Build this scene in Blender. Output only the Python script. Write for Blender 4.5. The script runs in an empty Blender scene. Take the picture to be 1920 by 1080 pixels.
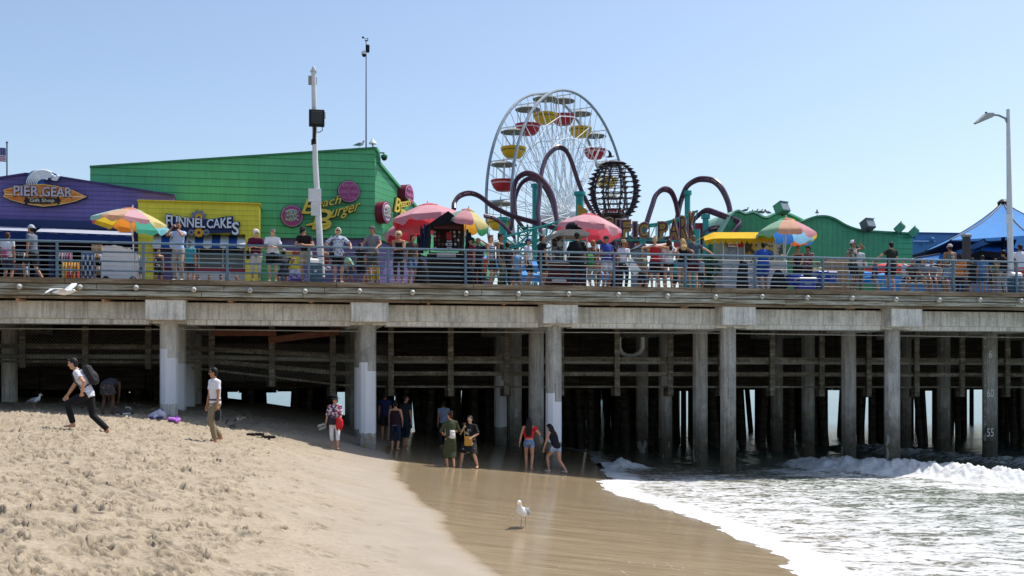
import bpy, math, random
import numpy as np
from mathutils import Vector, Matrix, noise as mnoise
R = math.radians
rnd = random.Random(7)
SC = bpy.context.scene
COL = SC.collection
F = 2100.0; CZ = 3.4
# ---------- frame of the pier: s along it, d inward, z up ----------
OX, OY = -10.4, 33.6
TH = math.atan(0.198); CT, ST = math.cos(TH), math.sin(TH)
DECK = 6.22
def PW(s, d, z=0.0): return Vector((OX + CT*s - ST*d, OY + ST*s + CT*d, z))
def S(u, d=0.0):
    v = (u-960)/F
    return (v*(OY+CT*d) - OX + ST*d)/(CT - v*ST)
def YS(s, d): return OY + ST*s + CT*d
def Z(u, v, d=0.0): return CZ + (700-v)*YS(S(u, d), d)/F
def L(u, v, d):                      # pier-frame point seen at photo coordinates on the plane at depth d
    return Vector((S(u, d), d, Z(u, v, d)))
def WP(u, v, Y): return Vector(((u-960)/F*Y, Y, CZ+(700-v)*Y/F))
def lin(h):
    h = h.lstrip('#'); h = h if len(h) == 6 else ''.join(x*2 for x in h); c = [int(h[i:i+2], 16)/255 for i in (0, 2, 4)]
    return tuple((x/12.92 if x <= .04045 else ((x+.055)/1.055)**2.4) for x in c)
# ---------- materials ----------
MATS = {}
def newmat(name):
    m = bpy.data.materials.new(name); m.use_nodes = True
    nt = m.node_tree; b = nt.nodes['Principled BSDF']
    return m, nt, b
def mat(hexc, rough=.7, metal=0, var=.12, scale=3.0, bump=0.0, stretch=(1,1,1), spec=.3, emis=0, bscale=None, trans=0):
    key = (hexc, rough, metal, var, scale, bump, stretch, spec, emis, trans)
    if key in MATS: return MATS[key]
    m, nt, b = newmat('paint_'+hexc.strip('#'))
    c = lin(hexc); N = nt.nodes; K = nt.links
    b.inputs['Roughness'].default_value = rough; b.inputs['Metallic'].default_value = metal
    b.inputs['Specular IOR Level'].default_value = spec
    if trans: b.inputs['Transmission Weight'].default_value = trans
    if var > 0 or bump > 0:
        tc = N.new('ShaderNodeTexCoord'); mp = N.new('ShaderNodeMapping'); mp.inputs['Scale'].default_value = stretch
        K.new(tc.outputs['Object'], mp.inputs['Vector'])
        nz = N.new('ShaderNodeTexNoise'); nz.inputs['Scale'].default_value = scale; nz.inputs['Detail'].default_value = 5
        nz.inputs['Roughness'].default_value = .65
        K.new(mp.outputs[0], nz.inputs['Vector'])
        cr = N.new('ShaderNodeValToRGB')
        e = cr.color_ramp.elements
        e[0].position = .3; e[0].color = tuple(x*(1-var) for x in c)+(1,)
        e[1].position = .7; e[1].color = tuple(min(1, x*(1+var*.8)) for x in c)+(1,)
        K.new(nz.outputs['Fac'], cr.inputs[0]); K.new(cr.outputs[0], b.inputs['Base Color'])
        if bump:
            bp = N.new('ShaderNodeBump'); bp.inputs['Strength'].default_value = bump; bp.inputs['Distance'].default_value = .02
            K.new(nz.outputs['Fac'], bp.inputs['Height']); K.new(bp.outputs[0], b.inputs['Normal'])
    else: b.inputs['Base Color'].default_value = c+(1,)
    MATS[key] = m
    return m
def ramp(nt, src, stops):
    cr = nt.nodes.new('ShaderNodeValToRGB'); el = cr.color_ramp.elements
    while len(el) < len(stops): el.new(.5)
    for e, (p, c) in zip(el, stops):
        e.position = p; e.color = (tuple(c)+(1,)) if isinstance(c, (tuple, list)) else (c, c, c, 1)
    nt.links.new(src, cr.inputs[0]); return cr.outputs[0]
def nnoise(nt, vec, scale, detail=5, rough=.6, stretch=None, dist=0):
    if stretch:
        mp = nt.nodes.new('ShaderNodeMapping'); mp.inputs['Scale'].default_value = stretch
        nt.links.new(vec, mp.inputs['Vector']); vec = mp.outputs[0]
    n = nt.nodes.new('ShaderNodeTexNoise'); n.inputs['Scale'].default_value = scale; n.inputs['Detail'].default_value = detail
    n.inputs['Roughness'].default_value = rough; n.inputs['Distortion'].default_value = dist
    nt.links.new(vec, n.inputs['Vector']); return n.outputs['Fac']
def mixc(nt, fac, a, b, mode='MIX'):
    x = nt.nodes.new('ShaderNodeMix'); x.data_type = 'RGBA'; x.blend_type = mode
    for sock, val in ((x.inputs[0], fac), (x.inputs[6], a), (x.inputs[7], b)):
        if hasattr(val, 'is_linked'): nt.links.new(val, sock)
        elif isinstance(val, (int, float)) and sock == x.inputs[0]: sock.default_value = val
        else: sock.default_value = tuple(val)+(1,)
    return x.outputs[2]
def mth(nt, op, a, b=0.0, clamp=False):
    x = nt.nodes.new('ShaderNodeMath'); x.operation = op; x.use_clamp = clamp
    for i, val in enumerate((a, b)):
        if hasattr(val, 'is_linked'): nt.links.new(val, x.inputs[i])
        else: x.inputs[i].default_value = val
    return x.outputs[0]
def bumpn(nt, h, strength, dist=.02):
    bp = nt.nodes.new('ShaderNodeBump'); bp.inputs['Strength'].default_value = strength; bp.inputs['Distance'].default_value = dist
    nt.links.new(h, bp.inputs['Height']); nt.links.new(bp.outputs[0], nt.nodes['Principled BSDF'].inputs['Normal'])
def tcoord(nt, which='Object'):
    return nt.nodes.new('ShaderNodeTexCoord').outputs[which]
def sepxyz(nt, vec):
    s = nt.nodes.new('ShaderNodeSeparateXYZ'); nt.links.new(vec, s.inputs[0]); return s.outputs
def boards(hexc, pitch=.2, axis=2, var=.1, dark=.45, shear=0.0):
    key = ('boards', hexc, pitch, axis, shear)
    if key in MATS: return MATS[key]
    m, nt, b = newmat('clapboard_'+hexc.strip('#')); c = lin(hexc)
    o = tcoord(nt); xyz = sepxyz(nt, o)
    h = xyz[axis]
    if shear: h = mth(nt, 'ADD', h, mth(nt, 'MULTIPLY', xyz[0], shear))
    fr = mth(nt, 'FRACT', mth(nt, 'DIVIDE', h, pitch))
    line = ramp(nt, fr, [(0, dark), (.10, dark), (.16, 1.0), (1, .93)])
    n = nnoise(nt, o, 1.2, 6, .7, (1, 1, 1))
    colr = ramp(nt, n, [(.3, tuple(x*(1-var) for x in c)), (.7, tuple(x*(1+var) for x in c))])
    st = nnoise(nt, o, 2.0, 5, .7, (5, 5, .3) if axis == 2 else (1, 1, 1))
    colr = mixc(nt, .5, colr, mixc(nt, 1.0, colr, ramp(nt, st, [(.35, .75), (.6, 1.1)]), 'MULTIPLY'))
    colr = mixc(nt, 1.0, colr, line, 'MULTIPLY')
    nt.links.new(colr, b.inputs['Base Color']); b.inputs['Roughness'].default_value = .6
    bumpn(nt, fr, .5, .02)
    MATS[key] = m; return m
# ---------- mesh collector ----------
class MB:
    def __init__(s): s.v = []; s.f = []; s.m = []; s.n = 0
    def add(s, verts, faces, mi=0):
        k = len(s.v); s.v += [tuple(p) for p in verts]; s.f += [tuple(i+k for i in f) for f in faces]; s.m += [mi]*len(faces)
        return s
    def box(s, lo, hi, mi=0, M=None):
        x0, y0, z0 = lo; x1, y1, z1 = hi
        vs = [Vector(p) for p in ((x0,y0,z0),(x1,y0,z0),(x1,y1,z0),(x0,y1,z0),(x0,y0,z1),(x1,y0,z1),(x1,y1,z1),(x0,y1,z1))]
        if M: vs = [M @ p for p in vs]
        return s.add(vs, [(0,3,2,1),(4,5,6,7),(0,1,5,4),(1,2,6,5),(2,3,7,6),(3,0,4,7)], mi)
    def bbox(s, lo, hi, bev=.01, mi=0, M=None):      # box with chamfered edges
        x0,y0,z0 = lo; x1,y1,z1 = hi; b = min(bev, (x1-x0)*.45, (y1-y0)*.45, (z1-z0)*.45)
        vs = []; F6 = []
        for (sx, sy, sz) in [(i,j,k) for i in (0,1) for j in (0,1) for k in (0,1)]:
            X = (x0,x1)[sx]; Y = (y0,y1)[sy]; Zz = (z0,z1)[sz]; dx = b*(1,-1)[sx]; dy = b*(1,-1)[sy]; dz = b*(1,-1)[sz]
            vs += [Vector((X, Y+dy, Zz+dz)), Vector((X+dx, Y, Zz+dz)), Vector((X+dx, Y+dy, Zz))]
        if M: vs = [M @ p for p in vs]
        I = lambda i,j,k,a: ((i*2+j)*2+k)*3+a
        f = [(I(0,0,0,0),I(0,0,1,0),I(0,1,1,0),I(0,1,0,0)), (I(1,0,0,0),I(1,1,0,0),I(1,1,1,0),I(1,0,1,0)),
             (I(0,0,0,1),I(1,0,0,1),I(1,0,1,1),I(0,0,1,1)), (I(0,1,0,1),I(0,1,1,1),I(1,1,1,1),I(1,1,0,1)),
             (I(0,0,0,2),I(0,1,0,2),I(1,1,0,2),I(1,0,0,2)), (I(0,0,1,2),I(1,0,1,2),I(1,1,1,2),I(0,1,1,2))]
        for i in (0,1):
            for j in (0,1): f.append((I(i,j,0,0),I(i,j,0,1),I(i,j,1,1),I(i,j,1,0)))
        for i in (0,1):
            for k in (0,1): f.append((I(i,0,k,0),I(i,0,k,2),I(i,1,k,2),I(i,1,k,0)))
        for j in (0,1):
            for k in (0,1): f.append((I(0,j,k,1),I(0,j,k,2),I(1,j,k,2),I(1,j,k,1)))
        for i in (0,1):
            for j in (0,1):
                for k in (0,1): f.append((I(i,j,k,0),I(i,j,k,1),I(i,j,k,2)))
        return s.add(vs, f, mi)
    def beam(s, a, b, w, h, mi=0, up=(0,0,1)):      # box section from a to b; w across, h along up
        a = Vector(a); b = Vector(b); t = (b-a).normalized(); u = Vector(up); x = t.cross(u)
        if x.length < 1e-4: x = t.cross(Vector((0,1,0)))
        x.normalize(); u = x.cross(t)
        vs = []
        for p in (a, b):
            for (i, j) in ((-1,-1),(1,-1),(1,1),(-1,1)): vs.append(p + x*(w/2*i) + u*(h/2*j))
        return s.add(vs, [(0,1,2,3),(7,6,5,4),(0,4,5,1),(1,5,6,2),(2,6,7,3),(3,7,4,0)], mi)
    def tube(s, pts, rad, n=8, mi=0, cap=True, ell=None, lat=None, closed=False):
        pts = [Vector(p) for p in pts]; k = len(pts)
        if not hasattr(rad, '__len__'): rad = [rad]*k
        base = len(s.v); ref = Vector(lat) if lat is not None else None
        T = []
        for i in range(k):
            a = pts[i-1] if (i > 0 or closed) else pts[i]; b = pts[(i+1) % k] if (i < k-1 or closed) else pts[i]
            t = (b-a); T.append(t.normalized() if t.length > 1e-9 else Vector((0,0,1)))
        X = None; vs = []
        for i in range(k):
            t = T[i]
            if ref is not None: X = ref - t*ref.dot(t)
            elif X is None:
                X = t.cross(Vector((0,0,1)))
                if X.length < .05: X = t.cross(Vector((0,1,0)))
            else: X = X - t*X.dot(t)
            if X.length < 1e-6: X = t.orthogonal()
            X.normalize(); Yv = t.cross(X)
            r = rad[i]
            rx, ry = (r, r) if not hasattr(r, '__len__') else r
            if ell: ry = r*ell
            for j in range(n):
                a = 2*math.pi*j/n
                vs.append(pts[i] + X*(rx*math.cos(a)) + Yv*(ry*math.sin(a)))
        fs = []
        for i in range(k if closed else k-1):
            i2 = (i+1) % k
            for j in range(n):
                fs.append((i*n+j, i*n+(j+1)%n, i2*n+(j+1)%n, i2*n+j))
        if cap and not closed:
            fs.append(tuple(range(n-1,-1,-1))); fs.append(tuple((k-1)*n+j for j in range(n)))
        return s.add(vs, fs, mi)
    def ball(s, c, r, n=10, m=6, mi=0, M=None):
        c = Vector(c); rr = Vector(r) if hasattr(r, '__len__') else Vector((r,r,r))
        vs = [Vector((0,0,-1))]; fs = []
        for i in range(1, m):
            ph = -math.pi/2 + math.pi*i/m
            for j in range(n):
                a = 2*math.pi*j/n; vs.append(Vector((math.cos(ph)*math.cos(a), math.cos(ph)*math.sin(a), math.sin(ph))))
        vs.append(Vector((0,0,1)))
        for j in range(n): fs.append((0, 1+(j+1)%n, 1+j))
        for i in range(m-2):
            for j in range(n):
                a = 1+i*n+j; b = 1+i*n+(j+1)%n; fs.append((a, b, b+n, a+n))
        t = len(vs)-1
        for j in range(n): fs.append((t, 1+(m-2)*n+j, 1+(m-2)*n+(j+1)%n))
        out = []
        for p in vs:
            q = Vector((p.x*rr.x, p.y*rr.y, p.z*rr.z))
            if M: q = M @ q
            out.append(q + c)
        return s.add(out, fs, mi)
    def lathe(s, prof, n=16, c=(0,0,0), mi=0, cap=True):   # prof: (r, z)
        c = Vector(c); vs = []; fs = []; k = len(prof)
        for (r, z) in prof:
            for j in range(n):
                a = 2*math.pi*j/n; vs.append(c + Vector((r*math.cos(a), r*math.sin(a), z)))
        for i in range(k-1):
            for j in range(n): fs.append((i*n+j, i*n+(j+1)%n, (i+1)*n+(j+1)%n, (i+1)*n+j))
        if cap: fs.append(tuple(range(n-1,-1,-1))); fs.append(tuple((k-1)*n+j for j in range(n)))
        return s.add(vs, fs, mi)
    def prism(s, poly, ext, mi=0):                  # poly: 3D points of a planar outline, ext: extrusion vector
        poly = [Vector(p) for p in poly]; e = Vector(ext); n = len(poly)
        nrm = Vector((0,0,0))
        for i in range(n): nrm += poly[i].cross(poly[(i+1)%n])
        if nrm.dot(e) > 0: poly = poly[::-1]
        vs = poly + [p+e for p in poly]
        fs = [tuple(range(n)), tuple(range(2*n-1, n-1, -1))]
        for i in range(n): j = (i+1)%n; fs.append((j, i, n+i, n+j))
        return s.add(vs, fs, mi)
    def quad(s, *p, mi=0): return s.add(p, [tuple(range(len(p)))], mi)
    def mesh(s, name='part'):
        me = bpy.data.meshes.new(name); me.from_pydata(s.v, [], s.f); return me
    def build(s, name, mats, parent=None, smooth=False, local=None, **kw):
        me = s.mesh(name)
        if not isinstance(mats, (list, tuple)): mats = [mats]
        for m in mats: me.materials.append(m)
        if len(mats) > 1: me.polygons.foreach_set('material_index', s.m)
        if smooth: sm(me, smooth if smooth is not True else 40)
        return link(name, me, parent, **kw)
def sm(me, ang=40):
    me.polygons.foreach_set('use_smooth', [True]*len(me.polygons))
    try: me.set_sharp_from_angle(angle=R(ang))
    except Exception: pass
def link(name, me, parent=None, loc=None, rot=None, label=None, cat=None, group=None, kind=None):
    o = bpy.data.objects.new(name, me); COL.objects.link(o)
    if parent is not None: o.parent = parent
    if loc is not None: o.location = loc
    if rot is not None: o.rotation_euler = (0, 0, rot) if not hasattr(rot, '__len__') else rot
    props(o, label, cat, group, kind); return o
def props(o, label=None, cat=None, group=None, kind=None):
    if label: o['label'] = label
    if cat: o['category'] = cat
    if group: o['group'] = group
    if kind: o['kind'] = kind
def thing(name, label, cat, loc=(0,0,0), rot=0, group=None):
    return link(name, None, None, loc, rot, label, cat, group)
def pthing(name, label, cat, s=0, d=0, z=0, group=None, rot=0):      # thing standing in the pier frame
    return thing(name, label, cat, PW(s, d, z), TH+rot, group)
def dup(root, loc=None, rot=None, label=None, group=None):
    r = root.copy(); COL.objects.link(r)
    if loc is not None: r.location = loc
    if rot is not None: r.rotation_euler = (0, 0, rot) if not hasattr(rot, '__len__') else rot
    if label: r['label'] = label
    if group: r['group'] = group
    for ch in list(root.children):
        c = ch.copy(); COL.objects.link(c); c.parent = r
        for g in list(ch.children):
            e = g.copy(); COL.objects.link(e); e.parent = c
    return r
_txt = {}
def text_mesh(t, depth=.15, bold=.0):
    key = (t, depth, bold)
    if key in _txt: return _txt[key]
    cu = bpy.data.curves.new('t', 'FONT'); cu.body = t; cu.size = 1; cu.extrude = depth; cu.offset = bold; cu.resolution_u = 3
    ob = bpy.data.objects.new('t', cu); COL.objects.link(ob)
    bpy.context.view_layer.update()
    dg = bpy.context.evaluated_depsgraph_get()
    me = bpy.data.meshes.new_from_object(ob.evaluated_get(dg))
    vs = [tuple(v.co) for v in me.vertices]; fs = [tuple(p.vertices) for p in me.polygons]
    bpy.data.objects.remove(ob); bpy.data.curves.remove(cu); bpy.data.meshes.remove(me)
    xs = [v[0] for v in vs]; ys = [v[1] for v in vs]
    _txt[key] = (vs, fs, min(xs), max(xs), min(ys), max(ys)); return _txt[key]
def text(mb, t, x, z, w, h, y=0.0, th=.02, mi=0, bold=.0, shear=0.0, slope=0.0, fn=None):
    # lettering centred on (x, z), w wide and h high, standing in the local XZ plane and read from -Y
    vs, fs, x0, x1, y0, y1 = text_mesh(t, .1, bold)
    out = []
    for (a, b, c) in vs:
        X = (a-(x0+x1)/2)/(x1-x0)*w; Zz = (b-(y0+y1)/2)/(y1-y0)*h
        p = Vector((x + X + Zz*shear, y - c/.1*th/2, z + Zz + X*slope))
        out.append(fn(p) if fn else p)
    mb.add(out, fs, mi)
# ---------- fractal noise on arrays ----------
_rs = np.random.RandomState(3); _tab = _rs.rand(256, 256)
def vnoise(x, y):
    xi = np.floor(x).astype(int); yi = np.floor(y).astype(int); fx = x-xi; fy = y-yi
    fx = fx*fx*(3-2*fx); fy = fy*fy*(3-2*fy)
    a = _tab[xi & 255, yi & 255]; b = _tab[(xi+1) & 255, yi & 255]; c = _tab[xi & 255, (yi+1) & 255]; d = _tab[(xi+1) & 255, (yi+1) & 255]
    return (a*(1-fx)+b*fx)*(1-fy)+(c*(1-fx)+d*fx)*fy
def fbm(x, y, o=4, g=.5):
    t = 0; a = 1; w = 0
    for i in range(o): t = t + a*vnoise(x*2**i+17*i, y*2**i+31*i); w += a; a *= g
    return t/w
def grid_mesh(name, xs, ys, Zf, attrs=None, keep=None):
    X, Y = np.meshgrid(xs, ys); Zv = Zf(X, Y) if callable(Zf) else Zf
    nx, ny = len(xs), len(ys)
    co = np.stack([X, Y, Zv], -1).reshape(-1, 3).astype(np.float32)
    i = np.arange(nx*ny).reshape(ny, nx)
    q = np.stack([i[:-1, :-1], i[:-1, 1:], i[1:, 1:], i[1:, :-1]], -1).reshape(-1, 4)
    if keep is not None:
        k = keep(X, Y, Zv).reshape(-1); q = q[k[q].any(1)]
        used = np.zeros(nx*ny, bool); used[q.ravel()] = True
        remap = np.cumsum(used)-1; co = co[used]; q = remap[q]
        if attrs: attrs = {a: b.reshape(-1)[used] for a, b in attrs.items()}
    me = bpy.data.meshes.new(name); me.vertices.add(len(co)); me.vertices.foreach_set('co', co.ravel())
    me.loops.add(q.size); me.loops.foreach_set('vertex_index', q.ravel().astype(np.int32))
    me.polygons.add(len(q)); me.polygons.foreach_set('loop_start', np.arange(0, q.size, 4, dtype=np.int32))
    me.polygons.foreach_set('use_smooth', np.ones(len(q), bool))
    me.update(calc_edges=True); me.validate()
    if attrs:
        for a, b in attrs.items():
            at = me.attributes.new(a, 'FLOAT', 'POINT'); at.data.foreach_set('value', b.reshape(-1).astype(np.float32))
    return me
# ---------- camera, sky, sun ----------
cam = bpy.data.cameras.new('camera'); co_ = bpy.data.objects.new('camera', cam); COL.objects.link(co_)
co_.location = (0, 0, CZ); co_.rotation_euler = (R(90), 0, 0)
cam.sensor_width = 36; cam.lens = F/1920*36; cam.shift_y = 160/1920; cam.clip_end = 20000; cam.clip_start = .1
SC.camera = co_
SD = Vector((.46, .30, 1.0)).normalized()          # towards the sun
el = math.asin(SD.z); az = math.atan2(SD.x, SD.y)
w = bpy.data.worlds.new('World'); SC.world = w; w.use_nodes = True
nt = w.node_tree; bg = nt.nodes['Background']
sky = nt.nodes.new('ShaderNodeTexSky'); sky.sky_type = 'NISHITA'; sky.sun_disc = False
sky.sun_elevation = el; sky.sun_rotation = az; sky.altitude = 0; sky.air_density = 1.0; sky.dust_density = 1.7; sky.ozone_density = 1.5
nt.links.new(sky.outputs[0], bg.inputs[0]); bg.inputs[1].default_value = .15
sl = bpy.data.lights.new('sun', 'SUN'); sl.energy = 3.9; sl.angle = R(.5); sl.color = (1, .95, .87)
so = bpy.data.objects.new('sun', sl); COL.objects.link(so); so.rotation_euler = SD.to_track_quat('Z', 'Y').to_euler()
SC.view_settings.view_transform = 'Standard'; SC.view_settings.look = 'None'; SC.view_settings.exposure = .24; SC.view_settings.gamma = 1
SC.cycles.use_denoising = True
SC.cycles.max_bounces = 6; SC.cycles.sample_clamp_indirect = 6
SC.cycles.caustics_reflective = False; SC.cycles.caustics_refractive = False

# ---------- beach ----------
_px = np.arange(-400, 400, .05)
_pz = np.interp(_px, [-400,-60,-30,-18,-10.6,-7.3,-4.6,-3,-1.5,.9,2.6,5,8,14,60,400], [5.5,3.2,2.6,2.4,2.1,1.62,.9,.68,.52,.28,.1,-.15,-.5,-1.2,-5,-12])
_k = np.ones(31)/31; _pz = np.convolve(np.pad(_pz, 15, 'edge'), _k, 'valid')
FY = [0, 15, 18.0, 21, 24.8, 28, 31, 32.7, 34, 37, 47, 60, 75, 110, 200, 600, 3000]
FX = [5.2, 5.0, 4.8, 4.75, 4.25, 3.5, 2.9, 2.6, 2.9, 3.1, 3.2, -2.0, -10, -30, -75, -265, -1400]
_fy = np.arange(0, 3000, .1); _fx = np.interp(_fy, FY, FX); _fx = np.convolve(np.pad(_fx, 12, 'edge'), np.ones(25)/25, 'valid')
def shore(Y): return np.interp(Y, _fy, _fx)
def prof(X, Y): return np.interp(X - (shore(Y)-2.6), _px, _pz)
def ghit(u, v):
    a = (u-960)/F
    for Y in np.arange(8, 160, .02):
        if CZ+(700-v)*Y/F < prof(a*Y, Y): return Vector((a*Y, Y, float(prof(a*Y, Y))))
    return Vector((a*60, 60, 0))
# edge of the wet sheen, read off the photograph and laid on the sand
_wp = [ghit(u, v) for u, v in ((925,1080),(880,1050),(842,1020),(818,990),(808,965),(788,945),(768,925),(745,905),(737,885),(742,866))]
WY = [0]+[p.y for p in _wp]+[_wp[-1].y+2, 45, 75, 200, 3000]
WX = [_wp[0].x+.5]+[p.x for p in _wp]+[-4.2, -4.6, -12, -78, -1410]
def build_beach():
    # adaptive grid: dense where the photograph looks closely
    xs = np.concatenate([np.array([-1500,-600,-300,-160,-100,-70,-50,-40,-32,-27,-24,-21,-19]), np.arange(-17.5, -3, .036), np.arange(-3, 7, .07), np.array([7.3,8,9,11,14,20,30,60,120,400,1500])])
    ys = [0, 4, 7, 8.5]; y = 9.2
    while y < 41: ys.append(y); y += max(.022, .0000495*y*y + .012)
    ys += list(np.arange(41, 75, .6)) + [78, 84, 92, 105, 120, 150, 200, 300, 500, 900, 2000, 3000]
    ys = np.array(ys); X, Y = np.meshgrid(xs, ys)
    Zv = prof(X, Y)
    wx = np.interp(Y, WY, WX)
    # lobes of the wet edge
    e = X - wx + (fbm(X*.8, Y*.8, 3)-.5)*.5
    wet = np.clip(e/.38+.5, 0, 1)
    dry = np.clip(-(X-wx)/2.2 - .30 + (fbm(X*.9+9, Y*.5, 3)-.5)*1.2, 0, 1)     # churned sand begins a metre or two up the slope
    und = (fbm(X*.35, Y*.35, 3)-.5)*.16 + (fbm(X*1.3+5, Y*1.1, 3)-.5)*.07
    rough = (fbm(X*4.2, Y*3.2, 4, .6)-.5)
    ridg = 1-np.abs(fbm(X*3.1+40, Y*2.6, 4, .55)*2-1)
    patch = np.clip((fbm(X*.55+70, Y*.4+3, 3)-.42)*5, 0, 1)
    left = np.clip((-X - 2.6)/5, 0, 1)
    fine = np.clip((Y < 44), 0, 1)
    d2 = np.zeros_like(Zv); print_shade = np.zeros_like(Zv)
    rs = np.random.RandomState(11)
    # footprints: pressed hollows with thrown-up rims
    n = 8500
    for k in range(n):
        fy = 9.5+rs.rand()**1.35*31; wxf = np.interp(fy, WY, WX)
        fx = wxf - .5 - rs.rand()**.72*13
        if fx < -17 or fx < -.52*fy: continue
        dd = -(fx-wxf)
        if dd < 3.2 and rs.rand() > .09+.22*max(0, dd-1)/2.2: continue
        a = rs.rand()*math.pi; L_ = .09+.07*rs.rand(); W_ = .035+.03*rs.rand(); dep = .026+.055*rs.rand()*min(1, dd/3)
        i0, i1 = np.searchsorted(ys, [fy-.42, fy+.42]); j0, j1 = np.searchsorted(xs, [fx-.42, fx+.42])
        if i1 <= i0 or j1 <= j0: continue
        gx = X[i0:i1, j0:j1]-fx; gy = Y[i0:i1, j0:j1]-fy
        p = gx*math.cos(a)+gy*math.sin(a); q = -gx*math.sin(a)+gy*math.cos(a)
        r = np.sqrt((p/L_)**2+(q/W_)**2) + (fbm(gx*9+k, gy*9, 2)-.5)*.9
        d2[i0:i1, j0:j1] += -dep*np.exp(-(r/.85)**6) + dep*.6*np.exp(-((r-1.25)/.26)**2); print_shade[i0:i1, j0:j1] = np.maximum(print_shade[i0:i1, j0:j1], (.35+.65*rs.rand())*np.exp(-(r/.95)**4))
    amp = dry*(.35+.65*left)
    Zv = Zv + fine*(und*dry + amp*(rough*.055 + (ridg-.75)*.05*patch + (fbm(X*12, Y*9, 3, .6)-.5)*.03*(.3+patch)) + d2*np.clip(dry*1.5+.55, 0, 1)*(1-wet))
    me = grid_mesh('sand', xs, ys, Zv, {'wet': wet, 'dry': dry, 'print_shade': print_shade*np.clip(dry*1.5+.2, 0, 1)})
    m, nt, b = newmat('beach_sand'); K = nt.links
    o = tcoord(nt)
    at = lambda n: (lambda a: (setattr(a, 'attribute_name', n), a.outputs['Fac'])[1])(nt.nodes.new('ShaderNodeAttribute'))
    wetf, dryf = at('wet'), at('dry')
    n1 = nnoise(nt, o, 1.1, 6, .65); n2 = nnoise(nt, o, 14, 5, .7); n3 = nnoise(nt, o, 90, 3, .6)
    dc = ramp(nt, n1, [(.3, (.335,.275,.198)), (.7, (.415,.345,.252))])
    dc = mixc(nt, .8, dc, mixc(nt, 1.0, dc, ramp(nt, n2, [(.3, .74), (.62, 1.12)]), 'MULTIPLY'))
    dc = mixc(nt, .5, dc, mixc(nt, 1.0, dc, ramp(nt, n3, [(.35, .7), (.65, 1.2)]), 'MULTIPLY'))
    damp = ramp(nt, n1, [(.3, (.325,.275,.215)), (.7, (.38,.325,.26))])
    c = mixc(nt, dryf, damp, dc)
    spk = ramp(nt, nnoise(nt, o, 6.5, 6, .75, (1,1.2,1)), [(.58, 0.0), (.63, .7)])
    c = mixc(nt, mth(nt, 'MULTIPLY', spk, dryf), c, (.17,.13,.085))
    c = mixc(nt, mth(nt, 'MULTIPLY', at('print_shade'), .55), c, (.16,.125,.08))  # shade of the footprint hollows painted into the sand colour
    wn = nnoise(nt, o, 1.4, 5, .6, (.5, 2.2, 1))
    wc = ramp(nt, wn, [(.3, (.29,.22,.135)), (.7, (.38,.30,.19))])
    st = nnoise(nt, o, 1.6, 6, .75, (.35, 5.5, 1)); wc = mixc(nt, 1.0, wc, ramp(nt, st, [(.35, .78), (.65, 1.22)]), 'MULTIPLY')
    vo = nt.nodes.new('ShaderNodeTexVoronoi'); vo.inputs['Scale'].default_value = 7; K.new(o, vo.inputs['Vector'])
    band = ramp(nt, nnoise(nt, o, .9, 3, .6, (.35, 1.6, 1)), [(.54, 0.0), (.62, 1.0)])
    wc = mixc(nt, mth(nt, 'MULTIPLY', mth(nt, 'LESS_THAN', vo.outputs['Distance'], .13), band), wc, (.8,.8,.78))  # white specks painted on the wet sand as sun glints
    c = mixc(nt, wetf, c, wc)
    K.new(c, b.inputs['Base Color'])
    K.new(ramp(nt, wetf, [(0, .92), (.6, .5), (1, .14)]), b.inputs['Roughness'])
    b.inputs['Specular IOR Level'].default_value = .25
    rip = nnoise(nt, o, 7, 4, .7, (.7, 2.4, 1)); gr = nnoise(nt, o, 45, 3, .7)
    h = mth(nt, 'ADD', mth(nt, 'MULTIPLY', gr, mth(nt, 'MULTIPLY', dryf, .5)), mth(nt, 'MULTIPLY', mth(nt, 'MULTIPLY', mth(nt, 'ADD', rip, mth(nt, 'MULTIPLY', nnoise(nt, o, 40, 2, .6, (.6, 1.6, 1)), .18)), wetf), .17))
    bumpn(nt, h, .45, .03)
    me.materials.append(m)
    link('beach_sand', me, kind='structure', label='pale trampled beach sand sloping down to a wet brown sheen', cat='beach')
build_beach()
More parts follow.
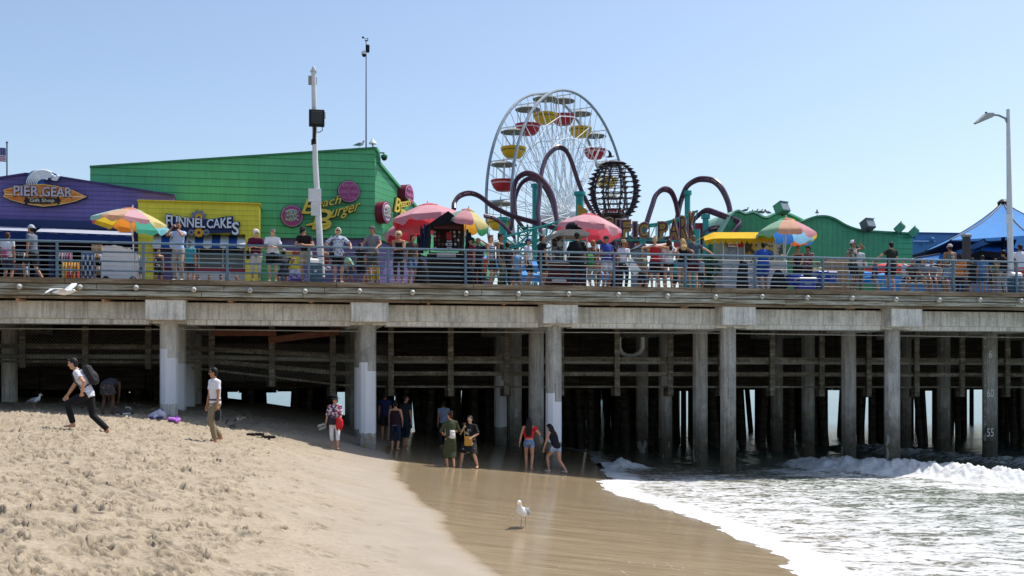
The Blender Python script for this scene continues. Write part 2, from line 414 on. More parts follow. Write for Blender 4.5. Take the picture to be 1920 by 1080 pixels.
# ---------- sea ----------
CR_A = Vector((10.4, 42.4, 0)); CR_B = Vector((16.6, 33.6, 0))
def build_sea():
    ys = [10, 12]; y = 13.0
    while y < 60: ys.append(y); y += max(.04, .00009*y*y+.02)
    while y < 5000: ys.append(y); y *= 1.035
    ys = np.array(ys)
    xs = np.concatenate([-np.geomspace(2500, 12, 60), np.arange(-11, 1.5, .4), np.arange(1.5, 20, .055), np.geomspace(20.1, 4000, 90)])
    X, Y = np.meshgrid(xs, ys); sh = shore(Y)
    e = X - sh
    lobe = (fbm(X*.0+Y*.9+5, Y*.0+3, 3)-.5)*.9 + (fbm(Y*3.1, Y*0+8, 3)-.5)*.28 + (fbm(X*1.4, Y*1.4+50, 2)-.5)*.25
    e = e + lobe*np.clip((46-Y)/10, 0, 1)
    g = prof(X, Y)
    swash = np.exp(-np.clip(e, 0, 99)/.25)
    base = np.maximum(g + .03*np.clip(e/.5, 0, 1), 0.0) + .004 + .012*np.clip(e/.3, 0, 1)
    near = np.clip((75-Y)/30, 0, 1)
    chop = (fbm(X*1.5, Y*2.6, 4, .55)-.5)*.13*np.clip(e/2.5, 0, 1) + (fbm(X*.35, Y*.6, 2)-.5)*.14*np.clip(e/5, 0, 1)
    far = (1-near)*((fbm(X*.3, Y*.3, 3)-.5)*.35)
    # breaking crest
    ax, ay, bx, by = CR_A.x, CR_A.y, CR_B.x, CR_B.y; ll = math.hypot(bx-ax, by-ay); tx, ty = (bx-ax)/ll, (by-ay)/ll
    al = (X-ax)*tx+(Y-ay)*ty; ac = -(X-ax)*ty+(Y-ay)*tx
    ac = ac + (fbm(al*.9+3, al*0, 3)-.5)*1.1
    env = np.clip((al+.5)/2.2, 0, 1)*np.clip(1.0+al*.02, 0, 1.6)
    prof_c = np.where(ac < 0, np.exp(-(ac/.75)**2), np.exp(-(ac/1.5)**2))
    cl = fbm(X*2.6, Y*2.6, 4, .62)
    crest = env*prof_c*(.34+.30*(fbm(al*.6, al*0+9, 3)-.5)) + env*np.exp(-(ac/1.1)**2)*((cl-.45)*.42 + (fbm(X*6, Y*6, 4, .75)-.5)*.24)
    # second weaker roller under the deck
    ac2 = ac-7.5+.2*al; env2 = np.clip((al+6)/3, 0, 1)
    crest2 = env2*np.where(ac2 < 0, np.exp(-(ac2/.6)**2), np.exp(-(ac2/1.6)**2))*(.24+.3*(cl-.5))
    # small roll of foam by the piles on the left
    bl = np.exp(-(((X-3.9)/.9)**2+((Y-39.5)/.8)**2))*(.25+.5*(cl-.5))
    Zv = base + chop*near*.8 + far*.5 + crest + crest2 + bl + .014*np.exp(-((e-.16)/.12)**2)
    soft = np.clip(e/.9, 0, 1)
    foam = np.clip(1.2-e/.9, 0, 1)*.42 + .56*np.clip(1-(e-2)/30, 0, 1)*np.clip((44-Y)/9, .25, 1)
    foam = np.maximum(foam, np.clip(1.15*env*np.exp(-((ac+.35)/1.25)**2), 0, 1))
    foam = np.maximum(foam, .9*env*np.clip((-ac)/3, 0, 1)*np.exp(-(ac/4)**2))
    foam = np.maximum(foam, .55*env2*np.exp(-(ac2/1.4)**2)); foam = np.maximum(foam, .8*np.exp(-(((X-3.9)/1.3)**2+((Y-39.5)/1.2)**2)))
    foam = np.where(Y > 60, .06, foam)
    me = grid_mesh('sea', xs, ys, Zv, {'foam': foam, 'e': e}, keep=lambda X, Y, Zz: (e > 0))
    m, nt, b = newmat('surf_water'); K = nt.links; o = tcoord(nt)
    at = lambda n: (lambda a: (setattr(a, 'attribute_name', n), a.outputs['Fac'])[1])(nt.nodes.new('ShaderNodeAttribute'))
    fo = at('foam'); e_ = at('e')
    a1 = nnoise(nt, o, 1.5, 7, .68, (.42, 1.35, 1), 1.0)
    v = nt.nodes.new('ShaderNodeTexVoronoi'); v.feature = 'DISTANCE_TO_EDGE'; v.inputs['Scale'].default_value = 3.2
    mp = nt.nodes.new('ShaderNodeMapping'); mp.inputs['Scale'].default_value = (.6, 1.7, 1); nn = nt.nodes.new('ShaderNodeTexNoise'); nn.inputs['Scale'].default_value = 2.2; nn.inputs['Detail'].default_value = 4
    K.new(o, nn.inputs['Vector']); va = nt.nodes.new('ShaderNodeVectorMath'); va.operation = 'MULTIPLY_ADD'
    K.new(nn.outputs['Color'], va.inputs[0]); va.inputs[1].default_value = (.9, .9, .9); K.new(o, va.inputs[2])
    K.new(va.outputs[0], mp.inputs['Vector']); K.new(mp.outputs[0], v.inputs['Vector'])
    lace = mth(nt, 'SUBTRACT', .22, v.outputs['Distance'])
    fine = nnoise(nt, o, 11, 4, .7, (.6, 1.6, 1))
    t = mth(nt, 'ADD', mth(nt, 'ADD', a1, mth(nt, 'MULTIPLY', lace, .62)), mth(nt, 'MULTIPLY', fine, .30))
    t = mth(nt, 'ADD', t, mth(nt, 'MULTIPLY', fo, .95))
    mask = ramp(nt, mth(nt, 'SUBTRACT', t, .72), [(.36, 0.0), (.58, 1.0)])
    deep = mixc(nt, mth(nt, 'MULTIPLY', e_, .16, True), (.23,.18,.115), (.14,.165,.125))
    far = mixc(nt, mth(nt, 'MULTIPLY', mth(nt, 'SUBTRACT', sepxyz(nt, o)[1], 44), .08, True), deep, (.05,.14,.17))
    fc = mixc(nt, ramp(nt, nnoise(nt, o, 9, 6, .8, (.5, 1.5, 1)), [(.35, 0.0), (.62, 1.0)]), (.52,.53,.53), (.80,.81,.81))
    c = mixc(nt, mask, far, fc)
    K.new(c, b.inputs['Base Color']); K.new(ramp(nt, mask, [(0, .16), (1, .75)]), b.inputs['Roughness'])
    b.inputs['Specular IOR Level'].default_value = .5
    hb = mth(nt, 'ADD', mth(nt, 'MULTIPLY', nnoise(nt, o, 5, 5, .65, (.6, 1.6, 1)), .8), mth(nt, 'MULTIPLY', mask, .30))
    hb = mth(nt, 'ADD', hb, mth(nt, 'MULTIPLY', fine, .25))
    bumpn(nt, hb, .7, .055)
    me.materials.append(m)
    link('sea_water', me, kind='structure', label='shallow foaming surf with a white breaker rolling in', cat='sea')
    # sea bed continues as the beach sheet
build_sea()
# ---------- materials of the pier ----------
def concrete(name, hexc='#9b9a95', band=None, low=None):
    m, nt, b = newmat(name); K = nt.links; o = tcoord(nt); c = lin(hexc); o0 = o
    oi = nt.nodes.new('ShaderNodeObjectInfo'); cx = nt.nodes.new('ShaderNodeCombineXYZ'); K.new(mth(nt, 'MULTIPLY', oi.outputs['Random'], 57.0), cx.inputs[0]); K.new(mth(nt, 'MULTIPLY', oi.outputs['Random'], 31.0), cx.inputs[1])
    va = nt.nodes.new('ShaderNodeVectorMath'); va.operation = 'ADD'; K.new(o0, va.inputs[0]); K.new(cx.outputs[0], va.inputs[1]); o = va.outputs[0]
    n1 = nnoise(nt, o, 1.3, 7, .7); n2 = nnoise(nt, o, 2.2, 6, .75, (5, 5, .35)); n3 = nnoise(nt, o, 22, 4, .7)
    col = ramp(nt, n1, [(.28, tuple(x*.62 for x in c)), (.5, c), (.72, tuple(min(1, x*1.25) for x in c))])
    col = mixc(nt, .75, col, mixc(nt, 1.0, col, ramp(nt, n2, [(.34, .38), (.5, .92), (.7, 1.12)]), 'MULTIPLY'))
    col = mixc(nt, .5, col, mixc(nt, 1.0, col, ramp(nt, n3, [(.3, .6), (.55, 1.1)]), 'MULTIPLY'))
    z = sepxyz(nt, o)[2]
    if low is not None:                         # dark weed and barnacles below the tide mark
        zz = mth(nt, 'ADD', z, mth(nt, 'MULTIPLY', mth(nt, 'SUBTRACT', nnoise(nt, o, 3.0, 5, .7), .5), 1.6))
        g = ramp(nt, mth(nt, 'MULTIPLY', mth(nt, 'SUBTRACT', zz, low-1.1), .6, True), [(0, 1.0), (.55, .6), (1, 0.0)])
        col = mixc(nt, g, col, mixc(nt, nnoise(nt, o, 6, 4), (.045,.042,.032), (.13,.11,.075)))
    if low is not None:
        li = mth(nt, 'MULTIPLY', ramp(nt, nnoise(nt, o, 2.6, 4, .6), [(.62, 0.0), (.68, .8)]), mth(nt, 'LESS_THAN', z, 2.2)); col = mixc(nt, li, col, (.30,.23,.10))
        pt = ramp(nt, nnoise(nt, o, 1.1, 2, .4, (2, 2, 1)), [(.66, 0.0), (.665, .5)]); col = mixc(nt, pt, col, (.5,.5,.48))
    if band:                                    # ragged white overpaint between two heights
        z0, z1 = band
        zz = mth(nt, 'ADD', z, mth(nt, 'MULTIPLY', mth(nt, 'SUBTRACT', nnoise(nt, o, 9, 3, .6), .5), .16))
        st = mth(nt, 'MULTIPLY', mth(nt, 'GREATER_THAN', sepxyz(nt, o0)[0], -.02), .28)
        inb = mth(nt, 'MULTIPLY', mth(nt, 'GREATER_THAN', zz, z0), mth(nt, 'LESS_THAN', mth(nt, 'ADD', z, st), z1))
        chip = ramp(nt, nnoise(nt, o, 5, 6, .7), [(.70, 1.0), (.74, 0.0)])
        col = mixc(nt, mth(nt, 'MULTIPLY', inb, chip), col, mixc(nt, n1, (.66,.68,.74), (.80,.82,.86)))
    K.new(col, b.inputs['Base Color']); b.inputs['Roughness'].default_value = .85; b.inputs['Specular IOR Level'].default_value = .25
    bumpn(nt, mth(nt, 'ADD', mth(nt, 'MULTIPLY', n3, .6), n1), .5, .03)
    return m
M_CONC = concrete('stained_concrete', '#dad7ce')
M_PILE = concrete('tidal_concrete', '#a8a6a0', low=1.7)
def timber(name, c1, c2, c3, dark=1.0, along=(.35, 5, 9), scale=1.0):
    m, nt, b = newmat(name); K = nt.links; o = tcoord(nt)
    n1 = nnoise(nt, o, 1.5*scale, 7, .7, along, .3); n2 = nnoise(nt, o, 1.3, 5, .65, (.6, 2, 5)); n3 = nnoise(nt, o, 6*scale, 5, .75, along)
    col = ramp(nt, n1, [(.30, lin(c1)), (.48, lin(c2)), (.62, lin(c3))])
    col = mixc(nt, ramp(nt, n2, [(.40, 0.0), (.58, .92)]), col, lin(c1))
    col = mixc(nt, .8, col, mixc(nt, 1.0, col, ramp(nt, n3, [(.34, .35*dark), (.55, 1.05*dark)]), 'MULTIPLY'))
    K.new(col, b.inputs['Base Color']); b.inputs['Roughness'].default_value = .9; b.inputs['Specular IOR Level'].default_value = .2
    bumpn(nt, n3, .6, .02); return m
M_TOPB = timber('brown_worn_timber', '#75644f', '#988670', '#b0a48e')
M_MIDB = timber('peeling_green_timber', '#82755f', '#b3b2a2', '#d2d8cc')
M_OLD = timber('dark_old_timber', '#4d473f', '#6b655a', '#857d6e')
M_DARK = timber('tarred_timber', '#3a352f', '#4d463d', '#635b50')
GAPS = [(434,6),(503,9),(521,4),(539,5),(634,13),(784,6),(868,3),(957,3),(1137,3),(1400,5),(1560,5),(1735,7),(1835,9)]
def in_gap(s, d, r):
    p = PW(s, d); u = 960+F*p.x/p.y; w = r*F/p.y
    return any(abs(u-c) < h+w for c, h in GAPS)
M_FRAME = timber('weathered_green_lumber', '#655d50', '#817c6c', '#99958a', along=(2, 2, 2))
M_RUST = mat('#7d5242', .9, var=.3, scale=5)
M_COPPER = mat('#c79a7d', .6, var=.2, scale=8)
M_RAIL = mat('#5f7888', .42, var=.16, scale=4, spec=.5)
M_CABLE = mat('#b9bdbf', .35, .6, var=.1)
M_WHITE = mat('#e6e7e6', .5, var=.05); M_BLACK = mat('#1b1b1d', .55, var=.15)

pier = thing('pier', 'long pier deck with worn timber edge on concrete caps and piles', 'pier', PW(0,0,0), TH)
SL, SR = -62, 66
# deck slab and joists: an L-shaped plan, deeper behind the left half where the rides stand
mb = MB()
mb.prism([(SL,.02,5.98),(SR,.02,5.98),(SR,34,5.98),(27.5,34,5.98),(47,112,5.98),(S(835,112),112,5.98),(S(835,34),34,5.98),(SL,34,5.98)], (0,0,DECK-5.98))
mb.build('deck', M_OLD, pier)
mb = MB()
d = 1.6
while d < 33:
    mb.box((SL, d, 5.62), (SR, d+.12, 5.978)); d += .9
mb.build('joists', M_DARK, pier)
# timber edge: three courses of butted boards
courses = [(6.055, DECK+.0, -.13, M_TOPB, 'kerb_board'), (5.865, 6.045, -.10, M_MIDB, 'edge_board'), (5.70, 5.855, -.125, M_MIDB, 'edge_board'), (5.60, 5.692, -.04, M_TOPB, 'ledger_board')]
for z0, z1, dd, m, nm in courses:
    mb = MB(); s = -30.0
    while s < 50:
        l = rnd.choice((3.0, 3.66, 4.27, 4.9)); j = rnd.uniform(-.012, .012)
        mb.bbox((s+.006, dd+j, z0+rnd.uniform(0,.008)), (s+l-.006, .018 if nm != 'ledger_board' else .10, z1-rnd.uniform(0,.01)), .012)
        s += l
    mb.build(nm, m, pier)
# cap beams across the pier, each with a projecting end block
for k in range(-3, 9):
    s = k*6.1; mb = MB()
    hw = .58
    mb.bbox((s-hw, 0.0, 5.0), (s+hw, .76, 5.755 if k != 3 else 5.75), .025)
    mb.bbox((s-hw+.02, .762, 4.93), (s+hw-.02, 12.2, 5.58), .03)
    mb.build('cap_beam', M_CONC, pier)
# long edge girders between the caps with a ledge below
for k in range(-3, 8):
    s0, s1 = k*6.1+.565, (k+1)*6.1-.565; mb = MB()
    mb.bbox((s0, .72, 5.055), (s1, 1.25, 5.585), .018)
    mb.box((s0, .80, 4.90), (s1, 1.5, 5.05))
    mb.build('girder', M_CONC, pier)
# drain stubs under the edge
for u, v in ((35,562),(195,563),(430,564),(581,565),(803,568),(945,569),(1153,571),(1286,574),(1598,577)):
    p = L(u, v, .25); mb = MB(); mb.tube([(p.x+.12, 1.2, p.z+.02), (p.x, .15, p.z)], .045, 10)
    mb.tube([(p.x+.004, .2, p.z), (p.x-.002, .10, p.z)], .052, 10); mb.build('drain_pipe', M_COPPER, pier, True)
# concrete piles
def gz(s, d):
    p = PW(s, d); return float(prof(p.x, p.y))
bands = {(0,0): (2.45, 4.15), (1,0): (1.5, 3.75), (2,0): (1.15, 2.75), (0,1): (2.2, 4.0), (1,1): (1.5, 3.6), (0,2): (2.0, 4.1), (2,3): (1.2, 3.4)}
rows = [(1.0, .27), (3.65, .275), (7.5, .27), (10.5, .27)]
pile_mesh = {}
def pile_me(r, m):
    if (r, m) in pile_mesh: return pile_mesh[(r, m)]
    mb = MB(); mb.tube([(0,0,-3.2),(0,0,4.96)], r, 10 if r > .2 else 8)
    me = mb.mesh('pile'); me.materials.append(m); pile_mesh[(r, m)] = me; return me
for k in range(-3, 8):
    for ri, (d, r) in enumerate(rows):
        if k < 0 and ri > 2: continue
        m = M_PILE
        if (k, ri) in bands: m = concrete('overpainted_concrete', '#c9c6be' if k == 0 else '#aaa8a2', bands[(k, ri)], None if k < 1 else 1.0)
        elif k < 1: m = M_CONC
        o = link('concrete_pile', pile_me(r, m), pier, (S({4: 1591, 5: 1856}[k], d) if ri == 1 and k in (4, 5) else k*6.1, d, 0))
        if (k, ri) in bands and ri == 0: o['label'] = ['wide pile with white overpaint down to the sand', 'pile whose lower half is painted white', 'pile with a short white painted band'][k]
# timber piles, tapering, some raked
near_p = []
rp = random.Random(5)
for d in [12.4, 14.2, 16.0, 17.8, 19.8, 21.8, 24.0, 26.5, 29.0, 31.5]:
    s = -30.0
    while s < 62:
        u = 960 + F*PW(s, d).x/PW(s, d).y
        gap = .95 if u < 1150 else (1.35 if u < 1500 else 1.45)
        s += gap*rp.uniform(.7, 1.35)
        if -60 < u < 1990 and not in_gap(s, d, .17): near_p.append((s+rp.uniform(-.2,.2), d+rp.uniform(-.5,.5), rp.uniform(.13,.21), rp.choice((0,0,0,0,.5,-.5,.8))))
ext = []
for d in np.arange(35, 110, 5):
    s = S(840, d)
    while s < 27+(d-34)*.25:
        s += rp.uniform(.8, 2.2); p = PW(s, d); u = 960+F*p.x/p.y
        if -50 < u < 1300 and not in_gap(s, d, .2): ext.append((s, d+rp.uniform(-1,1), rp.uniform(.15,.22), 0))
near_p.sort(key=lambda p: p[1])
def tp(mb, s, d, r, rk):
    mb.tube([(s+rk, d, -3), (s, d, 5.5)], [r, r*.85], 7)
for s, d, r, rk in near_p[:98]:
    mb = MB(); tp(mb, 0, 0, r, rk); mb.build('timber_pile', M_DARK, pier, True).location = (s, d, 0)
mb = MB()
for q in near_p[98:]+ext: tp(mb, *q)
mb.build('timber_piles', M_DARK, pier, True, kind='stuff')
# dark sheathing and bracing boards deeper under the deck
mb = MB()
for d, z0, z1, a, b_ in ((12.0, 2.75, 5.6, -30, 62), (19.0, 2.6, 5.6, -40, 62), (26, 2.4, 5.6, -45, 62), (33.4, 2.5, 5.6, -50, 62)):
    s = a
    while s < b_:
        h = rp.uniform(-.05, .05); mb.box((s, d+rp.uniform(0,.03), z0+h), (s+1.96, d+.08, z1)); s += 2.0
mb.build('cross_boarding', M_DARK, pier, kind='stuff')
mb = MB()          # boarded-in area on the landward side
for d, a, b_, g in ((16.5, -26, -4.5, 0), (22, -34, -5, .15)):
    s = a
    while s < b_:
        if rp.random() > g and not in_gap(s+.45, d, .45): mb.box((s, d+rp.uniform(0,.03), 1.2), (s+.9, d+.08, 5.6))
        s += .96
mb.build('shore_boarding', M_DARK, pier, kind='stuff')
# hung frame of posts and rails behind the second row of piles
DF = 4.75
def seg(mb, u0, v0, u1, v1, h, w=.06, d=DF): mb.beam(L(u0, v0, d), L(u1, v1, d), w, h)
for u, v1 in ((42,690),(160,690),(278,692),(397,697),(510,725),(624,742),(733,742),(845,743),(950,742),(1052,742),(1157,742),(1257,742),(1352,742),(1448,742),(1541,743),(1629,744),(1719,744),(1804,744),(1889,744)):
    a = L(u, 612, DF-.12); b_ = L(u, v1, DF-.12); mb = MB()
    w_ = .10; mb.bbox((a.x-w_, a.y-.05, b_.z), (a.x+w_, a.y+.05, a.z), .01)
    mb.build('hanger_post', M_FRAME, pier)
    if u > 480: mb = MB(); mb.bbox((a.x-.2, a.y+.055, b_.z-.02), (a.x+.16, a.y+.22, b_.z+.32), .02); mb.build('post_block', M_DARK, pier)
for segs, h in (
    (((-60,648,300,651),(300,651,400,655),(400,655,630,667),(630,667,730,672),(730,672,1930,676)), .16),
    (((380,676,640,700),(640,700,1930,703)), .15),
    (((360,690,400,694),(400,694,640,722),(640,722,730,725),(730,725,1930,726)), .07),
    (((-60,677,400,680),), .08)):
    for q in segs:
        mb = MB(); seg(mb, *q, h); mb.build('hanger_rail', M_FRAME, pier)
mb = MB(); pts = [L(u, v, DF+.2) for u, v in ((-60,668),(300,669),(400,670),(560,673),(660,675),(730,677),(1930,681))]
mb.tube(pts, .085 , 8); mb.build('service_pipe', mat('#8e8e86', .6, var=.4, scale=12), pier, True)
mb = MB(); pts = [L(u, v, 2.0) for u, v in ((-60,616),(400,618),(730,622),(1300,624),(1930,633))]
mb.tube(pts, .018, 6); mb.build('conduit', mat('#b8b8b4', .5), pier, True)
for q in ((398,624,518,624),(503,638,636,622)):
    mb = MB(); seg(mb, *q, .22, .05, DF-.3); mb.build('brace_board', M_RUST, pier)
# a U of pale pipe hung under the deck
mb = MB(); mb.tube([L(u, v, 5.4) for u, v in ((1161,632),(1161,652),(1166,662),(1176,667),(1188,667),(1199,662),(1205,652),(1205,632))], .085, 10)
mb.build('bent_pipe', mat('#c9c9c4', .5), pier, True)
# chain-link hung from the frame
m_net, nt, b = newmat('chain_link'); b.inputs['Base Color'].default_value = (.30,.29,.26,1); b.inputs['Roughness'].default_value = .6
mb = MB()
def net(u0, u1, vt, vb, pitch=.11):
    a0 = S(u0, DF-.22); a1 = S(u1, DF-.22); zt = Z((u0+u1)/2, vt, DF-.22); zb = Z((u0+u1)/2, vb, DF-.22); h = zt-zb
    s = a0-h
    while s < a1:
        for sg in (1, -1):
            p0 = [s, zb] if sg > 0 else [s, zt]; p1 = [s+h, zt] if sg > 0 else [s+h, zb]
            t0 = max(0, (a0-s)/h); t1 = min(1, (a1-s)/h)
            if t1 > t0:
                q0 = [p0[i]+(p1[i]-p0[i])*t0 for i in (0,1)]; q1 = [p0[i]+(p1[i]-p0[i])*t1 for i in (0,1)]
                mb.tube([(q0[0], DF-.22+sg*.003, q0[1]), (q1[0], DF-.22+sg*.003, q1[1])], .0032, 3, cap=False)
        s += pitch
net(-30, 400, 620, 686); net(400, 735, 645, 715)
mb.build('chain_link', m_net, pier, kind='stuff')
# tally marks chalked on piles
def chalk(u, v, t, hpx, d, r=.28):
    p = L(u, v, d); mb = MB()
    wd = hpx*.9/48*(len(t))*.5
    text(mb, t, 0, 0, wd, hpx/48.0, th=.004, bold=.0); 
    o = mb.build('chalk_mark', mat('#f2f2ee', .9), pier); o.location = (p.x, p.y, p.z)
for v, t in ((664,'6'),(737,'60'),(811,'55')):
    chalk(1857, v, t, 15, 3.65-.285)
for v in (635,650,680,695,709,723,752,767,781,795,825):
    p = L(1847, v, 3.65-.245); mb = MB(); mb.ball((p.x, p.y, p.z), (.022,.02,.022), 6, 4); mb.build('painted_dot', mat('#f2f2ee', .9), pier)

# ---------- railing ----------
rail = thing('railing', 'blue grey pipe railing with steel cables along the pier edge', 'railing', PW(0, .08, 0), TH)
RT = DECK+1.08
s0 = S(107, .08) - 2.44*9
posts = [s0 + 2.44*i for i in range(24)]
pm = MB(); pm.tube([(0,0,DECK+.002),(0,0,RT-.02)], .042, 10); pm.tube([(0,0,DECK+.002),(0,0,DECK+.014)], .085, 10)
pme = pm.mesh('post'); pme.materials.append(M_RAIL); sm(pme)
for s in posts: link('rail_post', pme, rail, (s, 0, 0))
for i, (zz, r) in enumerate(((RT, .036), (RT-.285, .026), (RT-.56, .026), (RT-.84, .026))):
    mb = MB(); mb.tube([(posts[0]-1, -.004*(i > 0), zz), (posts[-1]+2, -.004*(i > 0), zz)], r, 8); mb.build('rail_pipe', M_RAIL, rail, True)
for zz in (RT-.14, RT-.42, RT-.70, RT-.97):
    mb = MB(); mb.tube([(posts[0]-1, .02, zz), (posts[-1]+2, .02, zz)], .0075, 5); mb.build('cable', M_CABLE, rail)
# ---------- caged lamps along the edge ----------
def lamp_proto():
    t = pthing('edge_lamp', 'round caged lamp on the timber edge of the pier', 'lamp', S(40), -.15, 5.93, 'caged lamps along the pier edge')
    mb = MB(); mb.lathe([(0,0),(.085,0),(.085,.03),(.05,.05)], 12)
    M = Matrix.Rotation(R(90), 4, 'X'); mb.v = [tuple(M @ Vector(p)) for p in mb.v]; mb.build('base', mat('#a9a69c', .7), t)
    mb = MB(); mb.ball((0,-.09,-.01), (.075,.08,.082), 12, 8); mb.build('glass', mat('#d6d4cb', .25, var=.1, scale=20), t, True)
    mb = MB()
    for a in (0, 60, 120):
        ca, sa = math.cos(R(a)), math.sin(R(a))
        mb.tube([(ca*.09*math.cos(q), -.05-.125*math.sin(q), sa*.09*math.cos(q)-.01) for q in [math.pi*i/8 for i in range(9)]], .006, 5)
    mb.tube([(.088*math.cos(q), -.09, .088*math.sin(q)-.01) for q in [2*math.pi*i/14 for i in range(14)]], .006, 5, closed=True)
    mb.build('cage', mat('#8f8c83', .5, .4), t)
    return t
lp = lamp_proto()
lus = [151,256,364,469,572,674,773,873,971,1065,1158,1250,1340,1427,1512,1596,1678,1759,1835,1912]
for u in lus: dup(lp, PW(S(u, -.15), -.15, 5.93+rnd.uniform(-.02,.02)))
mb = MB(); pts = []
ss = [S(40)-1.65]+[S(40)]+[S(u) for u in lus]+[S(1912)+1.6]
for a, b_ in zip(ss, ss[1:]):
    for t in (0, .25, .5, .75): pts.append((a+(b_-a)*t, -.15, 5.93-.035*4*t*(1-t)))
mb.tube(pts, .008, 5); o = mb.build('lamp_cable', mat('#b5b3aa', .6)); o.location = PW(0,0,0); o.rotation_euler = (0,0,TH)
props(o, 'thin grey cable linking the caged lamps on the pier edge', 'cable')
# ---------- helpers for things seen at photo coordinates in the pier frame ----------
def poly(pts, d, th, mb, mi=0): mb.prism([L(u, v, d) for u, v in pts], (0, th, 0), mi)
def pxbox(mb, u0, v0, u1, v1, d, th, mi=0, bev=.0, zlo=None):
    a = L(u0, v1, d); b = L(u1, v0, d); um = (u0+u1)/2; z0 = Z(um, v1, d) if zlo is None else zlo; z1 = Z(um, v0, d)
    (mb.bbox if bev else mb.box)(*(((a.x, d, z0), (b.x, d+th, z1)) + ((bev,) if bev else ())), mi=mi)
def fabric(hexc, tr=.35, rough=.8):
    key = ('fab', hexc, tr)
    if key in MATS: return MATS[key]
    m, nt, b = newmat('canvas_'+hexc.strip('#')); c = lin(hexc); o = tcoord(nt)
    n = nnoise(nt, o, 5, 5, .65)
    col = ramp(nt, n, [(.3, tuple(x*.86 for x in c)), (.7, tuple(min(1, x*1.08) for x in c))])
    nt.links.new(col, b.inputs['Base Color']); b.inputs['Roughness'].default_value = rough; b.inputs['Specular IOR Level'].default_value = .2
    tl = nt.nodes.new('ShaderNodeBsdfTranslucent'); nt.links.new(col, tl.inputs[0])
    mx = nt.nodes.new('ShaderNodeMixShader'); mx.inputs[0].default_value = tr
    out = nt.nodes['Material Output']; nt.links.new(b.outputs[0], mx.inputs[1]); nt.links.new(tl.outputs[0], mx.inputs[2]); nt.links.new(mx.outputs[0], out.inputs[0])
    bumpn(nt, n, .3, .03)
    MATS[key] = m; return m
def fabric2(top, under, tr=.45):  # top side paler than the underside: sunlight painted into the canvas colour
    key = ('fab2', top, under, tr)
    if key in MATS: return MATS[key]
    m, nt, b = newmat('sunlit_top_canvas_'+top.strip('#')); o = tcoord(nt); g = nt.nodes.new('ShaderNodeNewGeometry')
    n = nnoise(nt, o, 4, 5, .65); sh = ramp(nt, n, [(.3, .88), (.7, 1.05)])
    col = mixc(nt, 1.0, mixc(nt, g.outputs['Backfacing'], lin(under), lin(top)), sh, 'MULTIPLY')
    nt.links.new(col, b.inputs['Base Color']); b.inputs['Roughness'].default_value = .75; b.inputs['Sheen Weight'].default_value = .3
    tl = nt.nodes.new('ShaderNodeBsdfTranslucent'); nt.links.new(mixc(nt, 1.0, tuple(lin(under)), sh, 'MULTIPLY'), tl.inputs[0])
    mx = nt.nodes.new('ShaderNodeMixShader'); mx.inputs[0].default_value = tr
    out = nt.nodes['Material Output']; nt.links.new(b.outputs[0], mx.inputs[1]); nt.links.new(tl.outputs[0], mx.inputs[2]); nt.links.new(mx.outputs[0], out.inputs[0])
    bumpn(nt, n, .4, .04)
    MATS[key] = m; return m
def patt(name, base, spots, scale=14, thr=.5, kind='noise', stretch=(1,1,1)):
    m, nt, b = newmat(name); o = tcoord(nt)
    if kind == 'stripe':
        x = sepxyz(nt, o)[2]; f = mth(nt, 'FRACT', mth(nt, 'MULTIPLY', x, scale)); k = mth(nt, 'GREATER_THAN', f, thr)
    elif kind == 'vor':
        v = nt.nodes.new('ShaderNodeTexVoronoi'); v.inputs['Scale'].default_value = scale; nt.links.new(o, v.inputs['Vector']); k = mth(nt, 'LESS_THAN', v.outputs['Distance'], thr)
    else: k = ramp(nt, nnoise(nt, o, scale, 2, .5, stretch), [(thr-.02, 0.0), (thr+.02, 1.0)])
    cs = [lin(x) for x in spots]
    c = cs[0] if len(cs) == 1 else mixc(nt, mth(nt, 'GREATER_THAN', nnoise(nt, o, scale*.6, 1), .5), cs[0], cs[1])
    nt.links.new(mixc(nt, k, lin(base), c), b.inputs['Base Color']); b.inputs['Roughness'].default_value = .85
    return m
M_PURP = boards('#6c60a2', .17); M_GREEN = boards('#58bb7c', .30); M_GREENR = boards('#55b47c', .24)
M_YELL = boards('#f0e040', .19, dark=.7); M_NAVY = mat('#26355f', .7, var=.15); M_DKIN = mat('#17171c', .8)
M_ROOF = mat('#6d6f6d', .9, var=.2)

# ---------- purple gift shop ----------
D0 = 10.2
shop = thing('gift_shop', 'purple boarded gift shop with surfboard sign and open front', 'shop', PW(0,0,0), TH)
zt = Z(120, 450, D0); mb = MB()
poly([(-130,354),(0,335),(48,327),(113,333),(230,352),(326,367),(326,452),(-130,452)], D0, 6.5, mb)
mb.build('upper_wall', M_PURP, shop)
mb = MB(); poly([(-130,351),(48,323.5),(113,330),(327,364.5),(327,368),(113,333.5),(48,327.5),(-130,355)], D0-.08, .4, mb); mb.build('roof_trim', mat('#463d70', .6), shop)
mb = MB(); a = S(-130, D0); b_ = S(326, D0)
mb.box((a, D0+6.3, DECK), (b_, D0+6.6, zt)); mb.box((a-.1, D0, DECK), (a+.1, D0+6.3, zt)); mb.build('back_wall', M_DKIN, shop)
mb = MB(); pxbox(mb, 250, 452, 326, 560, D0, 6.2, zlo=DECK); mb.build('side_wall', M_PURP, shop)
mb = MB(); pxbox(mb, -130, 412, 262, 427, D0-.25, .26); mb.build('bulkhead', M_NAVY, shop)
for u in (-60, 70, 96): mb = MB(); pxbox(mb, u-5, 425, u+5, 560, D0-.1, .2, zlo=DECK); mb.build('pillar', M_NAVY, shop)
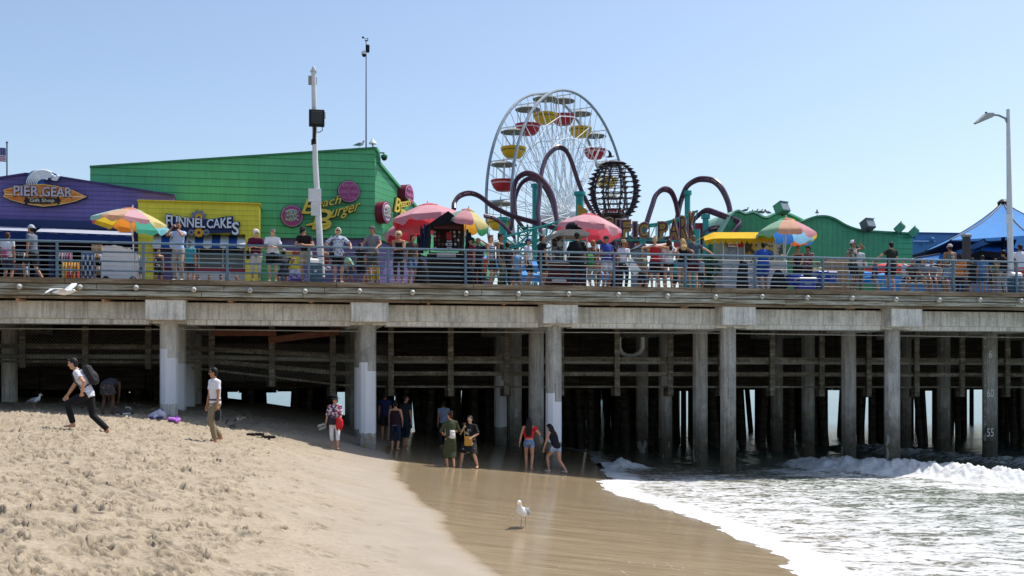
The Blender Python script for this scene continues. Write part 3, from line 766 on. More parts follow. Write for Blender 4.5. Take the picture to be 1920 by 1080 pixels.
def awning(u0, u1, t0, t1, m0, m1, h, name='awning'):
    # white sloping roof panel and a navy valance
    a0, a1 = L(u0+12, t0, D0-.2), L(u1+2, t1, D0-.2); b0, b1 = L(u0, m0, D0-1.9), L(u1, m1, D0-1.9)
    t = MB(); t.prism([a0, a1, b1, b0], (0, 0, -.03)); t.build('awning', fabric('#c9ccd8', .3), shop)
    v = MB(); n = 24; vs = []
    for i in range(n+1):
        p = b0.lerp(b1, i/n) + Vector((0, .02*math.sin(i*1.7), 0)); vs += [p, p+Vector((0, 0, -h))]
    for i in range(n): v.quad(vs[2*i], vs[2*i+1], vs[2*i+3], vs[2*i+2])
    v.tube([b0, b1], .02, 6); v.build('valance', fabric('#223a74', .15), shop, True)
    g = MB(); g.quad(a0, b0, b0+Vector((0,0,-h))); g.quad(a1, b1, b1+Vector((0,0,-h))); g.build('awning_end', fabric('#223a74', .15), shop)
awning(-120, 61, 419, 427, 428, 434.5, .32); awning(66, 249, 427, 434, 435, 442, .33)
# surfboard sign
sg = pthing('surfboard_sign', 'surfboard shaped wooden sign with silver letters on the purple shop', 'sign', S(84, D0-.2), D0-.2, Z(84, 366, D0-.2))
org = Vector((S(84, D0-.2), D0-.2, Z(84, 366, D0-.2)))
def on(u, v, dd=0): return L(u, v, D0-.2) - org + Vector((0, -dd, 0))
OUT = [(6,356),(25,351),(47,346.5),(80,345),(108,349),(136,356.5),(163,369),(141,378),(112,384),(82,387.5),(47,382.5),(23,376),(6,369),(9,363)]
mb = MB(); mb.prism([on(84+(u-84)*1.02, 366+(v-366)*1.07, 0) for u, v in OUT], (0,.18,0)); mb.build('backing', mat('#1d2238', .5), sg)
mb = MB(); mb.prism([on(u, v, .03) for u, v in OUT], (0,.028,0)); mb.build('board_edge', mat('#e6d08a', .5), sg)
mb = MB(); mb.prism([on(84+(u-84)*.975, 366+(v-366)*.93, .045) for u, v in OUT], (0,.014,0)); mb.build('board', patt('surfboard_wood', '#c9702f', ['#dd9a4e'], 6, .5, 'noise', (.4,1,5)), sg)
mb = MB(); mb.beam(on(10,364.5,.055), on(158,370,.055), .01, .03); mb.build('stringer', mat('#f0dfb0', .5), sg)
def arc_text(mb, t, u0, u1, vt, vb, dd, th, bold, onf, mi=0, curve=lambda x: (0, 1), shear=0):
    vs, fs, x0, x1, y0, y1 = text_mesh(t, .1, bold); out = []
    for (a, b, c) in vs:
        X = (a-x0)/(x1-x0); Y = (b-y0)/(y1-y0); dv, sc = curve(X)
        out.append(onf(u0+X*(u1-u0)+shear*(Y-.5), vb+dv-(Y*(vb-vt))*sc, dd + c/.1*th/2))
    mb.add(out, fs, mi)
for w_, nm, hx, dd, bo in ((0, 'letters', '#b9b6c4', .10, .015), (1, 'letter_shadow', '#5a2338', .06, .045)):
    mb = MB(); arc_text(mb, 'PIER', 27-w_, 74+w_, 349-w_, 368+w_, dd, .06, bo, on, curve=lambda x: (x*.6, 1)); arc_text(mb, 'GEAR', 80-w_, 136+w_, 351-w_, 369+w_, dd, .06, bo, on, curve=lambda x: (x*1.4, 1))
    mb.build(nm, mat(hx, .4, var=.15, scale=6), sg)
mb = MB(); mb.prism([on(80+35*math.cos(a)*(1 if abs(math.cos(a)) < .8 else 1.0), 377+5.6*math.sin(a), .075) for a in [2*math.pi*i/24 for i in range(24)]], (0,.03,0))
for u in (50, 110):
    for dv in (-4.5, 4.5): mb.tube([on(u, 377+dv, .10), on(u, 377+dv, .05)], .05, 8)
mb.build('skateboard', mat('#1f2626', .5), sg)
mb = MB(); arc_text(mb, 'Gift Shop', 57, 103, 373, 381.5, .09, .02, .01, on); mb.build('small_lettering', mat('#c9c4ae', .5), sg)
wv = pthing('wave_emblem', 'cut out curling blue and white wave above the surfboard sign', 'emblem', org.x, org.y, org.z)
WVO = [(48,345),(48,335),(52.5,326),(61,320.6),(73,318),(84,319),(96.5,322.5),(106,327),(111.5,332),(109,338.5),(101,339.5),(94,336.5),(89,332),(84,330.5),(81,335.6),(84,341),(88.6,345)]
mb = MB(); mb.prism([on(u, v, .02) for u, v in WVO], (0,.1,0)); mb.build('wave_body', mat('#1e4f93', .5, var=.1), wv)
mb = MB()
for i in range(7):
    t = i/6; pts = []
    for j in range(9):
        q = j/8; ang = math.pi*(1.02-.72*q); cx, cy = 80, 346; rx = 30-17*t; ry = 26-15*t
        pts.append(on(cx+rx*math.cos(ang)+2*t, cy-ry*math.sin(ang)*1.02, .05))
    mb.tube(pts, [.012+.035*min(1,j/5)*(1-t*.4) for j in range(9)], 5)
for u, v in ((98,329),(103,332),(107,334),(100,336),(105,337),(94,331),(109,331)): mb.ball(on(u, v, .04), (.07,.05,.06), 8, 5)
mb.build('foam_streaks', mat('#e8edf2', .6), wv, True)

# ---------- yellow cake kiosk ----------
D1 = 9.6
kio = thing('cake_kiosk', 'yellow clapboard kiosk with striped awning and serving windows', 'kiosk', PW(0,0,0), TH)
mb = MB(); pxbox(mb, 259, 381, 487, 437, D1, 1.28); mb.build('header_wall', M_YELL, kio)
mb = MB(); pxbox(mb, 259, 437.02, 287, 560, D1+.001, 1.2, zlo=DECK); mb.build('wall_pier', M_YELL, kio)
mb = MB(); pxbox(mb, 460, 437.02, 487, 560, D1+.001, 1.2, zlo=DECK); mb.build('wall_pier', M_YELL, kio)
mb = MB(); pxbox(mb, 257, 377.5, 489, 381, D1-.04, 1.3, bev=.01); mb.build('coping', mat('#c9b21c', .6), kio)
mb = MB(); pxbox(mb, 287, 460, 460, 503, D1+.75, .05); mb.build('window', mat('#3d4448', .15, var=.5, scale=1.6, spec=.6), kio)
mb = MB(); pxbox(mb, 287, 503, 460, 508.5, D1+.60, .2); mb.build('counter', mat('#a83848', .5), kio)
mb = MB(); pxbox(mb, 287, 508.5, 460, 560, D1+.65, .15, zlo=DECK); mb.build('counter_front', mat('#d8d9dc', .6), kio)
for u in (289, 331, 373, 418, 458): mb = MB(); pxbox(mb, u-1, 458, u+1, 503, D1+.68, .06); mb.build('mullion', M_WHITE, kio)
mb = MB(); pxbox(mb, 292, 478, 329, 499, D1+.64, .03); mb.build('menu_board', patt('green_menu', '#2f6b50', ['#7fa08a'], 9, .56, 'noise', (1,1,4)), kio)
mb = MB(); pxbox(mb, 357, 484, 371, 500, D1+.64, .03); mb.build('menu_board', patt('orange_menu', '#b5603c', ['#d9a58a'], 12, .55), kio)
for i in range(11):
    u0 = 286+i*(460-286)/11; u1 = 286+(i+1)*(460-286)/11; mb = MB()
    a, b_ = L(u0+1, 441, D1+.5), L(u1+1, 441, D1+.5); c, e = L(u0, 460, D1-.45), L(u1, 460, D1-.45)
    mb.prism([a, b_, e, c], (0,.012,-.02))
    q = [c+(e-c)*t/6 for t in range(7)]; low = [p+Vector((0,0,-.07-.05*math.sin(math.pi*t/6))) for t, p in enumerate(q)]
    mb.prism([q[0]]+[q[-1]]+low[::-1], (0,.012,0)); mb.build('awning_stripe', fabric('#2a5aa8' if i % 2 else '#dfe2e4', .2), kio)
for i in range(5): mb = MB(); p = L(300+i*36, 463.5, D1+.35); mb.lathe([(.02,.06),(.11,.0),(.11,-.02)], 10, p); mb.build('downlight', M_WHITE, kio)
org = Vector((S(372, D1-.12), D1-.12, Z(372, 420, D1-.12)))
def on(u, v, dd=0): return L(u, v, D1-.12) - org + Vector((0, -dd, 0))
sg = pthing('cake_sign', 'blue sign with white lettering and gears on the yellow kiosk', 'sign', org.x, org.y, org.z)
mb = MB(); mb.prism([on(u, v, .0) for u, v in ((310,402),(330,407),(358,411),(372,412),(400,410),(422,406),(437,405),(437,415),(450,416),(450,423),(447,428),(447,436),(442,441),(433,441),(432,436),(400,437),(372,438),(330,434),(314,432),(316,422)) ], (0,.1,0)); mb.build('backing', mat('#1f3266', .5), sg)
bow = lambda k: (lambda x: (0, 1+k*(2*x-1)**2))
for w_, nm, hx, dd, bo in ((0, 'letters', '#dfe4ee', .10, .02), (1.2, 'letter_outline', '#141d3c', .04, .05)):
    mb = MB(); arc_text(mb, 'FUNNEL', 312-w_, 385+w_, 411-w_, 428+w_, dd, .06, bo, on, curve=lambda x: (-2*(1-x), 1.0+.38*(1-x)**1.5))
    arc_text(mb, 'CAKE', 388-w_, 434+w_, 412-w_, 428.5+w_, dd, .06, bo, on, curve=lambda x: (0, 1.0+.26*x)); arc_text(mb, 'S', 435-w_, 448.5+w_, 417-w_, 441+w_, dd, .06, bo, on)
    mb.build(nm, mat(hx, .4), sg)
def gear(mb, u, v, r, dd, teeth=9):
    pts = []
    for i in range(teeth*4):
        a = 2*math.pi*i/(teeth*4); rr = r*(1.0 if (i//2) % 2 else .8); c = on(u, v, dd); k = 1/48.5
        pts.append(c+Vector((rr*k*math.cos(a), 0, rr*k*math.sin(a))))
    mb.prism(pts, (0,.04,0))
for u, v, r, hx, dd in ((372,408,15,'#77808e',-.02),(373,407.5,7,'#e8a52a',.06),(373,436.5,9,'#e8a52a',.07),(359,436,6.5,'#7c8793',.06),(387,436,6.5,'#7c8793',.06)):
    mb = MB(); gear(mb, u, v, r, dd); mb.build('gear', mat(hx, .5), sg)
for u, v, r in ((373,407.5,2),(373,436.5,2.6),(359,436,2),(387,436,2)):
    mb = MB(); c = on(u, v, .10); mb.tube([c, c+Vector((0,.05,0))], r/48.5, 10); mb.build('gear_hub', mat('#30364a', .5), sg)

# ---------- green burger hall ----------
D2 = 10.9
hall = thing('burger_hall', 'large green boarded hall with purple shutters and sloping roofline', 'building', PW(0,0,0), TH)
C0 = L(703, 278, D2); WA = R(60); wd = Vector((math.cos(WA), math.sin(WA), 0)); wn = Vector((math.sin(WA), -math.cos(WA), 0))
mb = MB(); poly([(169,313),(703,278),(703,446),(169,446)], D2, .3, mb); mb.build('front_wall', M_GREEN, hall)
mb = MB(); poly([(330,446.1),(526,446.1),(526,600),(330,600)], D2+.001, .3, mb); mb.build('front_wall_lower', M_GREEN, hall)
mb = MB(); poly([(526,446.1),(703,446.1),(703,600),(526,600)], D2+.22, .08, mb); mb.build('shutter', boards('#6a5c90', .16, axis=0, dark=.7), hall)
mb = MB(); poly([(168,310.5),(704,275),(704,278.5),(168,314)], D2-.07, .45, mb); mb.build('roof_trim', mat('#3f8259', .6), hall)
def wall_pt(u, v, off=0):
    # on the receding side wall: find the point along the wall under image column u
    lo, hi = 0, 60
    for _ in range(50):
        t = (lo+hi)/2; p = C0 + wd*t
        uu = 960+F*PW(p.x, p.y).x/PW(p.x, p.y).y
        if uu < u: lo = t
        else: hi = t
    p = C0 + wd*t + wn*off; z = CZ+(700-v)*YS(p.x, p.y)/F
    return Vector((p.x, p.y, z))
mb = MB(); top = [(703,278),(708,286),(709,305),(745,348),(778,387),(805,412),(870,440),(925,470)]
pts = [wall_pt(u, v) for u, v in top]; e1 = pts[-1]; 
mb.prism(pts+[Vector((e1.x, e1.y, 8.3)), Vector((C0.x, C0.y, Z(703,446,D2)))], -wn*.3); mb.build('side_wall', M_GREENR, hall)
mb = MB(); mb.prism([Vector((C0.x, C0.y, Z(703,446,D2)-.01)), Vector((e1.x, e1.y, 8.29)), Vector((e1.x, e1.y, DECK)), Vector((C0.x, C0.y, DECK))], -wn*.2); mb.v = [tuple(Vector(p)-wn*.12) for p in mb.v]
mb.build('side_shutter', boards('#6a5c90', .16, axis=0, dark=.7), hall)
mb = MB()
for i in range(len(pts)-1): mb.beam(pts[i]+wn*.03, pts[i+1]+wn*.03, .12, .12)
mb.build('barge_board', mat('#55a87a', .6), hall)
rz = [L(169, 313, D2)+Vector((0,.3,-.05)), L(703, 278, D2)+Vector((-.2,.3,-.05))]
mb = MB(); mb.quad(rz[0], rz[1], Vector((pts[4].x-.3, pts[4].y, pts[4].z-.1)), Vector((rz[0].x, pts[4].y+4, 10.3))); mb.build('roof', M_ROOF, hall)
# burger signs
def burger_sign(root, th, wide):
    k = 1/46.3
    def q(u, v, dd=0): return Vector(((u-610)*k, -dd, (400-v)*k))
    def disc(name, u, v, r, mm, dd, t): mb = MB(); c = q(u, v, dd); mb.tube([c, c+Vector((0,t,0))], r*k, 28); mb.build(name, mm, root, 30)
    for u, v in ((549,406.5),(653.5,358)):
        disc('disc_rim', u, v, 21, mat('#3a2030' if not wide else '#7a2038', .5), 0, th)
        disc('disc_line', u, v, 19.6, mat('#e9cfe0', .5), .012, .012)
        disc('disc', u, v, 18.8, mat('#9c4c7c', .5, var=.12), .024, .012)
    disc('disc_picture', 549, 406.5, 15.6, mat('#d9d0d8' if wide else '#a8437f', .6, var=.1), .036, .012)
    mb = MB()
    for j, (dv, w_, h_) in enumerate(((-6,13,6.5),(0,14.5,1.6),(3,14,1.5),(7,13,3.5))):
        c = q(549, 406.5+dv, .05); mb.ball(c, (w_*k, .02, h_*k), 14, 6)
    mb.build('burger_relief', patt('burger_print', '#a9b3a6', ['#6a4a58'], 16, .54), root, True)
    for t, v, h, w_ in (('BURGERS',347,5.5,24),('&',352.5,3,3),('GARLIC FRIES',359,5.5,32),('&',364.5,3,3),('HOT DOGS',370,5.5,24)):
        mb = MB(); c = q(653.5, v); text(mb, t, c.x, c.z, w_*k, h*k, y=-.045, th=.02, bold=.01); mb.build('disc_lettering', mat('#d98ab8', .6), root)
    for nm, hx, y, bo, g in (('letter_outline', '#26301f', -.10, .05, .98), ('letters', '#d9c24a', -.16, .01, .93)):
        mb = MB()
        for t, u, v, w_, h_, sh, sl in (('B',582,389,24,30,.35,-.02),('each',617,379,48,18,.3,.22),('B',607,413,36,42,.3,-.05),('urger',646,398,56,24,.3,.30)):
            c = q(u, v); text(mb, t, c.x, c.z, w_*k*g, h_*k*g, y=y, th=.06, bold=bo, shear=sh, slope=sl)
        e = .03 if nm == 'letter_outline' else 0
        mb.tube([q(575,424,-y), q(590,421,-y), q(604,423,-y), q(618,420,-y)], [.04+e,.07+e,.08+e,.04+e], 8)
        mb.build(nm, mat(hx, .45), root)
p = L(610, 400, D2-.16); t = pthing('burger_sign', 'yellow script burger sign with two magenta discs on the green front wall', 'sign', p.x, p.y, p.z); burger_sign(t, .14, False)
p = wall_pt(736, 400, .36); t = pthing('burger_sign', 'foreshortened burger sign with thick discs on the sunlit green side wall', 'sign', p.x, p.y, p.z, rot=WA); burger_sign(t, .34, True)
# painted poster panels before the shutters
for u0, v0, u1, v1, base, sp in ((540,471,560,480,'#9a4a30',['#c9a24e']),(540,480,560,504,'#e3cf4a',['#c9b030']),(545,504,562,515,'#c9ccd6',['#9aa0b8']),(545,513,578,526,'#54408a',['#9a8fc0']),(640,480,700,500,'#5d6a78',['#6f7d8c']),(693,497,706,526,'#e3cf2a',['#d8b820'])):
    p = L((u0+u1)/2, v1, 6.0); t = pthing('poster_stand', 'printed poster panel standing before the purple shutters' , 'poster', p.x, 6.0, DECK, 'poster panels by the shutters')
    mb = MB(); w2 = (u1-u0)/54/2+.12; mb.bbox((-w2,0,p.z-DECK), (w2,.04,Z(u0,v0,6.0)-DECK), .01); mb.build('panel', patt('poster_print', base, sp, 5, .52), t)
    mb = MB(); mb.box((-w2,.05,0), (-w2+.04,.09,p.z-DECK+.1)); mb.box((w2-.04,.05,0), (w2,.09,p.z-DECK+.1)); mb.build('stand', M_BLACK, t)
# ---------- roof gear ----------
p = L(686.5, 276, D2+1.2); mast = pthing('weather_mast', 'thin weather mast with wind gauge and dome camera on the green roof', 'mast', p.x, p.y, p.z-.5)
kk = YS(p.x, p.y)/F
def mz(v): return (276-v)*kk+.5
mb = MB(); mb.tube([(0,0,0),(0,0,mz(82))], [.035,.02], 7); mb.build('pole', mat('#6e7684', .4, .5), mast, True)
mb = MB(); mb.bbox((-.02,-.09,mz(98)), (.14,.09,mz(84)), .03); mb.build('sensor_box', M_BLACK, mast)
mb = MB(); mb.lathe([(.02,.14),(.09,.1),(.12,0),(.11,-.03)], 12, (-.09,0,mz(101))); mb.build('camera_hood', M_WHITE, mast, True)
mb = MB(); mb.ball((-.09,0,mz(103.5)), .085, 10, 6); mb.build('camera_dome', M_BLACK, mast, True)
mb = MB(); mb.tube([(0,0,mz(82)),(0,0,mz(73)),(-.12,0,mz(71))], .014, 6); mb.ball((-.13,.0,mz(70.5)), .05, 8, 5); mb.ball((.06,-.05,mz(73)), .03, 8, 5); mb.ball((-.03,.04,mz(76)), .03, 8, 5)
mb.prism([(.0,0,mz(78)),(.09,0,mz(76)),(.09,0,mz(74)),(0,0,mz(76))], (0,.01,0)); mb.build('wind_gauge', M_BLACK, mast)
p = L(699, 279, D2+.6); t = pthing('roof_light', 'small white hooded light on a stalk at the green roof corner', 'light', p.x, p.y, p.z-.1)
mb = MB(); mb.tube([(0,0,0),(0,0,.32)], .025, 6); mb.build('stalk', M_BLACK, t); mb = MB(); mb.lathe([(.17,.30),(.15,.36),(.07,.44),(.03,.52)], 12); mb.build('hood', M_WHITE, t, True)
p = wall_pt(710, 296, .25); t = pthing('dome_camera', 'dark dome camera bracketed to the corner of the green hall', 'camera', p.x, p.y, p.z)
mb = MB(); mb.lathe([(.05,.16),(.13,.1),(.14,0)], 12); mb.beam((0,0,.2),(-.3,.25,.25),.04,.05); mb.build('bracket', mat('#1f6e45', .5), t); mb = MB(); mb.ball((0,0,0), .12, 10, 6); mb.build('dome', M_BLACK, t, True)
# ---------- flag ----------
p = L(13, 334, 13); t = pthing('flagpole', 'slim flagpole rising above the purple shop roof', 'flagpole', p.x, 13, p.z-1.5)
kk = YS(p.x, 13)/F; mb = MB(); mb.tube([(0,0,0),(0,0,1.5+66*kk)], .03, 7); mb.ball((0,0,1.5+67*kk), .05, 8, 5); mb.build('pole', mat('#6b7078', .4, .3), t)
m, nt, b = newmat('flag_cloth'); o = tcoord(nt, 'UV'); xy = sepxyz(nt, o)
st = mth(nt, 'GREATER_THAN', mth(nt, 'FRACT', mth(nt, 'MULTIPLY', xy[1], 6.5)), .5)
cc = mixc(nt, st, lin('#b03040'), (.75,.75,.75)); can = mth(nt, 'MULTIPLY', mth(nt, 'LESS_THAN', xy[0], .42), mth(nt, 'GREATER_THAN', xy[1], .46))
v = nt.nodes.new('ShaderNodeTexVoronoi'); v.inputs['Scale'].default_value = 14; v.inputs['Randomness'].default_value = 0; nt.links.new(o, v.inputs['Vector'])
cb = mixc(nt, mth(nt, 'LESS_THAN', v.outputs['Distance'], .22), lin('#2b3a72'), (.7,.7,.75))
nt.links.new(mixc(nt, can, cc, cb), b.inputs['Base Color']); b.inputs['Roughness'].default_value = .8
fl = pthing('flag', 'stars and stripes flag flying from the slim pole', 'flag', p.x, 13, p.z+30*kk)
W_, H_ = .95, 26*kk; n = 16; vs = []; fs = []
for i in range(n+1):
    for j in (0, .5, 1): x = i/n; vs.append((-.04-x*W_, .09*math.sin(x*9)*x**.5, j*H_ - .16*x*x + .03*math.sin(x*7)))
for i in range(n):
    for j in range(2): a = i*3+j; fs.append((a, a+1, a+4, a+3))
mb = MB(); mb.add(vs, fs); me = mb.mesh('cloth'); me.materials.append(m); uv = me.uv_layers.new()
for l in me.loops: i, j = divmod(l.vertex_index, 3); uv.data[l.index].uv = (i/n, j/2)
sm(me); link('cloth', me, fl)
# ---------- green wavy hall, right ----------
D3 = 21
wav = thing('wavy_hall', 'green hall with a rolling wave shaped roofline on the right', 'building', PW(0,0,0), TH)
def smooth(pts, n=4):
    out = []
    for i in range(len(pts)-1):
        p0 = pts[max(0,i-1)]; p1 = pts[i]; p2 = pts[i+1]; p3 = pts[min(len(pts)-1,i+2)]
        for k in range(n):
            t = k/n; out.append(tuple(.5*((2*p1[c])+(-p0[c]+p2[c])*t+(2*p0[c]-5*p1[c]+4*p2[c]-p3[c])*t*t+(-p0[c]+3*p1[c]-3*p2[c]+p3[c])*t**3) for c in range(len(p1))))
    out.append(tuple(pts[-1])); return out
top = smooth([(1507,417),(1527,408.5),(1547,407),(1565,412),(1587,424.5),(1613,433),(1647,436),(1683,438)])
mb = MB(); poly([(1507,600)]+top+[(1683,600)], D3, 6, mb); mb.build('wave_wall', boards('#55ab76', .3, axis=0, shear=0.0, dark=.7), wav)
mb = MB(); poly([(1683,437.5),(1711,440),(1711,600),(1683,600)], D3-.01, 5, mb); mb.build('end_wall', M_GREEN, wav)
mb = MB(); pp = [L(u, v, D3-.1) for u, v in top]+[L(1711,439.5,D3-.1)]
for i in range(len(pp)-1): mb.beam(pp[i]+Vector((0,.3,.05)), pp[i+1]+Vector((0,.3,.05)), .7, .1)
mb.build('roof_edge', mat('#4a9468', .6), wav)
top = smooth([(1340,460),(1357,430),(1370,407),(1383,398),(1397,404),(1413,401),(1435,411),(1453,404),(1473,403),(1490,409),(1512,420)])
mb = MB(); poly([(1340,600)]+top+[(1512,600)], D3+4, 6, mb); mb.build('rear_wave_wall', boards('#50a070', .35, axis=0, dark=.75), wav)
pp = [L(u, v, D3+4) for u, v in top]; mb = MB()
for i in range(len(pp)-1): mb.beam(pp[i]+Vector((0,2.5,.10)), pp[i+1]+Vector((0,2.5,.10)), 5.2, .1)
mb.build('scalloped_roof', mat('#9fd0b4', .5), wav)
mb = MB(); p = L(1618, 497, D3-.03); text(mb, 'n', p.x, p.z, .55, .42, y=p.y, th=.04, bold=.03); mb.build('lettering', M_WHITE, wav)
def flood(u, v, wpx, hpx, yaw, label, green=True, pitch=-25):
    d = D3-.4; p = L(u, v, d); k = YS(p.x, d)/F; w2, h2 = wpx*k/2, hpx*k/2
    t = pthing('floodlight', label, 'floodlight', p.x, d, p.z-h2-.15, 'floodlights on the wavy green hall')
    M = Matrix.Translation((0,0,h2+.15)) @ Matrix.Rotation(R(yaw), 4, 'Z') @ Matrix.Rotation(R(pitch), 4, 'X')
    mb = MB(); mb.bbox((-w2,-.22,-h2), (w2,.3,h2), .04, M=M); mb.build('housing', mat('#5aa57c' if green else '#6a6c6a', .5), t)
    mb = MB(); mb.box((-w2*.85,-.235,-h2*.8), (w2*.85,-.222,h2*.8), M=M); mb.build('lens', mat('#8a9498', .3, var=.5, scale=14, stretch=(3,1,1)), t)
    mb = MB(); mb.bbox((-w2*1.02,-.3,h2*.98), (w2*1.02,.3,h2*1.08), .01, M=M); mb.build('top_plate', mat('#a9c9b8' if green else '#cfc4bb', .5), t)
    mb = MB(); mb.tube([(0,0,0),(0,0,h2+.1)], .05, 6); mb.build('bracket', M_BLACK, t)
flood(1467, 391, 25, 19, 25, 'large green framed floodlight on the left crest of the wavy roof')
flood(1628, 422, 22, 18, 15, 'grey floodlight halfway down the wave of the green roof', False)
flood(1688, 427, 17, 13, 60, 'tilted green floodlight left of the pair at the roof end', True, -45)
flood(1714, 435, 17, 13, 60, 'tilted green floodlight at the far right roof end', True, -45)
p = L(1540, 408, D3); t = pthing('roof_vane', 'small dark finial on a thin stalk over the wavy roof', 'finial', p.x, D3+.5, p.z-.1)
mb = MB(); mb.tube([(0,0,0),(0,0,.5)], .015, 6); mb.lathe([(.13,.42),(.05,.5),(.02,.62)], 8); mb.build('finial', M_BLACK, t)
# blue hall
bh = thing('blue_hall', 'low flat roofed blue building beyond the green hall', 'building', PW(0,0,0), TH)
mb = MB(); poly([(1711,437),(1980,441),(1980,600),(1711,600)], D3+3, 6, mb); mb.build('wall', mat('#5585bb', .6, var=.08, scale=1), bh)
mb = MB(); poly([(1709,435),(1980,439),(1980,441.2),(1709,437.2)], D3+2.9, 6.2, mb); mb.build('coping', mat('#34609c', .6), bh)
mb = MB(); mb.tube([L(1711,453,D3+2.8), L(1753,453,D3+2.8)], .06, 6); mb.tube([L(1731,453,D3+2.8), L(1731,463,D3+2.8)], .06, 6); mb.ball(L(1748,449,D3+2.75), .14, 8, 6); mb.build('pipe_bracket', mat('#4a7ab5', .5), bh)
mb = MB(); poly([(1296,418),(1322,418),(1322,470),(1296,470)], 26, 3, mb); t = mb.build('ticket_hut', mat('#b0404e', .6, var=.1)); t.location = PW(0,0,0); t.rotation_euler = (0,0,TH); props(t, 'plain red hut wall beyond the park sign', 'hut')
# ---------- observation wheel ----------
M_RIM = mat('#9aa3ab', .35, .2, var=.15); M_SPOKE = mat('#dfe3e6', .5, var=.06)
HUB = WP(1056, 405, 120); WR = 13.0; WAN = R(58.6)
pv = Vector((math.cos(WAN), math.sin(WAN), 0)); axv = Vector((math.sin(WAN), -math.cos(WAN), 0))
whl = thing('observation_wheel', 'tall white spoked wheel with red and yellow gondolas', 'ferris wheel', HUB, WAN)
# local frame: X along the wheel plane, -Y along the axle towards the viewer, Z up
GAP = 1.45
def rp_(a, r, y): return (r*math.sin(a), y, r*math.cos(a))
for y in (-GAP, GAP):
    mb = MB(); mb.tube([rp_(2*math.pi*i/80, WR, y) for i in range(80)], .155, 8, closed=True); mb.build('rim', M_RIM, whl, True)
    mb = MB(); mb.tube([rp_(2*math.pi*i/60, WR*.62, y*1.0) for i in range(60)], .05, 5, closed=True); mb.build('brace_ring', M_SPOKE, whl)
    for i in range(20):
        mb = MB(); a = 2*math.pi*(i+.5)/20; da = 2*math.pi/40
        for sgn in (-1, 1):
            mb.tube([rp_(a, .9, y*.45), rp_(a+sgn*da*.9, WR*.62, y*.9), rp_(a+sgn*da, WR-.2, y)], [.05,.042,.04], 5)
            mb.tube([rp_(a+sgn*da*2, .9, y*.9), rp_(a-sgn*da*.4, WR-.2, y)], .035, 4)
        mb.tube([rp_(a-da, WR*.8, y), rp_(a+da, WR*.8, y)], .035, 4)
        mb.tube([rp_(a-da, WR*.62, y), rp_(a+da, WR*.8, y)], .03, 4); mb.build('spoke', M_SPOKE, whl)
for i in range(20):
    a = 2*math.pi*i/20; mb = MB(); mb.tube([rp_(a, WR*.995, -GAP), rp_(a, WR*.995, GAP)], .06, 6); mb.build('cross_tie', M_SPOKE, whl); mb = MB(); mb.tube([rp_(a, WR*.8, -GAP), rp_(a, WR*.62, GAP), rp_(a, WR*.62, -GAP)], .035, 5); mb.build('cross_brace', M_SPOKE, whl)
mb = MB(); mb.tube([(0,-2.6,0),(0,2.6,0)], .55, 14); mb.tube([(0,-1.0,0),(0,-.7,0)], 1.1, 20); mb.tube([(0,.7,0),(0,1.0,0)], 1.1, 20); mb.build('hub', M_SPOKE, whl, True)
for y in (-2.7, 2.7):
    for sx in (-1, 1): mb = MB(); mb.tube([(0,y,0),(sx*7.5,y*1.5,DECK-HUB.z)], .32, 8); mb.build('support_leg', M_SPOKE, whl, True)
M_GR = mat('#b02733', .4, var=.12); M_GY = mat('#dcae1c', .4, var=.12); M_CAN = mat('#8b8a82', .7, var=.2)
protos = {}
def gondola(i):
    a = 2*math.pi*i/20; red = i % 2 == 0; pos = rp_(a, WR*.975, 0)
    if red not in protos:
        tub = MB(); tub.lathe([(.25,-2.95),(.75,-2.9),(1.05,-2.6),(1.22,-2.15),(1.30,-1.95),(1.30,-1.88),(1.18,-1.88),(1.1,-2.1),(.9,-2.3)], 18)
        seat = MB(); seat.tube([(.95*math.cos(q), .95*math.sin(q), -1.98) for q in [2*math.pi*j/16 for j in range(16)]], .14, 6, closed=True)
        can = MB(); can.lathe([(1.28,-.42),(1.30,-.36),(.9,-.16),(.3,-.03),(.05,.05)], 18)
        pol = MB(); pol.tube([(0,0,-2.7),(0,0,.35)], .06, 6)
        for q in range(5): an = 2*math.pi*q/5; pol.tube([(1.15*math.cos(an),1.15*math.sin(an),-1.9),(1.1*math.cos(an),1.1*math.sin(an),-.4)], .03, 5)
        tri = MB()
        tri.lathe([(1.20,-2.26),(1.235,-2.14),(1.24,-2.13),(1.21,-2.26)], 18, cap=False)
        protos[red] = [(n, b_.mesh(n), mm) for n, b_, mm in (('tub', tub, M_GR if red else M_GY), ('seat_ring', seat, M_BLACK), ('canopy', can, M_CAN), ('frame', pol, M_SPOKE), ('emblem', tri, mat('#d9b0b4' if red else '#8d7430', .5)))]
        for n, me, mm in protos[red]:
            me.materials.append(mm)
            if n in ('tub', 'canopy'): sm(me)
    P = protos[red]; g = link('gondola', P[0][1], whl, pos)
    g['label'] = 'red tub gondola' if red else 'yellow tub gondola'
    for n, me, mm in P[1:]: link(n, me, g)
for i in range(20): gondola(i)
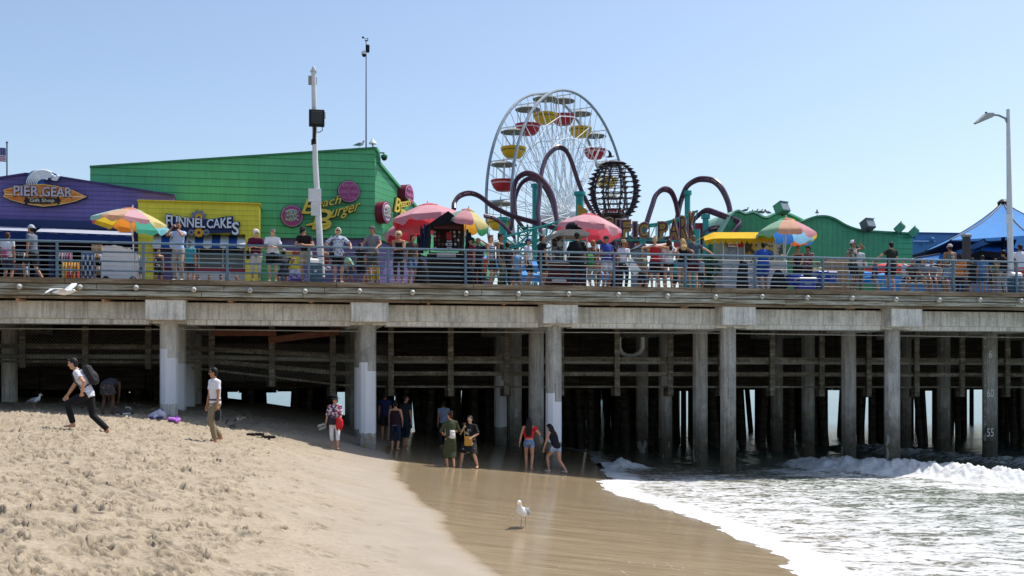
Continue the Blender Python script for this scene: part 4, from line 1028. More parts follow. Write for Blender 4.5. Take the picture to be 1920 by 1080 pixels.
# ---------- coaster ----------
YC = 84
M_TRK = mat('#5a3b52', .35, var=.12, spec=.5); M_TEAL = mat('#3aa39b', .5, var=.1); M_TEALD = mat('#2f8a82', .5, var=.1)
cst = thing('roller_coaster', 'plum coloured coaster track looping over the park on teal columns', 'roller coaster', (0,0,0))
def track(pts, Y0, Y1, r=.17):
    q = smooth([(u, v, Y0+(Y1-Y0)*i/(len(pts)-1)) for i, (u, v) in enumerate(pts)], 5)
    mb = MB(); w3 = [WP(*p) for p in q]; mb.tube(w3, r, 8)
    mb.tube([p+Vector((.0,-.32,.10)) for p in w3], r*.45, 5)
    for i in range(0, len(w3), 4): mb.tube([w3[i], w3[i]+Vector((0,-.32,.10))], .05, 4)
    mb.build('track', M_TRK, cst, True)
track([(851,392),(852,380),(862,368),(880,363),(900,369),(925,388),(960,405),(1000,417),(1045,430),(1075,440)], 78, 82, .17)
track([(1018,460),(1013,430),(1009,400),(1011,373),(1015,327),(1023,299),(1035,283),(1048,277),(1062,284),(1073,307),(1083,338),(1095,368),(1115,405),(1135,432)], 80, 86, .17)
track([(950,442),(958,425),(962,389),(963,358),(968,338),(982,327),(997,327),(1013,335),(1028,352),(1038,375),(1042,400),(1045,420)], 82, 80, .18)
track([(985,432),(970,412),(966,395),(966,373),(974,350),(986,338),(999,336),(1015,344),(1027,362),(1036,383),(1043,410),(1052,432)], 85, 83, .15)
track([(908,406),(925,410),(940,420),(955,436),(965,446)], 76, 77, .10)
track([(1205,445),(1213,416),(1223,385),(1230,366),(1243,356),(1257,360),(1266,377),(1271,400),(1276,430),(1284,452)], 66, 68, .15)
track([(1266,440),(1272,397),(1278,373),(1288,350),(1304,339),(1320,337),(1338,341),(1353,355),(1365,380),(1369,403),(1363,420),(1350,428),(1330,431),(1312,446)], 68, 64, .155)
track([(1290,425),(1305,408),(1323,396),(1345,402),(1368,411),(1386,419),(1379,430),(1368,446)], 65, 63, .14)
track([(1095,447),(1140,455),(1185,450),(1230,452),(1270,446)], 74, 70, .2)
track([(1150,446),(1155,470),(1160,500)], 72, 72, .25); track([(1180,446),(1190,475),(1205,500)], 72, 72, .25); track([(1148,455),(1128,480),(1115,500)], 72, 72, .25)
def column(u, v, Y, r=.22, brace=False):
    p = WP(u, v, Y); mb = MB(); mb.tube([(p.x, p.y, DECK), (p.x, p.y, p.z)], r, 10); mb.tube([(p.x, p.y, p.z-.25), (p.x, p.y, p.z)], r*1.5, 10)
    mb.build('column', M_TEAL, cst, True)
    if brace:
        mb = MB(); z = DECK+2
        for sx in (-1, 1): mb.tube([(p.x+sx*.35-.9, p.y, DECK), (p.x+sx*.35-.9, p.y, p.z-3)], .07, 6)
        while z < p.z-3.4: mb.tube([(p.x-1.25, p.y, z), (p.x-.55, p.y, z+.6)], .04, 4); mb.tube([(p.x-.55, p.y, z), (p.x-1.25, p.y, z+.6)], .04, 4); mb.tube([(p.x-1.25, p.y, z+.6), (p.x+.1, p.y, z+.6)], .05, 4); z += .6
        mb.build('lattice', M_TEALD, cst)
column(1003, 345, 83, .2, True); column(1087, 360, 84, .3); column(1289, 358, 67, .17); column(1323, 402, 64, .17); column(943, 408, 80, .3); column(1205, 425, 67, .17)
# teal lattice bridge of the coaster station
def truss(name, root, A, B, h, m, r=.05, n=None):
    A, B = Vector(A), Vector(B); l = (B-A).length; n = n or max(2, int(l/h)); up = Vector((0,0,h)); mb = MB()
    for o in (Vector((0,0,0)), up): mb.tube([A+o, B+o], r*1.4, 6)
    for i in range(n):
        a = A.lerp(B, i/n); b_ = A.lerp(B, (i+1)/n); mb.tube([a, a+up], r, 5); mb.tube([a, b_+up] if i % 2 else [a+up, b_], r, 5)
    mb.tube([B, B+up], r, 5); mb.build(name, m, root)
lb = thing('lattice_bridge', 'teal steel lattice girder behind the queue by the food cart', 'girder', (0,0,0))
for dy in (0, 1.4): truss('truss', lb, WP(945,470,70+dy), WP(1052,440,70+dy), .85, M_TEAL, .045); truss('truss', lb, WP(935,490,70+dy), WP(1040,462,70+dy), .7, M_TEALD, .04)
truss('truss', lb, WP(1290,462,66), WP(1345,476,66), .8, M_TEALD, .045); truss('truss', lb, WP(1296,440,66.5), WP(1342,455,66.5), .7, M_TEAL, .04)
for u in (948, 985, 1030, 1300, 1340): p = WP(u, 470, 70 if u < 1200 else 66); mb = MB(); mb.tube([(p.x,p.y,DECK),(p.x,p.y,p.z)], .08, 6); mb.build('leg', M_TEALD, lb)
# ---------- dark cage globe ----------
GC = WP(1152, 357, 76); k = 76/F; RX, RZ = 40*k, 52*k
gl = thing('cage_globe', 'dark steel cage globe with scalloped ribs before the wheel', 'sculpture', (GC.x, GC.y, DECK))
gz_ = GC.z-DECK; M_GLB = mat('#42343a', .45, .2, var=.2)
def prof_g(t): # t 0 bottom .. 1 top
    a = -1.02 + t*2.28; return RX*1.06*math.cos(a), RZ*math.sin(a)*(1.0 if a > 0 else 1.12)
for j in range(12):
    t = (j+.5)/12; r, z = prof_g(t); mb = MB(); mb.tube([(r*math.cos(q), r*math.sin(q), gz_+z) for q in [2*math.pi*i/36 for i in range(36)]], .04, 6, closed=True); mb.build('ring', M_GLB, gl, True)
for i in range(8):
    a = 2*math.pi*i/8+.2; inner = []; outer = []
    for j in range(49):
        t = j/48; r, z = prof_g(t); sc = .20+.20*math.cos(2*math.pi*(t*12+.5)); inner.append((r-.08, z)); outer.append((r+max(.02, sc), z))
    mb = MB(); ca, sa = math.cos(a), math.sin(a)
    for j in range(48):
        q = [inner[j], outer[j], outer[j+1], inner[j+1]]; mb.prism([(ca*r+sa*.04, sa*r-ca*.04, gz_+z) for r, z in q], (-sa*.06, ca*.06, 0))
    mb.build('rib', M_GLB, gl)
mb = MB(); mb.lathe([(.95,gz_-RZ*.98),(1.05,gz_-RZ*.94),(.95,gz_-RZ*.92)], 20); mb.lathe([(.6,0),(.5,gz_-RZ*.9)], 16); mb.build('pedestal', M_GLB, gl, True)
mb = MB(); mb.lathe([(.8,gz_+RZ*.96),(.7,gz_+RZ*1.0),(.2,gz_+RZ*1.02)], 20); mb.build('cap_ring', M_GLB, gl, True)
mb = MB()
for i in range(8):
    a = 2*math.pi*i/8; mb.tube([(.8*math.cos(a), .8*math.sin(a), gz_-RZ*.85), (.8*math.cos(a+.8), .8*math.sin(a+.8), gz_), (.8*math.cos(a), .8*math.sin(a), gz_+RZ*.85)], .03, 4)
mb.build('inner_lattice', M_GLB, gl)
# ---------- park arch sign ----------
YP = 58
ps = thing('park_sign', 'curved park arch sign of yellow letters on teal truss', 'sign', (0,0,0))
def arch_pt(u, v): x = (u-1090)/210; return WP(u, v, YP-5*max(0, x)**2)
LET = [('P',1094,414,446),('A',1118,411,446),('C',1140,408,446),('I',1159,411,446),('F',1173,412.5,446),('I',1190.5,416,446),('C',1206,417,447),('P',1243,416,447),('A',1264,411,448),('R',1283,405,449),('K',1298,397,450)]
for w_, nm, hx, yy, bo in ((0, 'letter', '#d0a545', -.06, .06), (1.8, 'letter_rim', '#a08aa0', .0, .09), (.2, 'letter_groove', '#4b2a52', -.12, -.02)):
    for ch, u, vt, vb in LET:
        wpx = (18.5 if ch != 'I' else 8)*(1 if u < 1280 else (.85 if u < 1290 else .62)); mb = MB()
        c = arch_pt(u, (vt+vb)/2); kk = c.y/F; sc = 1.0 if nm != 'letter_groove' else .86
        if nm == 'letter_groove' and ch == 'I': sc = .7
        text(mb, ch, 0, 0, (wpx+w_*1.5)*kk*sc, (vb-vt+w_*1.5)*kk*(sc if sc == 1 else .92), y=yy, th=.10, bold=bo)
        o = mb.build(nm, mat(hx, .5, var=.2, scale=5), ps); o.location = c; o.rotation_euler = (0, 0, R(-4-18*max(0, (u-1180)/120)))
us = list(range(1050, 1312, 13))
def lv(u): return 449+max(0,(u-1240))*.06
def hv(u): return 420 - max(0, (u-1200)/100)**2*22
mb = MB(); mb.tube([arch_pt(u, lv(u))+Vector((0,.35,0)) for u in us], .05, 6); mb.tube([arch_pt(u, hv(u))+Vector((0,.35,0)) for u in us], .05, 6); mb.tube([arch_pt(u, hv(u))+Vector((0,1.2,0)) for u in us], .06, 6)
for i in range(len(us)-1):
    a, b_ = us[i], us[i+1]; mb.tube([arch_pt(a, lv(a))+Vector((0,.35,0)), arch_pt(a, hv(a))+Vector((0,.35,0))], .032, 5); mb.tube([arch_pt(a, lv(a))+Vector((0,.35,0)), arch_pt(b_, hv(b_))+Vector((0,.35,0))], .028, 4)
mb.build('truss', M_TEAL, ps)
for u in (1052, 1309): p = arch_pt(u, 440); mb = MB(); mb.tube([(p.x,p.y+.4,DECK),(p.x,p.y+.4,p.z+.3)], .16, 8); mb.build('post', M_TEAL, ps, True)
mb = MB(); mb.prism([WP(1083,405,64), WP(1083,382,64), WP(1102,394,64), WP(1102,412,64)], (0,.2,0)); o = mb.build('pennant_panel', mat('#b98c3a', .5, var=.2)); props(o, 'small ochre panel above the left end of the park sign', 'panel')
# orange slide chutes seen beyond
for i, (u0, v0, u1, v1, hx) in enumerate(((1150,462,1205,455,'#c9623a'),(1195,470,1260,462,'#d9863c'),(1120,480,1160,468,'#b85a3a'))):
    mb = MB(); mb.tube([WP(u0, v0, 78), WP((u0+u1)/2, v0+2, 78), WP(u1, v1, 78)], .32, 8); mb.tube([(WP(u0,v0,78).x, 78, DECK), WP(u0,v0,78)], .1, 6)
    props(mb.build('slide_chute', mat(hx, .5, var=.2), None, True), ['rust orange chute low behind the C of the park sign', 'bright orange chute low behind the P of the park sign', 'brick coloured chute left of the other chutes'][i], 'slide')
# ---------- lamp posts ----------
def zrel(u, v, d): return Z(u, v, d)-DECK
d = .75; sb = S(603, d)
t = pthing('light_pole', 'leaning white pole with speaker, plates and camera box', 'pole', sb, d, DECK)
def lp_(u, v, dd=0): p = L(u, v, d); return Vector((p.x-sb, dd, p.z-DECK))
mb = MB(); mb.tube([(0,0,.2), lp_(599,440), lp_(591,300), lp_(588,135)], [.105,.10,.085,.075], 12); mb.build('shaft', mat('#d9dadc', .45, var=.14, scale=3), t, True)
mb = MB(); c = lp_(588,131); mb.lathe([(.11,-.07),(.11,-.03),(.07,-.02),(.07,.04),(.03,.1),(.01,.14)], 12, c); mb.build('finial', mat('#c9cacc', .5), t, True)
for nm, u0, v0, u1, v1, dd, th, mm in (('junction_box',578,142,584,158,-.02,.12,mat('#a39a90', .6)),('junction_box',591,144,594,158,-.02,.12,mat('#8d8680', .6)),('speaker',579,210,608,239,-.32,.22,M_BLACK),('speaker_grille',583,213,604,236,-.345,.02,mat('#3a3d3c', .5, var=.4, scale=30)),('relay_box',605,210,611,222,-.1,.15,M_WHITE),('sign_plate',578,355,602,379,-.12,.015,mat('#d6d8da', .5)),('sign_plate',583,380,601,405,-.12,.015,mat('#cfd2d5', .5)),('band',583.5,262,592.5,271,-.10,.2,M_BLACK)):
    a, b_ = lp_(u0, v1), lp_(u1, v0); mb = MB(); mb.bbox((a.x,dd,a.z), (b_.x,dd+th,b_.z), .015); mb.build(nm, mm, t)
mb = MB(); mb.tube([lp_(604,240,-.1), lp_(604,246,-.1), lp_(599,249,-.1), lp_(594,249,-.1)], .014, 5); mb.tube([lp_(590,240,-.1), lp_(589,262,-.1)], .05, 6); mb.build('cable', M_BLACK, t)
M_BOX = mat('#46647a', .5, var=.15)
def pole_base(u, label):
    s = S(u, d-.45); t = pthing('utility_box', label, 'box', s, d-.45, DECK, 'boxes at the foot of the poles')
    mb = MB(); mb.bbox((-.19,-.17,0), (.19,.17,.58), .02); mb.build('cabinet', M_BOX, t)
    mb = MB(); mb.tube([(-.19,0,.585),(-.15,0,.585),(.15,0,.585),(.19,0,.585)], [.165,.168,.168,.165], 18); mb.v = [(x,y,.585+(z-.585)*.95) if z > .585 else (x,y,.585) for x,y,z in mb.v]; mb.build('cover', M_WHITE, t, True)
    mb = MB(); mb.bbox((-.05,-.185,.3), (.03,-.171,.38), .004); mb.build('notice', mat('#b8c4cc', .5), t)
pole_base(592, 'blue grey box with white domed top at the leaning pole'); pole_base(1903, 'blue grey box with white top at the right lamp post')
d = .8; sb = S(1896, d)
t = pthing('street_lamp', 'tall white lamp post with a short arm at the right', 'street lamp', sb, d, DECK)
mb = MB(); mb.tube([(0,0,.2), lp_(1893,400), lp_(1890,205)], [.105,.10,.06], 12); mb.build('shaft', mat('#d3d5d8', .45, var=.1), t, True)
mb = MB(); mb.tube([lp_(1889.5,232), lp_(1885,222), lp_(1872,216), lp_(1858,215)], .04, 8); mb.build('arm', mat('#8d949c', .4), t, True)
mb = MB(); mb.prism([lp_(1829,230,-.14), lp_(1832,232,-.14), lp_(1858,221,-.14), lp_(1860,213,-.14), lp_(1848,213,-.14)], (0,.28,0)); mb.build('lamp_head', mat('#a9aca8', .45, var=.2), t)
mb = MB(); mb.tube([lp_(1849,213), lp_(1849,210)], .04, 8); mb.build('sensor', M_BLACK, t)
for u0, v0, u1, v1 in ((1883,402,1893,420),(1885,421,1894,447)):
    a, b_ = lp_(u0, v1), lp_(u1, v0); mb = MB(); mb.bbox((a.x,-.12,a.z), (b_.x,-.105,b_.z), .004); mb.build('sign_plate', mat('#d6d8da', .5), t)
# ---------- people ----------
V = Vector
def remesh(mb, vox, name, mats, smooth=True, paint=None):
    me = mb.mesh('raw'); ob = bpy.data.objects.new('raw', me); COL.objects.link(ob)
    md = ob.modifiers.new('r', 'REMESH'); md.mode = 'VOXEL'; md.voxel_size = vox; md.use_smooth_shade = True
    ms = ob.modifiers.new('s', 'SMOOTH'); ms.factor = .5; ms.iterations = 1
    bpy.context.view_layer.update()
    dg = bpy.context.evaluated_depsgraph_get(); out = bpy.data.meshes.new_from_object(ob.evaluated_get(dg)); out.name = name
    bpy.data.objects.remove(ob); bpy.data.meshes.remove(me)
    out.materials.clear()
    for m in (mats if isinstance(mats, (list, tuple)) else [mats]): out.materials.append(m)
    if paint:
        idx = [paint(p.center) for p in out.polygons]; out.polygons.foreach_set('material_index', idx)
    return out
def ik(a, t, l1, l2, pole):
    a, t = V(a), V(t); dv = t-a; dist = min(max(dv.length, .08), (l1+l2)*.998); n = dv.normalized(); t = a+n*dist
    x = (l1*l1-l2*l2+dist*dist)/(2*dist); h = math.sqrt(max(0, l1*l1-x*x)); p = V(pole); p = p-n*p.dot(n)
    if p.length < 1e-5: p = n.orthogonal()
    return a+n*x+p.normalized()*h, t
SKIN = {'l': '#c99476', 'm': '#b07d5e', 't': '#9a6a4c', 'd': '#5a3b2b', 'p': '#d3a58c'}
M_EYE = mat('#241a18', .4, var=0); M_LIP = mat('#9a5148', .5, var=0)
M_GLASS = mat('#101012', .15, var=0, spec=.8)
def person(root, H=1.72, skin='l', lean=0, hips=None, feet=None, hands=None, elbow=None, head=(0,0), fat=1.0, top=None, topc='#888888', bot=None, botc='#333333', hair='short', hairc='#2a201b', shoes=None, glasses=False, extra=(), fine=False, crouch=0, sit=False, topm=None, botm=None, twist=0, slv=.5, side=0, hem=None, kneepole=None, curve=0):
    k = H/1.74; vox = .0135 if fine else .02
    leg = .84*k
    feet = feet or ((.10,0,0), (-.10,0,0)); feet = [V(f)*k for f in feet]
    ank = [f+V((0,.02*k,.075*k)) for f in feet]
    hw = .092*k*fat**.5
    if hips is None:
        hz = .93*k
        for f, sx in zip(ank, (1,-1)):
            dx = f.x-sx*hw; dy = f.y; hz = min(hz, f.z+math.sqrt(max(.01, (leg*.995)**2-dx*dx-dy*dy)))
        P = V(((feet[0].x+feet[1].x)/2*.5, (feet[0].y+feet[1].y)/2*.5, hz-crouch))
        for _ in range(12):
            if all((a-(P+V((sx*hw,0,0)))).length <= leg for a, sx in zip(ank, (1,-1))): break
            P.z -= .01
    else: P = V(hips)*k
    la = R(lean); ff = V((math.sin(R(side)), -math.sin(la), math.cos(la))).normalized(); fwd = V((0,-1,0)); lat = V((1,0,0))
    tw = Matrix.Rotation(R(twist), 3, 'Z'); latS = tw @ lat
    bend = lambda t: V((math.sin(R(side)), -math.sin(la*(.6+.7*t+curve*t)), math.cos(la*(.6+.7*t+curve*t)))).normalized()
    W = P + bend(.1)*.15*k; Cc = W + bend(.5)*.19*k; Sh = Cc + bend(.9)*.17*k; Nk = Sh + bend(1.0)*.075*k
    yaw, pit = head; hm = Matrix.Rotation(R(yaw), 3, 'Z') @ Matrix.Rotation(R(pit), 3, 'X')   # pitch>0 looks down
    hd_up = hm @ V((0,0,1)); hf = hm @ V((0,-1,0)); hl = hm @ V((1,0,0))
    Hc = Nk + (bend(1)*.4+hd_up*.6).normalized()*.12*k + hf*.015*k
    shw = .175*k*(1+.15*(fat-1)); shs = [Sh + latS*(sx*shw) - bend(1)*.025*k for sx in (1,-1)]
    ua, fa = .285*k, .255*k
    hands = hands or ((.23,-.05,.80), (-.23,-.05,.80))
    els = []; wr = []
    for i, sx in enumerate((1,-1)):
        pole = elbow[i] if elbow else (sx*.5, .8, -.35)
        e, w_ = ik(shs[i], V(hands[i])*k, ua, fa, pole); els.append(e); wr.append(w_)
    kn = []
    for i, sx in enumerate((1,-1)):
        pole = (kneepole[i] if kneepole else (sx*.12, -1, .1)); hp = P+V((sx*hw,0,-.02*k)); e, w_ = ik(hp, ank[i], .425*k, .425*k, pole); kn.append(e); ank[i] = w_
    hp = [P+V((sx*hw,0,-.02*k)) for sx in (1,-1)]
    g = fat
    def torso(mb, o, lo=0, hi=5):
        rings = [(P-bend(0)*.06*k, (.155*k*g, .105*k*g)), (P+bend(0)*.03*k, (.165*k*g, .115*k*g)), (W, (.135*k*g, .10*k*g)), (Cc, (.16*k*(.7+.3*g), .115*k*(.6+.4*g))), (Sh-bend(1)*.03*k, (.165*k, .095*k)), (Sh+bend(1)*.02*k, (.10*k, .07*k))][lo:hi+1]
        mb.tube([p for p, _ in rings], [(a+o, b_+o) for _, (a, b_) in rings], 16, lat=latS)
        if hi >= 5:
            mb.tube([shs[0], Sh, shs[1]], [.056*k+o, .072*k+o, .056*k+o], 10)
            for s_ in shs: mb.ball(s_, .06*k+o, 10, 7)
    body = MB(); torso(body, 0)
    body.tube([Sh, Nk, Nk+(Hc-Nk)*.6], [.062*k, .052*k, .05*k], 10)
    hr = Matrix([hl, -hf, hd_up]).transposed()
    body.ball(Hc+hd_up*.02*k, (.074*k, .094*k, .102*k), 14, 10, M=hr.to_4x4())
    body.ball(Hc-hd_up*.055*k+hf*.022*k, (.054*k, .062*k, .062*k), 10, 7, M=hr.to_4x4())
    body.tube([Hc+hf*.085*k+hd_up*.012*k, Hc+hf*.112*k-hd_up*.022*k], [.009*k, .016*k], 6)
    for sx in (1,-1): body.ball(Hc+hl*(sx*.076*k)-hd_up*.005*k, (.012*k,.022*k,.03*k), 6, 5, M=hr.to_4x4())
    for i, sx in enumerate((1,-1)):
        body.tube([shs[i], shs[i].lerp(els[i],.5), els[i], els[i].lerp(wr[i],.35), wr[i]], [.052*k*g**.5,.047*k*g**.5,.038*k,.038*k,.026*k], 10)
        body.ball(els[i], .038*k, 8, 6)
        body.tube([hp[i]+V((0,0,.03)), hp[i].lerp(kn[i],.4), kn[i], kn[i].lerp(ank[i],.3), ank[i]+V((0,0,.01))], [.088*k*g**.6,.078*k*g**.6,.054*k,.056*k*g**.4,.036*k], 12)
        body.ball(kn[i], .054*k, 8, 6)
        # hand: palm, four fingers of unequal length and a thumb from the side of the palm
        f = (wr[i]-els[i]).normalized(); crl = extra_hand.get('curl', .5); up = V((0,0,1)) if abs(f.z) < .8 else V((0,-1,0))
        sd = f.cross(up).normalized(); dn = -(sd.cross(f)).normalized()
        if abs(f.z) >= .8: sd = V((0,-1,0)) - f*(-f.y); sd.normalize(); dn = V((-sx,0,0))
        pc = wr[i]+f*.045*k
        body.tube([wr[i], pc, pc+f*.04*k], [(.028*k,.017*k),(.040*k,.017*k),(.040*k,.015*k)], 10, lat=sd)
        for j in range(4):
            ln = (.062,.072,.068,.052)[j]*k; b0 = pc+f*.035*k+sd*((j-1.5)*.021*k); b1 = b0+f*ln*.5+dn*.008*k; b2 = b1+(f*.75+dn*.6).normalized()*ln*.5
            body.tube([b0, b1, b2], [.0105*k,.0098*k,.0085*k], 6)
        t0 = wr[i]+f*.03*k-sd*.028*k; body.tube([t0, t0+(f*.6-sd*.7+dn*.25).normalized()*.035*k, t0+(f*.9-sd*.35+dn*.4).normalized()*.068*k], [.013*k,.012*k,.010*k], 6)
        # foot with heel and toes
        fd = V((0,-1,0)) if not sit else V((0,-1,0)); ft = ank[i]-V((0,0,.045*k)); fd = (Matrix.Rotation(R(sx*10), 3, 'Z') @ fd)
        body.tube([ft-fd*.045*k, ft+fd*.03*k, ft+fd*.12*k-V((0,0,.008*k)), ft+fd*.185*k-V((0,0,.012*k))], [(.034*k,.034*k),(.036*k,.036*k),(.045*k,.024*k),(.036*k,.015*k)], 10, lat=V((1,0,0)))
        body.tube([ank[i]+V((0,0,.03*k)), ft], [.036*k,.036*k], 8)
    ey = [Hc+hf*.088*k+hl*(sx*.032*k)+hd_up*.018*k for sx in (1,-1)]; mo = Hc+hf*.085*k-hd_up*.062*k
    def paint(c):
        if min((c-e).length for e in ey) < .0145*k: return 1
        q = c-mo
        if abs(q.dot(hl)) < .028*k and abs(q.dot(hd_up)) < .009*k and q.length < .04*k: return 2
        return 0
    me = remesh(body, vox, 'body', [mat(SKIN[skin], .5, var=.06, scale=6), M_EYE, M_LIP], paint=paint)
    link('body', me, root)
    # top garment
    if top:
        mb = MB(); o = .014*k; m_ = topm or mat(topc, .85, var=.14, scale=9)
        if top in ('tank', 'cami'):
            torso(mb, o, 0, 4)
            for sx in (1,-1): mb.tube([Cc+latS*(sx*.09*k)+fwd*.09*k, Sh+latS*(sx*.085*k)+bend(1)*.055*k, Cc+latS*(sx*.09*k)-fwd*.1*k], [.022*k]*3 if top == 'tank' else [.01*k]*3, 6)
        elif top == 'crop':
            torso(mb, o, 3, 4); mb.tube([W+bend(0)*.07*k, Cc], [(.15*k,.11*k),(.175*k,.13*k)], 14, lat=latS)
        else:
            torso(mb, o, 0, 5)
            for i in (0,1):
                fr = slv
                if fr <= 1: q = shs[i].lerp(els[i], fr); mb.tube([shs[i], shs[i].lerp(els[i],fr*.6), q], [.062*k,.064*k,.066*k], 10)
                else: q = els[i].lerp(wr[i], fr-1); mb.tube([shs[i], els[i]], [.062*k,.055*k], 10); mb.tube([els[i], q], [.055*k,.048*k], 10); mb.ball(els[i], .055*k, 8, 6)
            mb.tube([Sh, Nk-bend(1)*.035*k], [.085*k,.066*k], 12)
        if top not in ('crop',) and hem is not None:
            mb.tube([P+bend(0)*.04*k, P-V((0,0,hem*k))], [(.18*k*g,.135*k*g),(.20*k*g,.16*k*g)], 14, lat=lat)
        link({'tee':'shirt','tank':'tank_top','cami':'tank_top','crop':'top','polo':'shirt','blouse':'blouse','sweater':'sweater'}.get(top,'shirt'), remesh(mb, vox, 'top', m_), root)
    if bot:
        mb = MB(); o = .017*k; m_ = botm or mat(botc, .85, var=.14, scale=8)
        top_r = P+bend(0)*.09*k
        if bot in ('skirt', 'dress', 'longdress'):
            L_ = {'skirt': .36, 'dress': .42, 'longdress': .62}[bot]
            kc = (kn[0]+kn[1])/2; ac = (ank[0]+ank[1])/2; sp = (kn[0]-kn[1]).length/2+.10*k; sp2 = (ank[0]-ank[1]).length/2+.11*k
            pts = [top_r, P-V((0,0,.05*k)), P.lerp(kc, .6)]; rr = [(.15*k*g,.115*k*g),(.18*k*g,.14*k*g),((.155*k*g+sp)/2+.04*k,.15*k*g)]
            if L_ > .36: pts.append(kc); rr.append((sp+.03*k,.15*k*g))
            if L_ > .5: pts.append(kc.lerp(ac,.5)); rr.append((max(sp,sp2)*.95,.14*k*g))
            mb.tube(pts, rr, 18, lat=lat)
            if bot != 'skirt': torso(mb, .016*k, 1, 4)
        else:
            mb.tube([top_r, P-V((0,0,.04*k))], [(.155*k*g+.004,.115*k*g+.004),(.17*k*g+.006,.125*k*g+.004)], 16, lat=lat)
            fr = {'short': .36, 'shorts': .85, 'capri': 1.45, 'pants': 1.97}[bot]
            for i in (0,1):
                a = hp[i]+V((0,0,.02))
                if fr <= 1: q = a.lerp(kn[i], fr); mb.tube([a, a.lerp(kn[i],fr*.5), q], [.104*k*g**.6,.098*k*g**.6,.092*k*g**.5], 12)
                else:
                    q = kn[i].lerp(ank[i], fr-1); mb.tube([a, a.lerp(kn[i],.5), kn[i], kn[i].lerp(q,.5), q], [.102*k*g**.6,.09*k*g**.5,.072*k,.068*k,.060*k if fr > 1.6 else .068*k], 12); mb.ball(kn[i], .07*k, 8, 6)
        link({'short':'shorts','shorts':'shorts','capri':'trousers','pants':'trousers','skirt':'skirt','dress':'dress','longdress':'dress'}[bot], remesh(mb, vox, 'bottom', m_), root)
    if shoes:
        mb = MB()
        for i, sx in enumerate((1,-1)):
            ft = ank[i]-V((0,0,.048*k)); fd = Matrix.Rotation(R(sx*10), 3, 'Z') @ V((0,-1,0))
            mb.tube([ft-fd*.055*k, ft+fd*.03*k, ft+fd*.12*k-V((0,0,.004*k)), ft+fd*.195*k-V((0,0,.008*k))], [(.042*k,.036*k),(.044*k,.042*k),(.052*k,.032*k),(.042*k,.022*k)], 10, lat=V((1,0,0)))
        link('shoes', remesh(mb, vox, 'shoes', mat(shoes, .6, var=.15)), root)
    # hair and headwear
    M4 = hr.to_4x4(); hc = mat(hairc, .6, var=.25, scale=30)
    mb = MB(); up_c = Hc+hd_up*.035*k-hf*.018*k
    if hair == 'curly':
        rr = random.Random(int(H*1000)+len(hairc)); mb.ball(up_c+hd_up*.01*k, (.10*k,.105*k,.10*k), 12, 8, M=M4)
        for _ in range(34):
            v = V((rr.uniform(-1,1), rr.uniform(-.35,1), rr.uniform(-.35,1))).normalized(); mb.ball(up_c+hr @ V((v.x*.098*k, v.y*.10*k, v.z*.10*k)), .03*k, 6, 5)
    elif hair != 'bald':
        mb.ball(up_c, (.084*k,.094*k,.098*k), 14, 9, M=M4)
        mb.ball(Hc-hf*.045*k-hd_up*.02*k, (.074*k,.055*k,.07*k), 10, 7, M=M4)
        mb.tube([Hc+hf*.075*k+hd_up*.095*k+hl*.04*k, Hc+hf*.07*k+hd_up*.105*k-hl*.045*k], [.02*k,.026*k], 7)
    if hair == 'bun': mb.ball(Hc+hd_up*.12*k-hf*.07*k, .045*k, 9, 7)
    if hair == 'lowbun': mb.ball(Hc-hd_up*.02*k-hf*.115*k, .038*k, 9, 7)
    if hair == 'bob':
        for sx in (1,-1): mb.tube([Hc+hl*(sx*.07*k)+hd_up*.05*k, Hc+hl*(sx*.082*k)-hd_up*.07*k], [.03*k,.026*k], 8)
        mb.ball(Hc-hf*.06*k-hd_up*.05*k, (.08*k,.05*k,.065*k), 9, 7, M=M4)
    if hair in ('long', 'verylong'):
        n = .30 if hair == 'long' else .52; bk = -bend(1)*.6-V((0,0,.5)); bk.normalize(); s0_ = Hc-hf*.07*k
        for o_, rx in ((0,.078),(.045,.05),(-.045,.05)):
            mb.tube([s0_+hl*o_*k+hd_up*.03*k, s0_-hf*.02*k+hl*o_*1.2*k-hd_up*.10*k, s0_-hf*.045*k+hl*o_*1.5*k+bk*(n*.62)*k+V((0,.03,0))*k, s0_-hf*.03*k+hl*o_*1.3*k+bk*n*k+V((0,.03,0))*k], [(rx*k,.045*k),(rx*1.15*k,.045*k),(rx*1.1*k,.035*k),(rx*.4*k,.016*k)], 10, lat=hl)
    if hair != 'bald': link('hair', remesh(mb, vox, 'hair', hc), root)
    for e in extra:
        nm = e[0]; cx = e[1] if len(e) > 1 else '#222222'; mb = MB()
        if nm == 'cap' or nm == 'capback':
            q = 1 if nm == 'cap' else -1
            mb.ball(up_c+hd_up*.012*k, (.093*k,.105*k,.10*k), 14, 10, M=M4); mb.v = [p if (V(p)-Hc).dot(hd_up) > .028*k else tuple(V(p)+hd_up*(.028*k-(V(p)-Hc).dot(hd_up))) for p in mb.v]
            link('cap', (mb.mesh('cap')), root).data.materials.append(mat(cx, .8, var=.12)); mb = MB()
            b0 = Hc+hf*(q*.085*k)+hd_up*.045*k; mb.tube([b0-hf*q*.02*k, b0+hf*(q*.04*k)-hd_up*.004*k, b0+hf*(q*.085*k)-hd_up*.015*k], [(.078*k,.010*k),(.072*k,.009*k),(.045*k,.007*k)], 12, lat=hl)
            link('cap_brim', mb.mesh('brim'), root).data.materials.append(mat(e[2] if len(e) > 2 else cx, .8, var=.12)); continue
